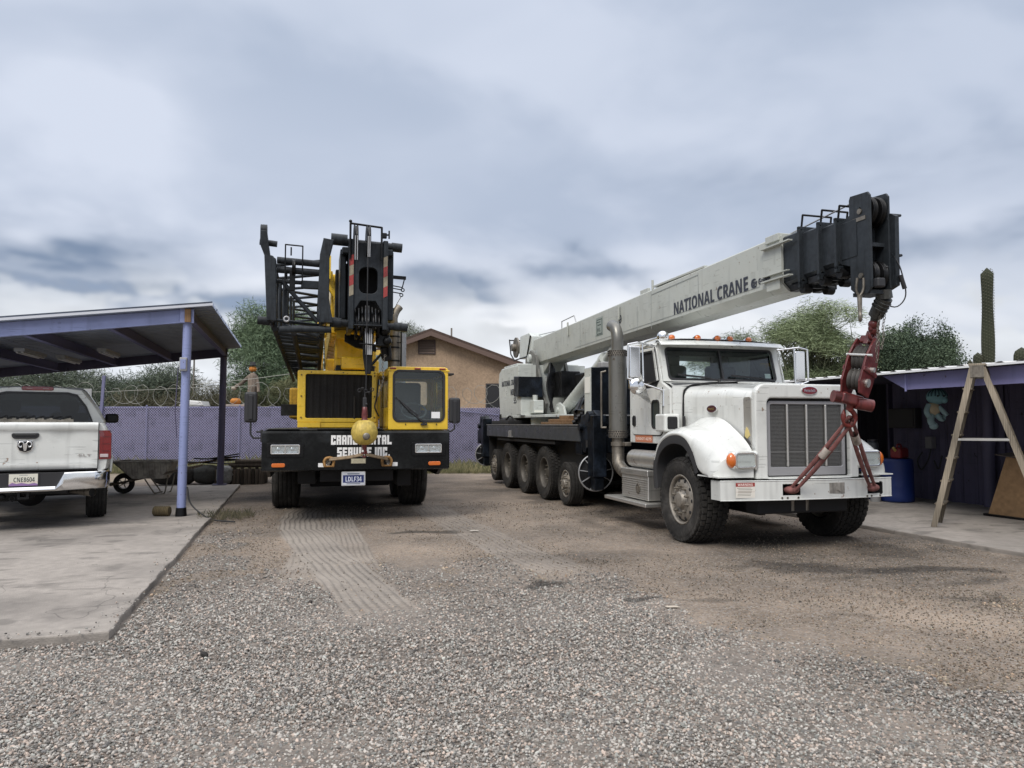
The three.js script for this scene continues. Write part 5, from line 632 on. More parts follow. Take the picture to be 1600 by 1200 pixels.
    part('sticker', M.paper, cab, p => { const v = V(0.76, 0.12, -0.02).applyMatrix4(R); p.box(0.09, 0.07, 0.003, v.x, v.y, v.z, 0, -0.285); const q = V(-0.36, 0.06, -0.08).applyMatrix4(R); p.box(0.22, 0.01, 0.12, q.x, q.y, q.z, 0, 0.3); }); }
  part('sun_visor', M.white, cab, p => { const rows = []; for (let i = 0; i <= 16; i++) { const x = mix(-0.985, 0.985, i / 16), b = 0.16 * (1 - Math.pow(Math.abs(x) / 0.985, 2.2)); rows.push([[x, 2.665 - 0.03 * Math.pow(Math.abs(x), 4), -1.08 + b * 0.5], [x, 2.64, -0.94 + b * 0.8], [x, 2.575, -0.85 + b], [x, 2.565, -0.855 + b], [x, 2.62, -0.98 + b * 0.7]]); } p.loft(rows); });
  for (const [x, z] of [[-0.67, -1.14], [-0.29, -1.08], [0.02, -1.06], [0.23, -1.07], [0.57, -1.12]]) { const l = part('roof_marker_lamp', M.chrome, cab, p => p.loft([[-0.16, 0.01, 0.0], [-0.1, 0.03, 0.03], [0, 0.055, 0.05]].map(([dz, hw, h]) => { const r = []; for (let i = 0; i <= 8; i++) { const a = i / 8 * Math.PI; r.push([x + hw * Math.cos(a), 2.70 + h * Math.sin(a) + 0.006, z + dz]); } return r; }))); part('amber_lens', M.amber, l, p => p.sph(0.046, x, 2.712, z + 0.005, 14, 8, 1.05, 0.9, 0.8)); }
  part('air_horn', M.chrome, cab, p => { p.sph(0.085, -0.88, 2.70, -1.0, 18, 12); p.cyl([-0.88, 2.70, -1.0], [-0.86, 2.68, -1.6], 0.035, 0.02, 10); });
  part('interior', M.interior, cab, p => { p.span(-0.9, 0.9, 1.85, 2.04, -0.95, -0.66, 0.04); p.span(-0.92, 0.92, 1.3, 2.1, zr + 0.04, zr + 0.09); const tor = new THREE.TorusGeometry(0.23, 0.018, 8, 28); p.put(tor, 0.42, 2.0, -1.05, -0.7); p.cyl([0.42, 1.8, -0.9], [0.42, 2.0, -1.06], 0.03, 0.03, 8); p.span(-0.93, 0.93, 2.52, 2.55, zr + 0.1, -1.1, 0.01); });
  for (const s of [-1, 1]) part('seat', M.seat, cab, p => { p.box(0.52, 0.16, 0.5, s * 0.42, 1.62, -1.42, 0.05); p.box(0.50, 0.72, 0.14, s * 0.42, 2.0, -1.66, 0.06); p.box(0.3, 0.2, 0.1, s * 0.42, 2.42, -1.68, 0.04); });
  for (const s of [-1, 1]) {
    const X0 = s * (cw + 0.018);
    const door = part('door', M.white, cab, p => p.ext([...rrect(-1.80, 1.32, -0.83, 1.98, [0.09, 0.09, 0, 0], 4), [-0.93, 2.08], [-1.06, 2.555], [-1.76, 2.555]], 0.022, 'x', X0 * 1.0, { holes: [[[-1.72, 2.075], [-0.99, 2.075], [-1.105, 2.50], [-1.69, 2.50]], rrect(-1.125, 1.42, -0.90, 1.80, 0.06)], b: 0.006 }));
    part('door_gap', M.frame, door, p => p.ext([...rrect(-1.812, 1.308, -0.818, 1.98, [0.1, 0.1, 0, 0], 4), [-0.918, 2.08], [-1.05, 2.567], [-1.772, 2.567]], 0.006, 'x', s * (cw + 0.014), { holes: [[[-1.74, 2.05], [-0.97, 2.05], [-1.09, 2.52], [-1.71, 2.52]]] }));
    part('door_glass', M.tint, door, p => p.ext([[-1.73, 2.06], [-0.98, 2.06], [-1.10, 2.51], [-1.70, 2.51]], 0.006, 'x', X0 * 0.99));
    part('peep_window', mat([0.05, 0.06, 0.058], 0.08), door, p => p.ext(rrect(-1.125, 1.42, -0.90, 1.80, 0.06), 0.012, 'x', X0 * 0.996)); part('window_seal', M.plastic, door, p => { p.ext(rrect(-1.137, 1.408, -0.888, 1.812, 0.07), 0.012, 'x', X0 * 1.012, { holes: [rrect(-1.115, 1.43, -0.91, 1.79, 0.055)] }); p.ext([[-1.735, 2.06], [-0.975, 2.06], [-1.095, 2.515], [-1.705, 2.515]], 0.012, 'x', X0 * 1.012, { holes: [[[-1.71, 2.085], [-1.005, 2.085], [-1.115, 2.49], [-1.685, 2.49]]] }); });
    part('door_handle', M.plastic, door, p => { p.ext(rrect(-1.75, 1.44, -1.65, 1.60, 0.035), 0.02, 'x', X0 * 1.015, { b: 0.006 }); p.span(X0 * 1.03, X0 * 1.045, 1.46, 1.58, -1.72, -1.70, 0.006); });
    part('drip_rail', M.white, cab, p => p.tube([[X0, 2.57, -1.82], [X0, 2.595, -1.4], [X0, 2.585, -1.05], [X0 * 0.99, 2.3, -0.93], [X0 * 0.985, 2.02, -0.84]], 0.012, 6, 30));
    part('air_cleaner_box', M.white, cab, p => { p.box(0.24, 0.24, 0.28, s * 1.0, 1.49, -0.66, 0.03); }); part('intake_mouth', M.frame, cab, p => p.box(0.15, 0.17, 0.05, s * 1.0, 1.49, -0.525, 0.03));
    part('hood_latch', M.plastic, cab, p => { p.box(0.03, 0.16, 0.04, s * 0.83, 1.5, -0.52, 0.008); p.span(s * 0.80, s * 0.82, 1.7, 1.79, -0.66, -0.63, 0.005); });
    // mirror on its tube frame
    const mr = part('mirror', M.chrome, T, p => { p.box(0.17, 0.44, 0.06, s * 1.33, 2.33, -0.98, 0.02); p.box(0.17, 0.14, 0.05, s * 1.33, 2.0 + 0.02, -0.98, 0.02); });
    part('mirror_frame', M.chrome, mr, p => { p.poly([[s * 0.97, 2.56, -1.02], [s * 1.30, 2.60, -0.94], [s * 1.44, 2.57, -0.94], [s * 1.45, 2.1, -0.94], [s * 1.33, 2.06, -0.92], [s * 0.98, 1.93, -0.80]], 0.014, 8); p.poly([[s * 1.22, 2.585, -0.95], [s * 1.22, 2.06, -0.93]], 0.012, 8); p.poly([[s * 0.98, 1.94, -0.80], [s * 0.985, 1.72, -0.80]], 0.02, 8); });
    if (s < 0) part('convex_mirror', M.chrome, mr, p => { p.sph(0.115, s * 1.33, 1.99, -0.9, 20, 12, 1, 1, 0.45); });
  }
  printed('number_plate_panel', canvasMat(320, 96, (c, w, h) => { c.fillStyle = '#c07a5c'; c.fillRect(0, 0, w, h); c.fillStyle = '#f0ddcf'; c.font = 'bold 50px sans-serif'; c.textAlign = 'center'; c.fillText('USDOT 4275', w / 2, 66); }), cab, 0.56, 0.10, X(-cw - 0.018, 1.262, -1.42, -Math.PI / 2));
  // ---- stacks, tanks, steps
  for (const s of [-1, 1]) {
    if (s < 0) { const st = part('exhaust_stack', M.steel, T, p => { p.cyl([s * 1.06, 1.26, -2.17], [s * 1.06, 2.62, -2.17], 0.14, 0.14, 28); p.tube([[s * 1.06, 2.6, -2.17], [s * 1.06, 2.82, -2.17], [s * 1.06, 2.97, -2.24], [s * 1.06, 3.03, -2.38]], 0.092, 16, 24); });
    part('heat_shield', M.dullSteel, st, p => { p.cyl([s * 1.06, 1.27, -2.17], [s * 1.06, 1.38, -2.17], 0.146, 0.146, 28, true); p.cyl([s * 1.06, 2.52, -2.17], [s * 1.06, 2.61, -2.17], 0.146, 0.146, 28, true); });
    part('shield_holes', M.frame, st, p => { for (let r = 0; r < 3; r++) for (let i = 0; i < 26; i++) { const a = (i + r * 0.5) / 26 * 6.283; for (const y of [1.29 + r * 0.035, 2.535 + r * 0.03]) p.box(0.016, 0.018, 0.016, s * 1.06 + 0.143 * Math.cos(a), y, -2.17 + 0.143 * Math.sin(a)); } }).userData.kind = 'stuff';
    part('grab_bar', M.dullSteel, st, p => p.poly([[s * 1.2, 1.42, -2.3], [s * 1.27, 1.42, -2.32], [s * 1.27, 2.28, -2.32], [s * 1.2, 2.30, -2.3]], 0.016, 8));
    part('exhaust_elbow', M.dullSteel, st, p => { p.tube([[s * 1.06, 1.27, -2.17], [s * 1.06, 1.02, -2.17], [s * 1.07, 0.84, -2.1], [s * 1.0, 0.72, -1.9], [s * 0.75, 0.68, -1.75]], 0.095, 14, 30); p.cyl([s * 1.06, 1.2, -2.17], [s * 1.06, 1.14, -2.17], 0.11, 0.11, 16); p.box(0.1, 0.06, 0.12, s * 1.0, 1.17, -1.98, 0.01); }); }
    const bx = part('step_box', M.alu, T, p => { p.span(s * 0.72, s * 1.14, 0.41, 0.82, -1.86, -0.98, 0.015); for (let i = 0; i < 9; i++) p.span(s * 1.14, s * 1.148, 0.44 + i * 0.031, 0.452 + i * 0.031, -1.84, -1.0, 0.003); }); part('box_lid', M.alu, bx, p => p.span(s * 0.72, s * 1.155, 0.745, 0.83, -1.87, -0.97, 0.012)); part('box_latch', M.dullSteel, bx, p => { p.ext(ring(-1.28, 0.56, 0.06, 0.07, 18), 0.012, 'x', s * 1.153); p.box(0.02, 0.08, 0.03, s * 1.162, 0.55, -1.28, 0.006); });
    part('running_board', M.alu, T, p => { p.span(s * 0.85, s * 1.24, 0.335, 0.385, -2.3, -0.86, 0.01); for (let i = 0; i < 14; i++) p.span(s * 0.88, s * 1.22, 0.384, 0.391, -2.26 + i * 0.1, -2.21 + i * 0.1); });
    part('air_tank', M.alu, T, p => { p.cyl([s * 0.98, 0.97, -1.75], [s * 0.98, 0.97, -0.85], 0.13, 0.13, 20); p.sph(0.13, s * 0.98, 0.97, -0.85, 16, 8, 1, 1, 0.4); p.sph(0.13, s * 0.98, 0.97, -1.75, 16, 8, 1, 1, 0.4); });
  }
  // ---- deck and outriggers
  const deck = part('deck', M.deck, T, p => { p.span(-1.23, 1.23, 1.43, 1.46, -10.1, -3.42, 0.006); for (const s of [-1, 1]) { p.span(s * 1.17, s * 1.235, 1.175, 1.428, -10.08, -3.42, 0.012); } p.span(-1.2, 1.2, 1.15, 1.428, -10.1, -10.02, 0.01); p.span(-1.2, 1.2, 1.1, 1.428, -3.5, -3.42, 0.01); });
  part('deck_edge', M.galv, deck, p => { for (const s of [-1, 1]) p.span(s * 1.215, s * 1.243, 1.452, 1.468, -10.1, -3.42); }); part('side_marker', M.galv, deck, p => { p.span(-1.25, -1.236, 1.19, 1.33, -7.9, -7.7, 0.004); p.cyl([-1.26, 1.2, -7.86], [-1.26, 1.32, -7.86], 0.012, 0.012, 6); p.span(-1.26, -1.236, 1.18, 1.2, -7.95, -7.6); });
  part('deck_boards', M.woodBrown, deck, p => { for (let i = 0; i < 5; i++) p.box(0.6, 0.05, 0.22, -0.75, 1.49, -6.0 + i * 0.24, 0.008); for (let i = 0; i < 3; i++) p.box(0.55, 0.06, 0.24, -0.68 + 0.04 * i, 1.545, -5.8 + i * 0.27, 0.01, 0, 0.1 * (i - 1)); p.box(0.35, 0.07, 0.3, -0.62, 1.61, -5.5, 0.01, 0, 0.3); });
  part('rear_clutter', M.frame, deck, p => { p.span(-1.15, -0.4, 1.46, 1.56, -9.9, -8.3, 0.02); p.cyl([-1.1, 1.56, -9.2], [-0.5, 1.6, -8.4], 0.04, 0.04, 8); p.cyl([-1.0, 1.46, -9.6], [-1.0, 1.72, -9.6], 0.03, 0.03, 8); p.tube([[-1.1, 1.5, -8.9], [-1.0, 1.66, -8.7], [-0.9, 1.52, -8.5]], 0.025, 6, 14); });
  const mudM = M.frame; part('mud_guard', mudM, T, p => { for (const s of [-1, 1]) { p.span(s * 0.6, s * 1.2, 1.09, 1.16, -9.1, -4.8, 0.01); p.span(s * 0.55, s * 1.15, 0.45, 1.16, -10.15, -10.12); } });
  const outrig = (zc, s, nm) => {
    const o = part(nm, M.navy, T, p => {
      p.span(s * 1.04, s * 1.28, 0.62, 1.62, zc + 0.0, zc + 0.24, 0.02); p.span(s * 1.08, s * 1.24, 0.42, 0.62, zc + 0.03, zc + 0.21, 0.01);
      p.ext([[zc - 0.62, 1.30], [zc - 0.5, 1.62], [zc + 0.05, 1.70], [zc + 0.22, 1.62], [zc + 0.16, 1.42], [zc - 0.1, 1.3], [zc - 0.3, 1.0], [zc - 0.42, 1.0]], 0.12, 'x', s * 1.14, { b: 0.015 });
      p.span(-s * 0.9, s * 1.1, 1.0, 1.3, zc - 0.2, zc + 0.2, 0.02); p.cyl([s * 1.14, 1.6, zc + 0.02], [s * 1.29, 1.6, zc + 0.02], 0.085, 0.085, 16); p.cyl([s * 1.14, 1.42, zc - 0.45], [s * 1.26, 1.42, zc - 0.45], 0.06, 0.06, 14);
      p.span(s * 1.05, s * 1.2, 0.95, 1.32, zc - 0.78, zc - 0.50, 0.02); });
    const pad = part('float_pad', M.black, o, p => { p.lathe([[0.001, 0.07], [0.10, 0.06], [0.12, 0.03], [0.27, 0.0], [0.30, 0.02], [0.30, -0.04], [0.001, -0.04]], 36, 'z', s * 1.12, 0.68, zc - 0.06); });
    part('pad_rim', M.galv, pad, p => { p.put(new THREE.TorusGeometry(0.297, 0.013, 6, 40), s * 1.12, 0.68, zc - 0.04); for (let i = 0; i < 9; i++) { const a = i / 9 * 6.283 + 0.2; p.bar([s * 1.12 + 0.12 * Math.cos(a), 0.68 + 0.12 * Math.sin(a), zc - 0.02], [s * 1.12 + 0.29 * Math.cos(a), 0.68 + 0.29 * Math.sin(a), zc - 0.045], 0.018, 0.014); } });
    part('hoses', M.plastic, o, p => { for (let i = 0; i < 4; i++) p.tube([[s * 1.08, 1.62, zc - 0.1 + i * 0.05], [s * 1.16, 1.5 - 0.05 * i, zc - 0.3 - 0.08 * i], [s * 1.1, 1.25, zc - 0.55], [s * 1.0, 1.05, zc - 0.5 - 0.05 * i]], 0.018, 6, 18); p.box(0.02, 0.12, 0.09, s * 1.245, 1.15, zc - 0.1, 0); });
  };
  for (const s of [-1, 1]) { outrig(-2.9, s, 'front_outrigger'); outrig(-10.55, s, 'rear_outrigger'); }
  // ---- hydraulic tank behind the cab
  const tk = part('hydraulic_tank', M.navy, T, p => p.span(-1.10, -0.10, 1.46, 2.43, -3.46, -3.16, 0.012)); part('tank_end', M.offwhite, tk, p => p.span(-1.112, -1.10, 1.5, 2.42, -3.455, -3.165, 0.004)); part('data_plate', M.paper, tk, p => p.span(-1.118, -1.113, 2.0, 2.27, -3.43, -3.20)); part('tank_gauge', mat([0.3, 0.3, 0.3], 0.5), tk, p => p.span(-0.9, -0.5, 2.43, 2.53, -3.4, -3.2, 0.02)); part('tank_rail', M.galv, tk, p => p.poly([[-1.0, 1.62, -3.14], [-0.3, 1.62, -3.14]], 0.012, 6));
  part('valve_bank', M.black, T, p => { p.span(-0.9, 0.6, 1.46, 1.75, -4.6, -3.6, 0.03); for (let i = 0; i < 7; i++) p.cyl([-0.95, 1.5 + 0.05 * i, -4.5 + i * 0.13], [-0.6, 1.6 + 0.08 * (i % 3), -4.4 + i * 0.13], 0.04, 0.04, 8); p.tube([[-0.9, 1.7, -4.4], [-0.6, 1.95, -4.9], [-0.4, 1.8, -5.4]], 0.045, 8, 18); });
  // ---- turntable and turret
  const tur = part('turret', M.offwhite, T, p => {
    p.cyl([0, 1.46, -7.7], [0, 1.62, -7.7], 0.75, 0.75, 36); p.span(-0.85, 0.85, 1.62, 1.68, -9.6, -6.4, 0.012);
        p.cyl([-0.45, 3.1, -9.0], [0.45, 3.1, -9.0], 0.1, 0.1, 16); });
  for (const s of [-1, 1]) part('turret_cheek', mat([0.20, 0.215, 0.215], 0.65, 0, { map: TX.grimeHard }), tur, p => p.ext([[-9.55, 1.68], [-7.9, 1.68], [-7.8, 1.95], [-8.1, 2.2], [-8.6, 3.15], [-9.0, 3.3], [-9.45, 3.1]], 0.06, 'x', s * 0.36, { b: 0.008 }));
  part('lift_cylinder_mount', M.offwhite, tur, p => { for (const x of [-0.22, 0.05]) p.ext([[-7.8, 1.68], [-6.9, 1.68], [-7.0, 1.86], [-7.3, 1.96], [-7.6, 1.88]], 0.05, 'x', x, { b: 0.006 }); p.cyl([-0.28, 1.80, -7.35], [0.11, 1.80, -7.35], 0.05, 0.05, 12); });
  part('lift_cylinder', M.offwhite, tur, p => { p.cyl([-0.09, 1.78, -7.38], [-0.09, 2.70, -5.05], 0.125, 0.125, 24); p.cyl([-0.09, 2.70, -5.05], [-0.09, 2.75, -4.93], 0.14, 0.14, 24); p.cyl([-0.09, 2.72, -5.0], [-0.09, 2.90, -4.55], 0.075, 0.075, 16); });
  part('control_console', M.navy, tur, p => { p.ext([[-8.34, 2.12], [-7.9, 2.10], [-7.9, 2.57], [-8.34, 2.60]], 0.58, 'x', -0.72, { b: 0.02 }); });
  part('console_base', M.offwhite, tur, p => { p.ext([[-8.3, 1.68], [-7.92, 1.68], [-7.95, 2.11], [-8.28, 2.11]], 0.30, 'x', -0.80, { b: 0.02 }); p.span(-0.74, -0.50, 1.72, 2.02, -7.9, -7.6, 0.02); p.cyl([-0.66, 2.02, -7.75], [-0.66, 2.14, -7.75], 0.06, 0.06, 12); }); part('console_plate', M.paper, tur, p => p.span(-0.73, -0.52, 1.74, 1.79, -7.598, -7.59));
  part('turret_hoses', M.black, tur, p => { for (let i = 0; i < 6; i++) p.tube([[-0.30, 1.75 + 0.05 * (i % 3), -7.5 - 0.05 * i], [-0.40 + 0.05 * i, 2.3, -7.65 - 0.05 * i], [-0.32 + 0.05 * i, 2.72, -7.7 - 0.08 * i], [-0.2, 2.9, -8.0]], 0.026, 6, 20); p.span(-0.1, 0.4, 2.1, 2.7, -8.2, -7.6, 0.04); p.span(0.08, 0.5, 1.9, 2.6, -7.2, -6.6, 0.05); }); part('swing_motor', M.dullSteel, tur, p => { p.cyl([-0.45, 1.46, -5.2], [-0.45, 1.78, -5.2], 0.13, 0.13, 16); p.cyl([-0.45, 1.78, -5.2], [-0.45, 1.9, -5.2], 0.08, 0.08, 14); });
  // ---- counterweight with lettering
  const cwt = part('counterweight', M.offwhite, tur, p => { p.ext([[-10.25, 1.62], [-8.55, 1.62], [-8.55, 2.90], [-10.1, 2.90], [-10.35, 2.80], [-10.42, 2.6]], 1.72, 'x', 0.02, { b: 0.03, bs: 3 }); p.span(-0.80, 0.80, 2.90, 2.95, -10.0, -8.8, 0.02); });
  part('lettering', M.print, cwt, p => { p.text('NATIONAL CRANE', 0.135, 0.003, 1.4, X(-0.842, 2.50, -9.35, -Math.PI / 2)); p.text('NBT', 0.15, 0.003, 0.40, X(-0.842, 2.26, -9.0, -Math.PI / 2)); p.text('55', 0.15, 0.003, 0.24, X(-0.842, 2.05, -8.8, -Math.PI / 2)); });
  // ---- boom
  const BX = 0.255, tilt = 0.0165, by = z => 2.895 + (z + 9) * tilt;
  const boomSec = (p, z0, z1, hw, y0, y1, ch) => { const rows = [z0, z1].map(z => { const b = by(z); return [[-hw, b + y0 + ch, z], [-hw, b + y1 - 0.02, z], [-hw + 0.02, b + y1, z], [hw - 0.02, b + y1, z], [hw, b + y1 - 0.02, z], [hw, b + y0 + ch, z], [hw - ch * 1.1, b + y0, z], [-hw + ch * 1.1, b + y0, z]]; }); p.loft(rows, { ring: true, flat: true, caps: true }); };
  const boom = part('boom', M.boom, T, p => { boomSec(p, -9.15, 0.84, BX, 0.0, 0.685, 0.09); p.ext([[-9.5, by(-9.5) + 0.02], [-8.6, by(-9) - 0.22], [-8.1, by(-8) + 0.01], [-9.15, by(-9) + 0.3]], 0.4, 'x', 0, { b: 0.01 }); });
  part('boom_collar', M.boom, boom, p => { for (const z of [0.70]) { const b = by(z); p.span(-BX - 0.025, -BX - 0.001, b + 0.03, b + 0.15, z - 0.13, z + 0.13, 0.006); p.span(BX + 0.001, BX + 0.025, b + 0.03, b + 0.15, z - 0.13, z + 0.13, 0.006); p.span(-BX - 0.025, BX + 0.025, b + 0.62, b + 0.71, z - 0.14, z + 0.12, 0.008); p.span(-BX - 0.06, -BX - 0.002, b + 0.15, b + 0.165, z - 0.2, z + 0.36); p.span(-BX - 0.06, -BX - 0.002, b + 0.56, b + 0.575, z - 0.2, z + 0.36); p.span(-BX - 0.04, -BX - 0.002, b + 0.22, b + 0.23, z - 0.2, z + 0.3); } });
  part('top_plate', M.boom, boom, p => p.span(-BX + 0.01, BX - 0.01, by(-1.2) + 0.686, by(-1.2) + 0.72, -2.55, -0.95, 0.006)); part('rope_stop', M.boom, boom, p => p.box(0.05, 0.08, 0.3, -0.2, by(-3) + 0.72, -2.95, 0.01));
  for (const [x, z, a, b] of [[-BX - 0.03, -3.86, 0.38, 0.62], [-BX - 0.02, -6.6, 0.45, 0.74], [-BX + 0.02, -2.6, 0.68, 0.84]]) part('peg', M.boom, boom, p => p.cyl([x, by(z) + a, z], [x, by(z) + b, z], 0.021, 0.021, 8));
  part('weld_seams', mat([0.30, 0.32, 0.31], 0.7), boom, p => { for (const [z, a, b] of [[-2.62, 0.04, 0.66], [-1.1, 0.16, 0.64], [-3.15, 0.1, 0.5], [-5.9, 0.1, 0.66]]) p.span(-BX - 0.004, -BX - 0.0005, by(z) + a, by(z) + b, z - 0.006, z + 0.006); p.bar([-BX - 0.003, by(-2.6) + 0.60, -2.6], [-BX - 0.003, by(-1.1) + 0.61, -1.1], 0.006, 0.012); p.bar([-BX - 0.004, by(-6) + 0.14, -6.2], [-BX - 0.004, by(0.4) + 0.14, 0.4], 0.003, 0.006); });
  part('boom_rope', M.rope, boom, p => { p.poly([[-0.05, by(-9) + 0.85, -9.6], [-0.05, by(-8) + 0.76, -8.0], [-0.05, by(0) + 0.72, 0.4], [-0.05, 3.86, 1.9]], 0.010, 6); p.poly([[0.1, by(-9) + 0.75, -9.2], [0.1, by(0) + 0.73, 0.8]], 0.008, 5); });
  const T_ = (str, h, w, z, y, dx = 0.004, m = M.print) => part('lettering', m, boom, p => p.text(str, h, 0.004, w, X(-BX - dx, y, z, -Math.PI / 2, 0, 0).multiply(new THREE.Matrix4().makeRotationZ(tilt))));
  T_('NATIONAL CRANE', 0.185, 1.98, -0.84, 3.262); T_('by Grove', 0.075, 0.36, 0.44, 3.245); T_('C', 0.12, 0.10, 0.27, 3.25);
  part('decal', M.print, boom, p => { p.ext(ring(-3.87, 3.37, 0.062, 0.078, 20), 0.004, 'x', -BX - 0.004, { holes: [ring(-3.87, 3.37, 0.040, 0.056, 20)] }); p.span(-BX - 0.0065, -BX - 0.003, 3.355, 3.375, -3.9, -3.82); });
  printed('load_chart_plate', canvasMat(160, 220, (c, w, h) => { c.fillStyle = '#8f9892'; c.fillRect(0, 0, w, h); c.strokeStyle = '#22302c'; c.lineWidth = 9; c.strokeRect(24, 26, 112, 168); c.fillStyle = '#22302c'; c.fillRect(10, 50, 90, 10); c.fillRect(40, 84, 76, 12); c.font = 'bold 60px sans-serif'; c.fillText('HL', 30, 168); c.fillRect(10, 204, 140, 8); }), boom, 0.36, 0.36, X(-BX - 0.003, 3.36, -4.85, -Math.PI / 2));
  // winch at the rear
  const wn = part('winch_housing', M.offwhite, boom, p => { p.ext([[-10.4, 3.2], [-9.25, 3.12], [-9.25, 3.68], [-9.5, 3.80], [-10.3, 3.80]], 0.52, 'x', -0.02, { b: 0.02 }); }); part('winch_drum', M.dullSteel, wn, p => { p.cyl([-0.2, 3.56, -10.9], [0.2, 3.56, -10.9], 0.16, 0.16, 20); for (const s of [-0.22, 0.22]) p.cyl([s - 0.02, 3.56, -10.9], [s + 0.02, 3.56, -10.9], 0.28, 0.28, 24); p.cyl([-0.35, 3.56, -10.9], [-0.22, 3.56, -10.9], 0.1, 0.1, 12); }); part('winch_guard', M.black, wn, p => { p.poly([[-0.3, 3.82, -11.3], [-0.3, 3.4, -11.15], [-0.3, 3.2, -10.8], [-0.3, 3.2, -9.6], [-0.3, 3.7, -9.3]], 0.018, 6); p.poly([[0.3, 3.8, -11.3], [0.3, 3.3, -11.1], [0.3, 3.2, -10.4]], 0.018, 6); p.cyl([-0.3, 3.8, -11.28], [0.3, 3.8, -11.28], 0.018, 0.018, 6); }); part('winch_rail', M.galv, wn, p => p.poly([[-0.2, 3.62, -7.2], [-0.2, 3.78, -7.2], [-0.2, 3.80, -6.4], [-0.2, 3.66, -6.3]], 0.012, 6));
  // nested dark sections
  const SEC = [[0.8, 1.17, 0.225, 0.03, 0.655], [1.1, 1.47, 0.20, 0.06, 0.625], [1.4, 1.72, 0.175, 0.09, 0.60]];
  SEC.forEach(([z0, z1, hw, y0, y1], i) => { const s = part('inner_section', M.charcoal, boom, p => boomSec(p, z0, z1, hw, y0, y1, 0.07)); part('section_collar', M.charcoal, s, p => { const z = z1 - 0.012, b = by(z); for (const q of [-1, 1]) p.span(q * hw, q * (hw + 0.028), b + y0 - 0.02, b + y1 + 0.02, z - 0.022, z + 0.012, 0.004); p.span(-hw - 0.028, hw + 0.028, b + y1, b + y1 + 0.035, z - 0.022, z + 0.012, 0.004); p.span(-hw - 0.028, hw + 0.028, b + y0 - 0.05, b + y0 + 0.02, z - 0.022, z + 0.012, 0.004); });
    part('wear_pad', M.black, s, p => { for (const q of [-1, 1]) { p.cyl([q * (hw - 0.02), by(z1) + y0 - 0.06, z1 - 0.02], [q * (hw - 0.12), by(z1) + y0 - 0.06, z1 - 0.02], 0.055, 0.055, 14); p.span(q * (hw - 0.12), q * (hw - 0.02), by(z1) + y0 - 0.06, by(z1) + y0 + 0.02, z1 - 0.25, z1 - 0.0, 0.01); } });
    part('rope_guide', M.black, s, p => p.poly([[-hw + 0.03, by(z1) + y1 + 0.01, z1 - 0.03], [-hw + 0.03, by(z1) + y1 + 0.17, z1 - 0.0], [hw - 0.03, by(z1) + y1 + 0.17, z1 - 0.0], [hw - 0.03, by(z1) + y1 + 0.01, z1 - 0.03]], 0.012, 6)); });
  const hd = part('boom_head', M.charcoal, boom, p => {
    boomSec(p, 1.68, 1.95, 0.135, 0.12, 0.58, 0.05);
    for (const s of [-1, 1]) p.ext([[1.84, 2.90], [1.90, 2.85], [2.08, 2.82], [2.14, 2.88], [2.14, 3.84], [2.11, 3.88], [1.86, 3.90], [1.84, 3.86], [1.84, 3.70], [1.72, 3.66], [1.70, 3.20], [1.84, 3.15]], 0.026, 'x', s * 0.115 - 0.0, { b: 0.005, holes: [ring(2.0, 3.72, 0.025, 0.03, 14)] }); p.ext([[2.06, 2.86], [2.19, 2.9], [2.2, 3.62], [2.14, 3.66], [2.06, 3.6]], 0.05, 'x', 0.155); p.span(-0.11, 0.11, 3.32, 3.36, 1.85, 2.08); p.span(-0.11, 0.11, 2.82, 2.86, 1.85, 2.1); });
  part('sheave', M.black, hd, p => { for (const x of [-0.055, 0.05]) { for (const [y, z] of [[3.70, 2.0], [3.02, 2.0]]) p.lathe([[0.04, -0.025], [0.15, -0.03], [0.16, -0.02], [0.13, 0], [0.16, 0.02], [0.15, 0.03], [0.04, 0.025]], 28, 'x', x, y, z); } });
  part('head_pin', M.dullSteel, hd, p => { p.cyl([-0.14, 3.70, 2.0], [0.15, 3.70, 2.0], 0.03, 0.03, 12); });
  part('head_pin', M.dullSteel, hd, p => p.cyl([-0.14, 3.02, 2.0], [0.15, 3.02, 2.0], 0.03, 0.03, 12)); for (const y of [3.63, 3.21]) part('horn_pin', M.charcoal, hd, p => p.cyl([0.13, y, 2.14], [0.25, y + 0.015, 2.15], 0.03, 0.014, 10)); part('maker_plate', M.dullSteel, hd, p => p.span(-0.134, -0.129, 3.60, 3.64, 1.90, 2.08));
  part('head_light', M.plastic, hd, p => { p.box(0.1, 0.1, 0.08, -0.05, 2.92, 2.16, 0.02); p.sph(0.015, 0.02, 3.08, 2.19, 8, 6); }); part('head_cable', M.plastic, hd, p => { p.tube([[0.13, 3.2, 2.18], [0.17, 3.05, 2.22], [0.22, 2.80, 2.22], [0.15, 2.68, 2.18], [0.06, 2.70, 2.12]], 0.007, 5, 24); p.cyl([0.16, 3.0, 2.22], [0.21, 2.86, 2.22], 0.022, 0.022, 8); });
  // stowed shackle under the head
  part('shackle', M.dullSteel, hd, p => { p.tube([[-0.23, 2.98, 2.06], [-0.23, 2.86, 2.04], [-0.2, 2.80, 2.05], [-0.17, 2.86, 2.07], [-0.17, 2.98, 2.08]], 0.014, 6, 20); p.cyl([-0.2, 2.8, 2.05], [-0.2, 2.62, 2.05], 0.026, 0.02, 10); const g = new THREE.TorusGeometry(0.04, 0.018, 8, 18); p.put(g, -0.2, 2.58, 2.05, 0, 0.9); });
}
const TR = (x, y, z) => { const a = 15.5 * Math.PI / 180; return [3.238 + x * Math.cos(a) + z * Math.sin(a), y, -9.576 - x * Math.sin(a) + z * Math.cos(a)]; };
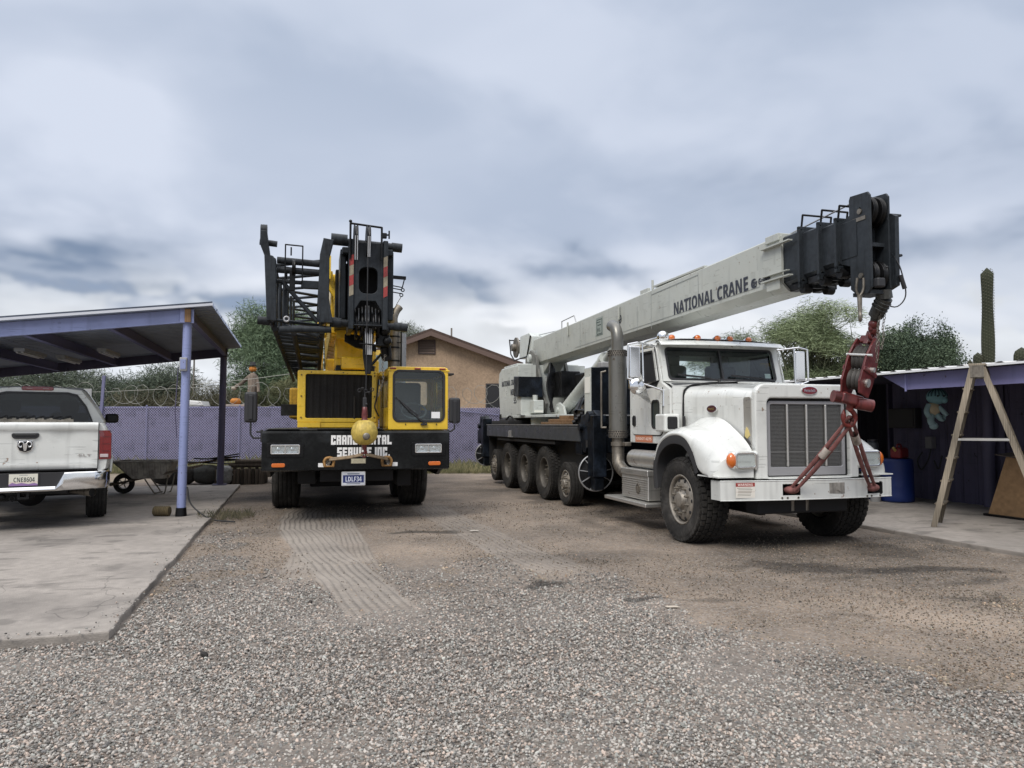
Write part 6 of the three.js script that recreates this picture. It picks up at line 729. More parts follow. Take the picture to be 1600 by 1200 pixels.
{ // hook block hanging from the boom tip, drawn back towards the bumper
  const t = thing('hook_block', 'heavy red hook block hanging from the white truck boom tip', 'hook block', TR(0.04, 0, 1.6), 15.5);
  // own axes as the truck's, origin under the block
  const up = [0, 2.74, 0.42], tp = [0, 2.36, 0.24], bt = [-0.02, 1.72, 0.10];
  part('wedge_socket', mat([0.11, 0.12, 0.125], 0.5, 0.5, { map: TX.grimeHard }), t, p => { p.cyl([0.06, 2.88, 0.46], [0.08, 2.79, 0.44], 0.07, 0.08, 16); p.cyl([0.08, 2.79, 0.44], [0.085, 2.62, 0.30], 0.082, 0.075, 18); p.cyl([0.085, 2.62, 0.30], [0.09, 2.56, 0.27], 0.045, 0.04, 14); for (let i = 0; i < 3; i++) { const g = new THREE.TorusGeometry(0.09, 0.012, 6, 18); g.applyMatrix4(new THREE.Matrix4().makeRotationFromQuaternion(new THREE.Quaternion().setFromUnitVectors(V(0, 0, 1), V(0.03, 0.18, 0.18).normalize()))); g.scale(0.88, 0.88, 0.88); p.put(g, 0.081, 2.76 - 0.03 * i, 0.42 - 0.026 * i); } });
  part('upper_hook', M.red, t, p => { p.sph(0.062, 0.09, 2.535, 0.27, 14, 10, 1, 0.9, 0.9); p.sph(0.05, 0.10, 2.475, 0.25, 12, 8); const g = new THREE.TorusGeometry(0.05, 0.019, 8, 18); p.put(g, 0.11, 2.425, 0.22, 0, 0.3); p.box(0.11, 0.05, 0.05, 0.09, 2.49, 0.26, 0.015); });
  const tiltM = new THREE.Matrix4().makeTranslation(-0.005, 2.06, 0.16).multiply(new THREE.Matrix4().makeRotationZ(-0.34)).multiply(new THREE.Matrix4().makeRotationY(-1.22)).multiply(new THREE.Matrix4().makeScale(0.80, 0.95, 0.76));
  const plate = [[-0.14, -0.30], [0.10, -0.30], [0.17, -0.18], [0.17, 0.12], [0.12, 0.26], [0.06, 0.36], [-0.05, 0.36], [-0.12, 0.22], [-0.16, 0.05], [-0.165, -0.15]];
  for (const x of [-0.125, 0.125]) part('cheek_plate', M.red, t, p => { p.ext(plate, 0.03, 'x', x, { b: 0.006, m: undefined, holes: x > 0 ? [] : [] }); p.span(x * 1.1 - 0.02, x * 1.1 + 0.02, -0.05, 0.0, -0.17, 0.17, 0.006); p.g[p.g.length - 1].applyMatrix4(tiltM); p.g[p.g.length - 2].applyMatrix4(tiltM); });
  part('block_sheave', mat([0.07, 0.065, 0.06], 0.6, 0.5), t, p => { for (const x of [-0.06, 0.0, 0.06]) { p.lathe([[0.04, -0.022], [0.13, -0.026], [0.15, -0.024], [0.125, 0], [0.15, 0.024], [0.13, 0.026], [0.04, 0.022]], 26, 'x', x, 0.13, 0.0); p.lathe([[0.04, -0.022], [0.11, -0.026], [0.125, -0.024], [0.1, 0], [0.125, 0.024], [0.11, 0.026], [0.04, 0.022]], 26, 'x', x, -0.12, 0.0); } for (const g of p.g) g.applyMatrix4(tiltM); });
  part('cross_pin', M.alu, t, p => { p.cyl([-0.16, 0.13, 0.15], [0.2, 0.13, 0.15], 0.017, 0.017, 10); p.cyl([-0.19, 0.0, 0.0], [0.2, 0.0, 0.0], 0.03, 0.03, 12); p.cyl([0.13, -0.16, 0.0], [0.17, -0.16, 0.0], 0.05, 0.05, 14); for (const g of p.g) g.applyMatrix4(tiltM); });
  part('top_yoke', M.red, t, p => { p.box(0.2, 0.09, 0.1, 0, 0.36, 0.0, 0.02); p.ext([[-0.06, 0.3], [0.06, 0.3], [0.035, 0.46], [-0.035, 0.46]], 0.07, 'x', 0, { b: 0.01 }); for (const g of p.g) g.applyMatrix4(tiltM); });
  part('trunnion', M.red, t, p => { p.cyl([-0.27, 1.775, 0.05], [-0.13, 1.755, 0.08], 0.066, 0.066, 16); p.cyl([-0.06, 1.70, 0.15], [0.10, 1.665, 0.20], 0.068, 0.068, 16); p.box(0.24, 0.12, 0.13, -0.09, 1.735, 0.11, 0.03, 0, -0.3, -0.25); });
  part('trunnion_bore', M.frame, t, p => p.cyl([0.098, 1.6655, 0.1995], [0.105, 1.664, 0.2015], 0.048, 0.048, 14));
  part('lower_hook', mat([0.22, 0.035, 0.03], 0.5, 0, { map: TX.grimeHard }), t, p => { p.cyl([-0.08, 1.70, 0.1], [-0.09, 1.62, 0.08], 0.045, 0.036, 12); p.tube([[-0.09, 1.64, 0.08], [-0.03, 1.585, 0.08], [-0.015, 1.52, 0.07], [-0.055, 1.46, 0.06], [-0.12, 1.47, 0.06], [-0.15, 1.53, 0.06], [-0.15, 1.58, 0.06]], 0.028, 10, 30); p.cyl([-0.15, 1.575, 0.06], [-0.145, 1.63, 0.06], 0.025, 0.006, 10); });
  part('chains', M.dullSteel, t, p => { for (const [x, z, l] of [[0.08, 0.36, 0.55], [0.11, 0.40, 0.42], [0.05, 0.40, 0.36]]) for (let i = 0; i < l / 0.035; i++) { const g = new THREE.TorusGeometry(0.018, 0.005, 4, 10); g.scale(0.65, 1, 1); p.put(g, x + 0.008 * Math.sin(i), 2.66 - i * 0.035, z - 0.004 * i, 0, i % 2 ? 1.57 : 0); } }).userData.kind = 'stuff';
  const S1 = (label, end, mid) => { const a = TR(-0.05, 1.51, 1.67), e = TR(...end), s = thing('lifting_sling', label, 'sling', [0, 0, 0], 0); part('webbing', M.slingRed, s, p => { const n = 24, rows = [[], []]; for (const k of [0, 1]) { const sec = []; for (let i = 0; i <= n; i++) { const t = i / n, c = lerp3(a, e, t), w = mix(0.028, 0.045, Math.sin(t * 3.14)) , dx = e[0] - a[0], dy = e[1] - a[1], l = Math.hypot(dx, dy); const nx = -dy / l, ny = dx / l; const sg = 0.025 * Math.sin(t * 3.14); const ring_ = []; for (let j = 0; j < 8; j++) { const an = j / 8 * 6.283; ring_.push([c[0] + nx * w * Math.cos(an) * 0.62 + (k ? 0.035 : -0.02) * nx, c[1] - sg + ny * w * Math.cos(an) * 0.62 + (k ? 0.035 : -0.02) * ny, c[2] + 0.022 * Math.sin(an) + (k ? 0.018 : 0)]); } sec.push(ring_); } p.loft(sec, { ring: true }); } });
    part('sleeve', mat([0.55, 0.52, 0.50], 0.9, 0, { map: TX.grimeHard }), s, p => { const c0 = lerp3(a, e, mid - 0.06), c1 = lerp3(a, e, mid + 0.06); c0[1] -= 0.02; c1[1] -= 0.02; c0[2] += 0.03; c1[2] += 0.03; p.cyl(c0, c1, 0.042, 0.042, 10, true); });
    part('loop', M.slingRed, s, p => { p.tube([[a[0] - 0.04, a[1] - 0.03, a[2]], [a[0] - 0.03, a[1] + 0.03, a[2] + 0.05], [a[0] + 0.03, a[1] + 0.03, a[2] - 0.02], [a[0] + 0.03, a[1] - 0.04, a[2]]], 0.022, 8, 16); p.sph(0.06, e[0], e[1], e[2], 12, 8, 1.6, 0.8, 0.8); }); };
  S1('worn red sling running down left from the hook to the bumper pocket', [-0.29, 0.715, 0.99], 0.42); S1('worn red sling running down right from the hook to the bumper pocket', [0.84, 0.715, 0.97], 0.22);
}
// ================================================================ yellow mobile crane
{
  const C = thing('mobile_crane', 'yellow and black mobile crane with folded lattice jib facing the yard', 'mobile crane', [-2.29, 0, -11.02], 15);
  for (const s of [-1, 1]) { for (const z of [-2.55, -4.1]) wheel(C, 'crane', s * 1.11, 0.595, z, s); for (const z of [-9.3, -10.8]) { wheel(C, 'crane', s * 1.1, 0.595, z, s); } }
  part('chassis', M.frame, C, p => { p.span(-0.55, 0.55, 0.6, 1.3, -12, -0.3, 0.02); for (const z of [-2.55, -4.1, -9.3, -10.8]) { p.cyl([-1, 0.6, z], [1, 0.6, z], 0.13, 0.13, 12); p.sph(0.28, 0, 0.6, z, 14, 10); } p.span(-0.88, -0.60, 0.55, 0.8, -1.9, -0.6, 0.03); p.span(0.62, 0.85, 0.5, 0.8, -1.6, -0.5, 0.03); p.span(-0.7, 0.7, 0.36, 0.56, -2.7, -2.4, 0.03); p.cyl([-0.7, 0.5, -2.2], [0.7, 0.5, -2.2], 0.035, 0.035, 8); p.span(-1.3, 1.3, 0.85, 1.3, -8.3, -5.0, 0.03); p.span(-1.3, 1.3, 1.2, 1.36, -12, -5, 0.02); });
  const body = part('front_body', mat([0.016, 0.018, 0.020], 0.5, 0, { roughnessMap: TX.rough, physical: true, specularIntensity: 0.45, map: TX.dust }), C, p => { p.ext([[-1.75, 0.80], [-0.08, 0.78], [0, 0.80], [0, 1.34], [-0.03, 1.372], [-1.75, 1.40]], 2.75, 'x', 0, { b: 0.018, bs: 3 });
    for (const s of [-1, 1]) { p.span(s * 0.86, s * 1.375, 1.25, 1.40, -4.8, -1.75, 0.02); p.ext([[-0.3, 0.79], [-1.75, 0.79], [-1.75, 0.66], [-0.7, 0.66]], 0.05, 'x', s * 1.30); } });
  part('deck_plate', mat([0.075, 0.08, 0.07], 0.7, 0, { map: TX.grimeHard }), body, p => { p.span(-1.35, 0.42, 1.398, 1.404, -1.72, -0.12); p.span(-0.85, -0.60, 1.385, 1.395, -0.085, -0.06); });
  for (const s of [-1, 1]) {
    const x0 = Math.min(s * 0.84, s * 1.25), x1 = Math.max(s * 0.84, s * 1.25);
    part('lamp_recess', M.black, body, p => p.ext(rrect(x0 - 0.05, 0.995, x1 + 0.05, 1.20, 0.02), 0.02, 'z', 0.008, { holes: [rrect(x0 - 0.004, 1.034, x1 + 0.004, 1.176, 0.015)], b: 0.004 }));
    const h = part('headlight', M.chrome, body, p => { p.ext(rrect(x0, 1.035, x1, 1.175, 0.02), 0.03, 'z', 0.016, { b: 0.005, holes: [rrect(x0 + 0.018, 1.052, (x0 + x1) / 2 - 0.008, 1.158, 0.01), rrect((x0 + x1) / 2 + 0.008, 1.052, x1 - 0.018, 1.158, 0.01)] }); });
    for (const q of [0, 1]) { const cx = mix(x0, x1, q ? 0.735 : 0.265); part('lamp_reflector', mat([0.62, 0.63, 0.64], 0.22, 1), h, p => { p.loft([rrect(-0.09, -0.054, 0.09, 0.054, 0.01, 4).map(([x, y]) => [cx + x, 1.105 + y, 0.012]), ring(0, 0, 0.04, 0.035, 20).map((q_, i) => [cx + q_[0], 1.105 + q_[1], 0.004]).slice(0, 20)], { ring: true }); p.sph(0.035, cx, 1.105, 0.004, 12, 8, 1, 1, 0.35); }); part('lamp_lens', M.lens, h, p => p.ext(rrect(cx - 0.092, 1.052, cx + 0.092, 1.158, 0.01), 0.006, 'z', 0.024)); }
    part('turn_lamp', M.amber, body, p => p.ext(rrect(s * 1.14 - 0.095, 0.845, s * 1.14 + 0.095, 0.905, 0.025, 5), 0.03, 'z', 0.012, { b: 0.01, bs: 3 }));
    part('white_reflector', M.printWhite, body, p => p.ext(rrect(s * 0.50 - 0.08 + 0.0, 0.842, s * 0.50 + 0.08, 0.90, 0.006), 0.006, 'z', 0.005));
    part('lifting_lug', M.dullSteel, body, p => { p.ext(ring(s * 0.44, 0.93, 0.045, 0.05, 18), 0.03, 'z', 0.04, { holes: [ring(s * 0.44, 0.925, 0.018, 0.02, 12)], b: 0.006 }); p.span(s * 0.44 - 0.035, s * 0.44 + 0.035, 0.90, 0.98, 0.0, 0.03, 0.006); });
  }
  { // block lettering, cut as solid characters
    const GL = { C: [[0, 0, 1, .26], [0, .74, 1, 1], [0, 0, .42, 1], [.6, 0, 1, .4], [.6, .62, 1, 1]], R: [[0, 0, .42, 1], [0, .76, 1, 1], [.6, .5, 1, 1], [0, .40, .95, .58], [.58, 0, 1, .46]], A: [[0, 0, .40, .85], [.6, 0, 1, .85], [.1, .78, .9, 1], [0, .32, 1, .52]], N: [[0, 0, .42, 1], [.6, 0, 1, 1], [0, .76, .96, 1]], E: [[0, 0, .42, 1], [0, 0, 1, .24], [0, .76, 1, 1], [0, .40, .9, .60]], T: [[.28, 0, .72, 1], [0, .74, 1, 1]], L: [[0, 0, .42, 1], [0, 0, 1, .26]], S: [[0, 0, 1, .24], [0, .76, 1, 1], [0, .4, 1, .6], [0, .5, .42, 1], [.58, 0, 1, .5]], V: [[0, .25, .40, 1], [.6, .25, 1, 1], [.18, 0, .82, .32]], I: [[.1, 0, .9, 1]], '.': [[0.2, 0, .9, .22]], ' ': [] };
    const line = (str, x0, x1, y0, y1) => part('lettering', M.printWhite, body, p => { const ws = [...str].map(c => c === ' ' ? 0.45 : c === 'I' ? 0.5 : c === '.' ? 0.45 : 1), tot = ws.reduce((a, b) => a + b, 0), u = (x1 - x0) / tot; let x = x0; [...str].forEach((c, i) => { const w = ws[i] * u * 0.86; GL[c].forEach((r, k) => p.span(x + r[0] * w, x + r[2] * w, y0 + r[1] * (y1 - y0), y0 + r[3] * (y1 - y0), 0, 0.004 + 0.0004 * k)); x += ws[i] * u; }); });
    line('CRANE RENTAL', -0.40, 0.50, 1.168, 1.308); line('SERVICE INC.', -0.31, 0.47, 0.988, 1.128);
  }
  printed('licence_plate', canvasMat(300, 150, (c, w, h) => { c.fillStyle = '#c9ccd2'; c.fillRect(0, 0, w, h); c.fillStyle = '#1d2c66'; c.fillRect(12, 34, w - 24, 88); c.fillStyle = '#dfe4ee'; c.font = 'bold 78px sans-serif'; c.textAlign = 'center'; c.save(); c.translate(w / 2, 108); c.scale(0.82, 1); c.fillText('LDLF34', 0, 0); c.restore(); c.fillStyle = '#707786'; c.fillRect(70, 12, 160, 14); c.fillRect(60, 129, 180, 10); }), body, 0.33, 0.19, X(-0.07, 0.665, 0.012));
  part('plate_holder', M.alu, body, p => p.ext(rrect(-0.245, 0.56, 0.105, 0.77, 0.015), 0.012, 'z', 0.0, {}));
  printed('small_plate', canvasMat(200, 70, (c, w, h) => { c.fillStyle = '#b9b39a'; c.fillRect(0, 0, w, h); c.strokeStyle = '#6d6857'; c.lineWidth = 4; c.strokeRect(4, 4, w - 8, h - 8); c.fillStyle = '#8a8470'; c.font = 'bold 24px sans-serif'; c.textAlign = 'center'; c.fillText('MAX 40000', w / 2, 32); for (let i = 0; i < 8; i++) c.fillRect(24 + i * 19, 42, 12, 12); }), body, 0.215, 0.075, X(0.0, 0.925, 0.006));
  // ---- engine housing with its radiator
  const eng = part('engine_housing', M.yellow, C, p => { p.ext(rrect(-0.91, 1.50, 0.34, 2.335, 0.03), 0.05, 'z', -0.98, { holes: [rrect(-0.785, 1.57, 0.26, 2.275, 0.03)], b: 0.012 }); p.span(-0.905, -0.87, 1.42, 2.32, -3.6, -1.0, 0.01); p.span(-0.905, 0.44, 2.285, 2.32, -3.6, -1.0, 0.01); p.span(0.33, 0.37, 1.42, 2.32, -3.6, -1.0, 0.01); p.span(0.37, 0.46, 2.25, 2.32, -3.0, -0.7, 0.01); p.span(-0.9, -0.55, 1.42, 1.5, -1.02, -0.94, 0.005); p.span(-0.55, 0.34, 1.42, 1.495, -1.03, -0.96, 0.005); });
  part('rivets', mat([0.16, 0.10, 0.02], 0.6), eng, p => { for (let i = 0; i < 3; i++) { p.cyl([-0.85, 1.58 + i * 0.34, -0.95], [-0.85, 1.58 + i * 0.34, -0.942], 0.014, 0.014, 8); p.cyl([0.30, 1.58 + i * 0.34, -0.95], [0.30, 1.58 + i * 0.34, -0.942], 0.014, 0.014, 8); p.cyl([-0.7 + i * 0.5, 2.305, -0.955], [-0.7 + i * 0.5, 2.305, -0.948], 0.012, 0.012, 8); } });
  part('radiator', mat([0.022, 0.02, 0.019], 0.75, 0, { map: TX.dust }), eng, p => { const A = [], B = []; for (let i = 0; i <= 72; i++) { const x = mix(-0.8, 0.27, i / 72), z = -1.015 + 0.020 * Math.cos(i / 72 * 6.2832 * 10); A.push([x, 1.56, z]); B.push([x, 2.285, z]); } p.loft([A, B]); });
  part('radiator_screen', mat([0.05, 0.045, 0.04], 0.6, 0.5), eng, p => { for (let i = 0; i < 44; i++) p.box(1.07, 0.004, 0.004, -0.265, 1.565 + i * 0.0165, -0.986); p.cyl([-0.02, 1.56, -0.96], [-0.02, 1.92, -0.96], 0.014, 0.014, 8); }).userData.kind = 'stuff';
  part('hose', M.plastic, eng, p => { p.tube([[0.37, 1.6, -0.9], [0.30, 1.75, -0.86], [0.33, 1.9, -0.9], [0.36, 2.2, -0.86]], 0.014, 6, 20); });
  // ---- driver's cab
  const x0 = 0.455, x1 = 1.385, y0 = 1.385, y1 = 2.365, zf = -0.2, zb = -1.75;
  const cab = part('cab', M.yellow, C, p => { p.ext(rrect(x0, y0, x1, y1, [0.02, 0.02, 0.06, 0.06]), 0.06, 'z', zf - 0.03, { holes: [rrect(x0 + 0.075, y0 + 0.13, x1 - 0.065, y1 - 0.06, 0.09, 5)], b: 0.014, bs: 3 });
    p.span(x0, x1, y1 - 0.05, y1 - 0.005, zb, zf - 0.05, 0.015); p.span(x0, x1, y0, y0 + 0.06, zb, zf - 0.05); p.ext(rrect(x0, y0, x1, y1, 0.02), 0.05, 'z', zb - 0.025, { holes: [rrect(x0 + 0.1, y0 + 0.42, x1 - 0.1, y1 - 0.14, 0.05)] });
    for (const [x, hl] of [[x0 + 0.02, 1], [x1 - 0.02, 1]]) p.ext([[zb, y0], [zf - 0.05, y0], [zf - 0.05, y1 - 0.03], [zb, y1 - 0.03]], 0.04, 'x', x, { holes: [[[zb + 0.35, y0 + 0.35], [zf - 0.15, y0 + 0.35], [zf - 0.15, y1 - 0.12], [zb + 0.35, y1 - 0.12]]] }); p.span(x0 - 0.02, x1 + 0.02, y1 - 0.07, y1 - 0.045, zf - 0.03, zf + 0.012, 0.006); });
  part('windscreen_seal', M.plastic, cab, p => p.ext(rrect(x0 + 0.062, y0 + 0.117, x1 - 0.052, y1 - 0.047, 0.10, 5), 0.02, 'z', zf + 0.006, { holes: [rrect(x0 + 0.10, y0 + 0.155, x1 - 0.09, y1 - 0.085, 0.07, 5)], b: 0.006 }));
  part('windscreen', M.glass, cab, p => p.ext(rrect(x0 + 0.08, y0 + 0.135, x1 - 0.07, y1 - 0.065, 0.09, 5), 0.006, 'z', zf - 0.012)); for (const x of [x0 + 0.02, x1 - 0.02]) part('side_window', M.tint, cab, p => p.span(x - 0.004, x + 0.004, y0 + 0.34, y1 - 0.11, zb + 0.34, zf - 0.14));
  part('wiper', M.plastic, cab, p => { p.poly([[1.02, y0 + 0.09, zf + 0.03], [0.78, y0 + 0.28, zf + 0.045], [0.62, y0 + 0.46, zf + 0.03]], 0.011, 6); p.poly([[1.05, y0 + 0.10, zf + 0.025], [0.80, y0 + 0.26, zf + 0.035], [0.64, y0 + 0.42, zf + 0.02]], 0.008, 6); p.bar([0.92, y0 + 0.21, zf + 0.02], [0.56, y0 + 0.50, zf + 0.02], 0.012, 0.022); p.box(0.1, 0.03, 0.04, 1.0, y0 + 0.085, zf + 0.02, 0.008); });
  part('sticker', M.printWhite, cab, p => p.box(0.135, 0.10, 0.003, 1.19, y0 + 0.23, zf - 0.006)); part('bolt', M.black, cab, p => { for (const x of [0.72, 1.20]) p.box(0.012, 0.025, 0.012, x, y0 + 0.085, zf + 0.004); });
  for (const x of [0.52, 0.90, 1.29]) part('marker_lamp', mat([0.30, 0.05, 0.012], 0.3, 0, { clearcoat: 0.6 }), cab, p => p.box(0.10, 0.028, 0.03, x, y1 - 0.028, zf + 0.012, 0.012));
  part('interior', mat([0.15, 0.155, 0.155], 0.85), cab, p => { p.span(x0 + 0.05, x1 - 0.05, y0 + 0.06, y0 + 0.16, zf - 0.4, zf - 0.06, 0.02); p.put(new THREE.TorusGeometry(0.2, 0.016, 8, 26), 0.9, y0 + 0.30, zf - 0.42, -0.9); p.cyl([0.9, y0 + 0.1, zf - 0.3], [0.9, y0 + 0.3, zf - 0.42], 0.025, 0.025, 8); p.span(x0 + 0.045, x1 - 0.045, y1 - 0.09, y1 - 0.052, zb, zf - 0.06); p.span(x0 + 0.045, x1 - 0.045, y0 + 0.05, y0 + 0.33, zb + 0.02, zb + 0.04); });
  part('seat', mat([0.16, 0.155, 0.15], 0.9), cab, p => { p.box(0.48, 0.14, 0.45, 0.9, y0 + 0.2, -1.25, 0.05); p.box(0.46, 0.6, 0.13, 0.9, y0 + 0.5, -1.5, 0.05); });
  part('roof_ledge', M.plastic, cab, p => p.box(0.2, 0.03, 0.3, 1.48, 2.30, -0.9, 0.006));
  // ---- mirrors
  for (const s of [-1, 1]) { const mx = s < 0 ? -1.545 : 1.485, my = s < 0 ? 1.72 : 1.66; const m = part('mirror', M.plastic, C, p => { p.box(0.185, s < 0 ? 0.45 : 0.40, 0.09, mx, my + (s < 0 ? 0.0 : 0.03), -0.2, 0.04); p.box(0.06, 0.36, 0.03, mx, my, -0.15, 0.012); }); part('mirror_arm', M.plastic, m, p => s < 0 ? p.poly([[mx, 1.5, -0.2], [mx, 1.33, -0.2], [mx + 0.04, 1.27, -0.2], [-1.37, 1.27, -0.2], [-1.37, 1.36, -0.2], [mx + 0.08, 1.36, -0.2]], 0.014, 8) : p.poly([[mx, 1.47, -0.2], [mx, 1.40, -0.2], [mx - 0.06, 1.36, -0.2], [1.38, 1.36, -0.2]], 0.014, 8)); part('arm_bracket', M.plastic, m, p => p.box(0.04, 0.18, 0.06, s * 1.385, 1.30, -0.2, 0.008)); }
  part('side_flag', M.black, C, p => p.box(0.28, 0.20, 0.02, -1.07, 1.72, -2.2, 0.004));
  // ---- stacks
  const st = part('exhaust_stack', M.dullSteel, C, p => { p.cyl([0.735, 2.2, -2.2], [0.735, 3.22, -2.2], 0.105, 0.105, 24); p.cyl([0.735, 3.2, -2.2], [0.735, 3.34, -2.2], 0.07, 0.07, 18); p.tube([[0.735, 3.3, -2.2], [0.735, 3.42, -2.2], [0.78, 3.54, -2.22], [0.84, 3.62, -2.24]], 0.068, 14, 16); });
  part('clamp', M.black, st, p => { for (const y of [2.62, 2.86, 3.06]) p.cyl([0.735, y - 0.015, -2.2], [0.735, y + 0.015, -2.2], 0.112, 0.112, 24); p.poly([[0.86, 2.3, -2.12], [0.86, 3.30, -2.12], [0.74, 3.30, -2.12]], 0.014, 6); p.poly([[0.86, 2.95, -2.12], [0.6, 2.95, -2.1]], 0.012, 6); }); part('air_intake', M.galv, C, p => { p.cyl([0.92, 2.2, -2.6], [0.92, 3.17, -2.6], 0.085, 0.085, 18); for (let i = 0; i < 9; i++) p.cyl([0.92, 2.3 + i * 0.1, -2.6], [0.92, 2.315 + i * 0.1, -2.6], 0.089, 0.089, 18, true); });
  // ---- superstructure
  const up = part('superstructure', M.yellowDirty, C, p => { p.cyl([0, 1.36, -7.2], [0, 1.6, -7.2], 0.8, 0.8, 32); p.span(-1.2, 1.2, 1.6, 2.3, -10.5, -6.2, 0.05); for (const s of [-1, 1]) p.ext([[-10.5, 2.3], [-7.6, 2.3], [-8.4, 3.4], [-9.2, 4.0], [-10.0, 3.8], [-10.5, 3.0]], 0.08, 'x', 0.06 + s * 0.55, { b: 0.01 }); });
  part('upper_cab', M.yellow, up, p => { p.ext([[-7.6, 1.6], [-5.9, 1.6], [-5.7, 2.2], [-6.1, 3.2], [-7.6, 3.2]], 0.8, 'x', 1.0, { b: 0.03 }); }); part('upper_cab_glass', mat([0.20, 0.26, 0.28], 0.1), up, p => { p.box(0.66, 0.75, 0.02, 1.0, 2.72, -5.87, 0, -0.37); });
  part('lift_cylinder', M.yellow, up, p => { for (const x of [-0.12, 0.24]) { p.cyl([x, 2.0, -6.0], [x, 2.75, -3.4], 0.14, 0.13, 18); } p.span(-0.45, 0.55, 2.35, 2.72, -3.5, -3.1, 0.05); });
  part('front_bracket', M.yellow, up, p => { p.ext([[-0.30, 2.50], [0.42, 2.50], [0.42, 2.90], [0.34, 2.98], [-0.02, 2.98], [-0.10, 3.05], [-0.10, 3.30], [-0.30, 3.30]], 0.9, 'z', -2.7, { b: 0.02 }); p.span(-0.22, 0.24, 2.40, 2.62, -1.9, -1.5, 0.03); p.ext([[-0.28, 2.62], [0.36, 2.62], [0.36, 2.86], [0.1, 2.90], [-0.06, 3.05], [-0.28, 3.05]], 0.05, 'z', -1.95, { b: 0.008 }); });
  part('bracket_shadow_box', M.black, up, p => { p.span(-0.3, 0.35, 2.33, 2.48, -2.6, -1.6, 0.02); p.ext([[-0.18, 2.96], [0.02, 2.96], [0.34, 2.78], [0.34, 2.68], [0.0, 2.74], [-0.18, 2.84]], 0.1, 'z', -1.2, { b: 0.01 }); });
  // ---- boom
  const boom = part('boom', M.yellow, C, p => { p.span(-0.40, 0.46, 3.02, 4.06, -10.2, -1.7, 0.03); });
  part('boom_sheet', M.black, boom, p => { p.span(-0.34, 0.40, 3.06, 4.02, -1.7, -1.1, 0.02); p.span(-0.28, 0.34, 3.1, 4.0, -1.1, -0.5, 0.02); p.ext([[0.52, 3.72], [0.40, 3.5], [0.40, 4.2], [0.46, 4.26], [0.52, 4.2]], 0.4, 'z', -0.8, { b: 0.01 }); });
  part('yellow_bracket', M.yellow, boom, p => { p.ext([[-0.66, 3.95], [-0.44, 3.95], [-0.40, 3.72], [-0.29, 3.58], [-0.27, 3.15], [-0.15, 2.98], [-0.15, 2.80], [-0.36, 2.80], [-0.40, 3.2], [-0.42, 3.5], [-0.52, 3.66], [-0.66, 3.70]].map(q => [q[0] + 0.06, q[1] + 0.12]), 0.10, 'z', -1.55, { b: 0.015 }); p.span(-0.47, -0.41, 3.9, 4.3, -1.5, -1.35, 0.01); p.span(0.44, 0.48, 3.5, 4.2, -1.5, -1.35, 0.01); p.span(-0.62, -0.46, 2.95, 3.18, -1.7, -1.45, 0.02); p.span(0.36, 0.44, 3.05, 3.4, -1.5, -1.2, 0.01); });
  part('brown_post', mat([0.24, 0.16, 0.07], 0.7, 0, { map: TX.grimeHard }), boom, p => { p.span(-0.58, -0.48, 3.0, 3.75, -1.3, -1.15, 0.02); });
  const hx = 0.10; // head
  const head = part('boom_head', M.charcoal, boom, p => {
    p.ext([[hx - 0.285, 2.92], [hx + 0.285, 2.92], [hx + 0.285, 4.16], [hx - 0.285, 4.16]], 0.10, 'z', 0.22, { holes: [rrect(hx - 0.135, 3.40, hx + 0.135, 3.79, 0.09, 5), [[hx - 0.20, 2.90], [hx + 0.20, 2.90], [hx + 0.20, 3.14], [hx + 0.11, 3.29], [hx - 0.11, 3.29], [hx - 0.20, 3.14]].map(q => [q[0], Math.max(q[1], 2.94)])], b: 0.008 });
    for (const s of [-1, 1]) { p.span(hx + s * 0.21, hx + s * 0.285, 2.86, 4.20, -0.5, 0.30, 0.015); p.span(hx + s * 0.31, hx + s * 0.40, 3.05, 4.12, -0.8, -0.05, 0.02); }
    p.span(hx - 0.38, hx + 0.38, 4.02, 4.12, -0.5, 0.1, 0.02); });
  part('head_void', M.frame, head, p => { p.span(hx - 0.2, hx + 0.2, 2.9, 4.0, -0.2, -0.1); });
  part('cross_tube', M.charcoal, head, p => { p.cyl([-0.44, 4.22, 0.0], [0.60, 4.17, 0.0], 0.06, 0.06, 18); p.cyl([-0.44, 4.25, 0.0], [-0.20, 4.24, 0.0], 0.085, 0.085, 18); p.cyl([0.46, 4.18, 0], [0.62, 4.17, 0], 0.07, 0.07, 16); p.cyl([-0.42, 2.98, 0.1], [0.66, 2.93, 0.1], 0.055, 0.055, 16); p.cyl([-0.44, 2.98, 0.1], [-0.28, 2.97, 0.1], 0.075, 0.075, 16); p.cyl([0.5, 2.94, 0.1], [0.70, 2.93, 0.1], 0.065, 0.065, 16); });
  for (const s of [-1, 1]) { for (let i = 0; i < 4; i++) part('warning_stripe', i % 2 === (s < 0 ? 1 : 0) ? mat([0.38, 0.05, 0.05], 0.6, 0, { map: TX.grimeHard }) : mat([0.36, 0.33, 0.26], 0.7, 0, { map: TX.grimeHard }), head, p => { const yb = 3.34 + i * 0.15, X0 = hx + s * 0.2475; p.ext([[X0 - 0.03, yb], [X0 + 0.03, yb + 0.03], [X0 + 0.03, yb + 0.178], [X0 - 0.03, yb + 0.148]], 0.008, 'z', 0.303); }); }
  for (const [x, w] of [[-0.09, 0.02], [0.03, 0.02]]) part('head_sheave', M.black, head, p => { p.lathe([[0.04, -0.012], [0.2, -0.014], [0.235, -0.03], [0.24, -0.02], [0.21, 0], [0.24, 0.02], [0.235, 0.03], [0.2, 0.014], [0.04, 0.012]], 32, 'x', x + (x < 0 ? 0 : 0.06), 4.18, 0.25); });
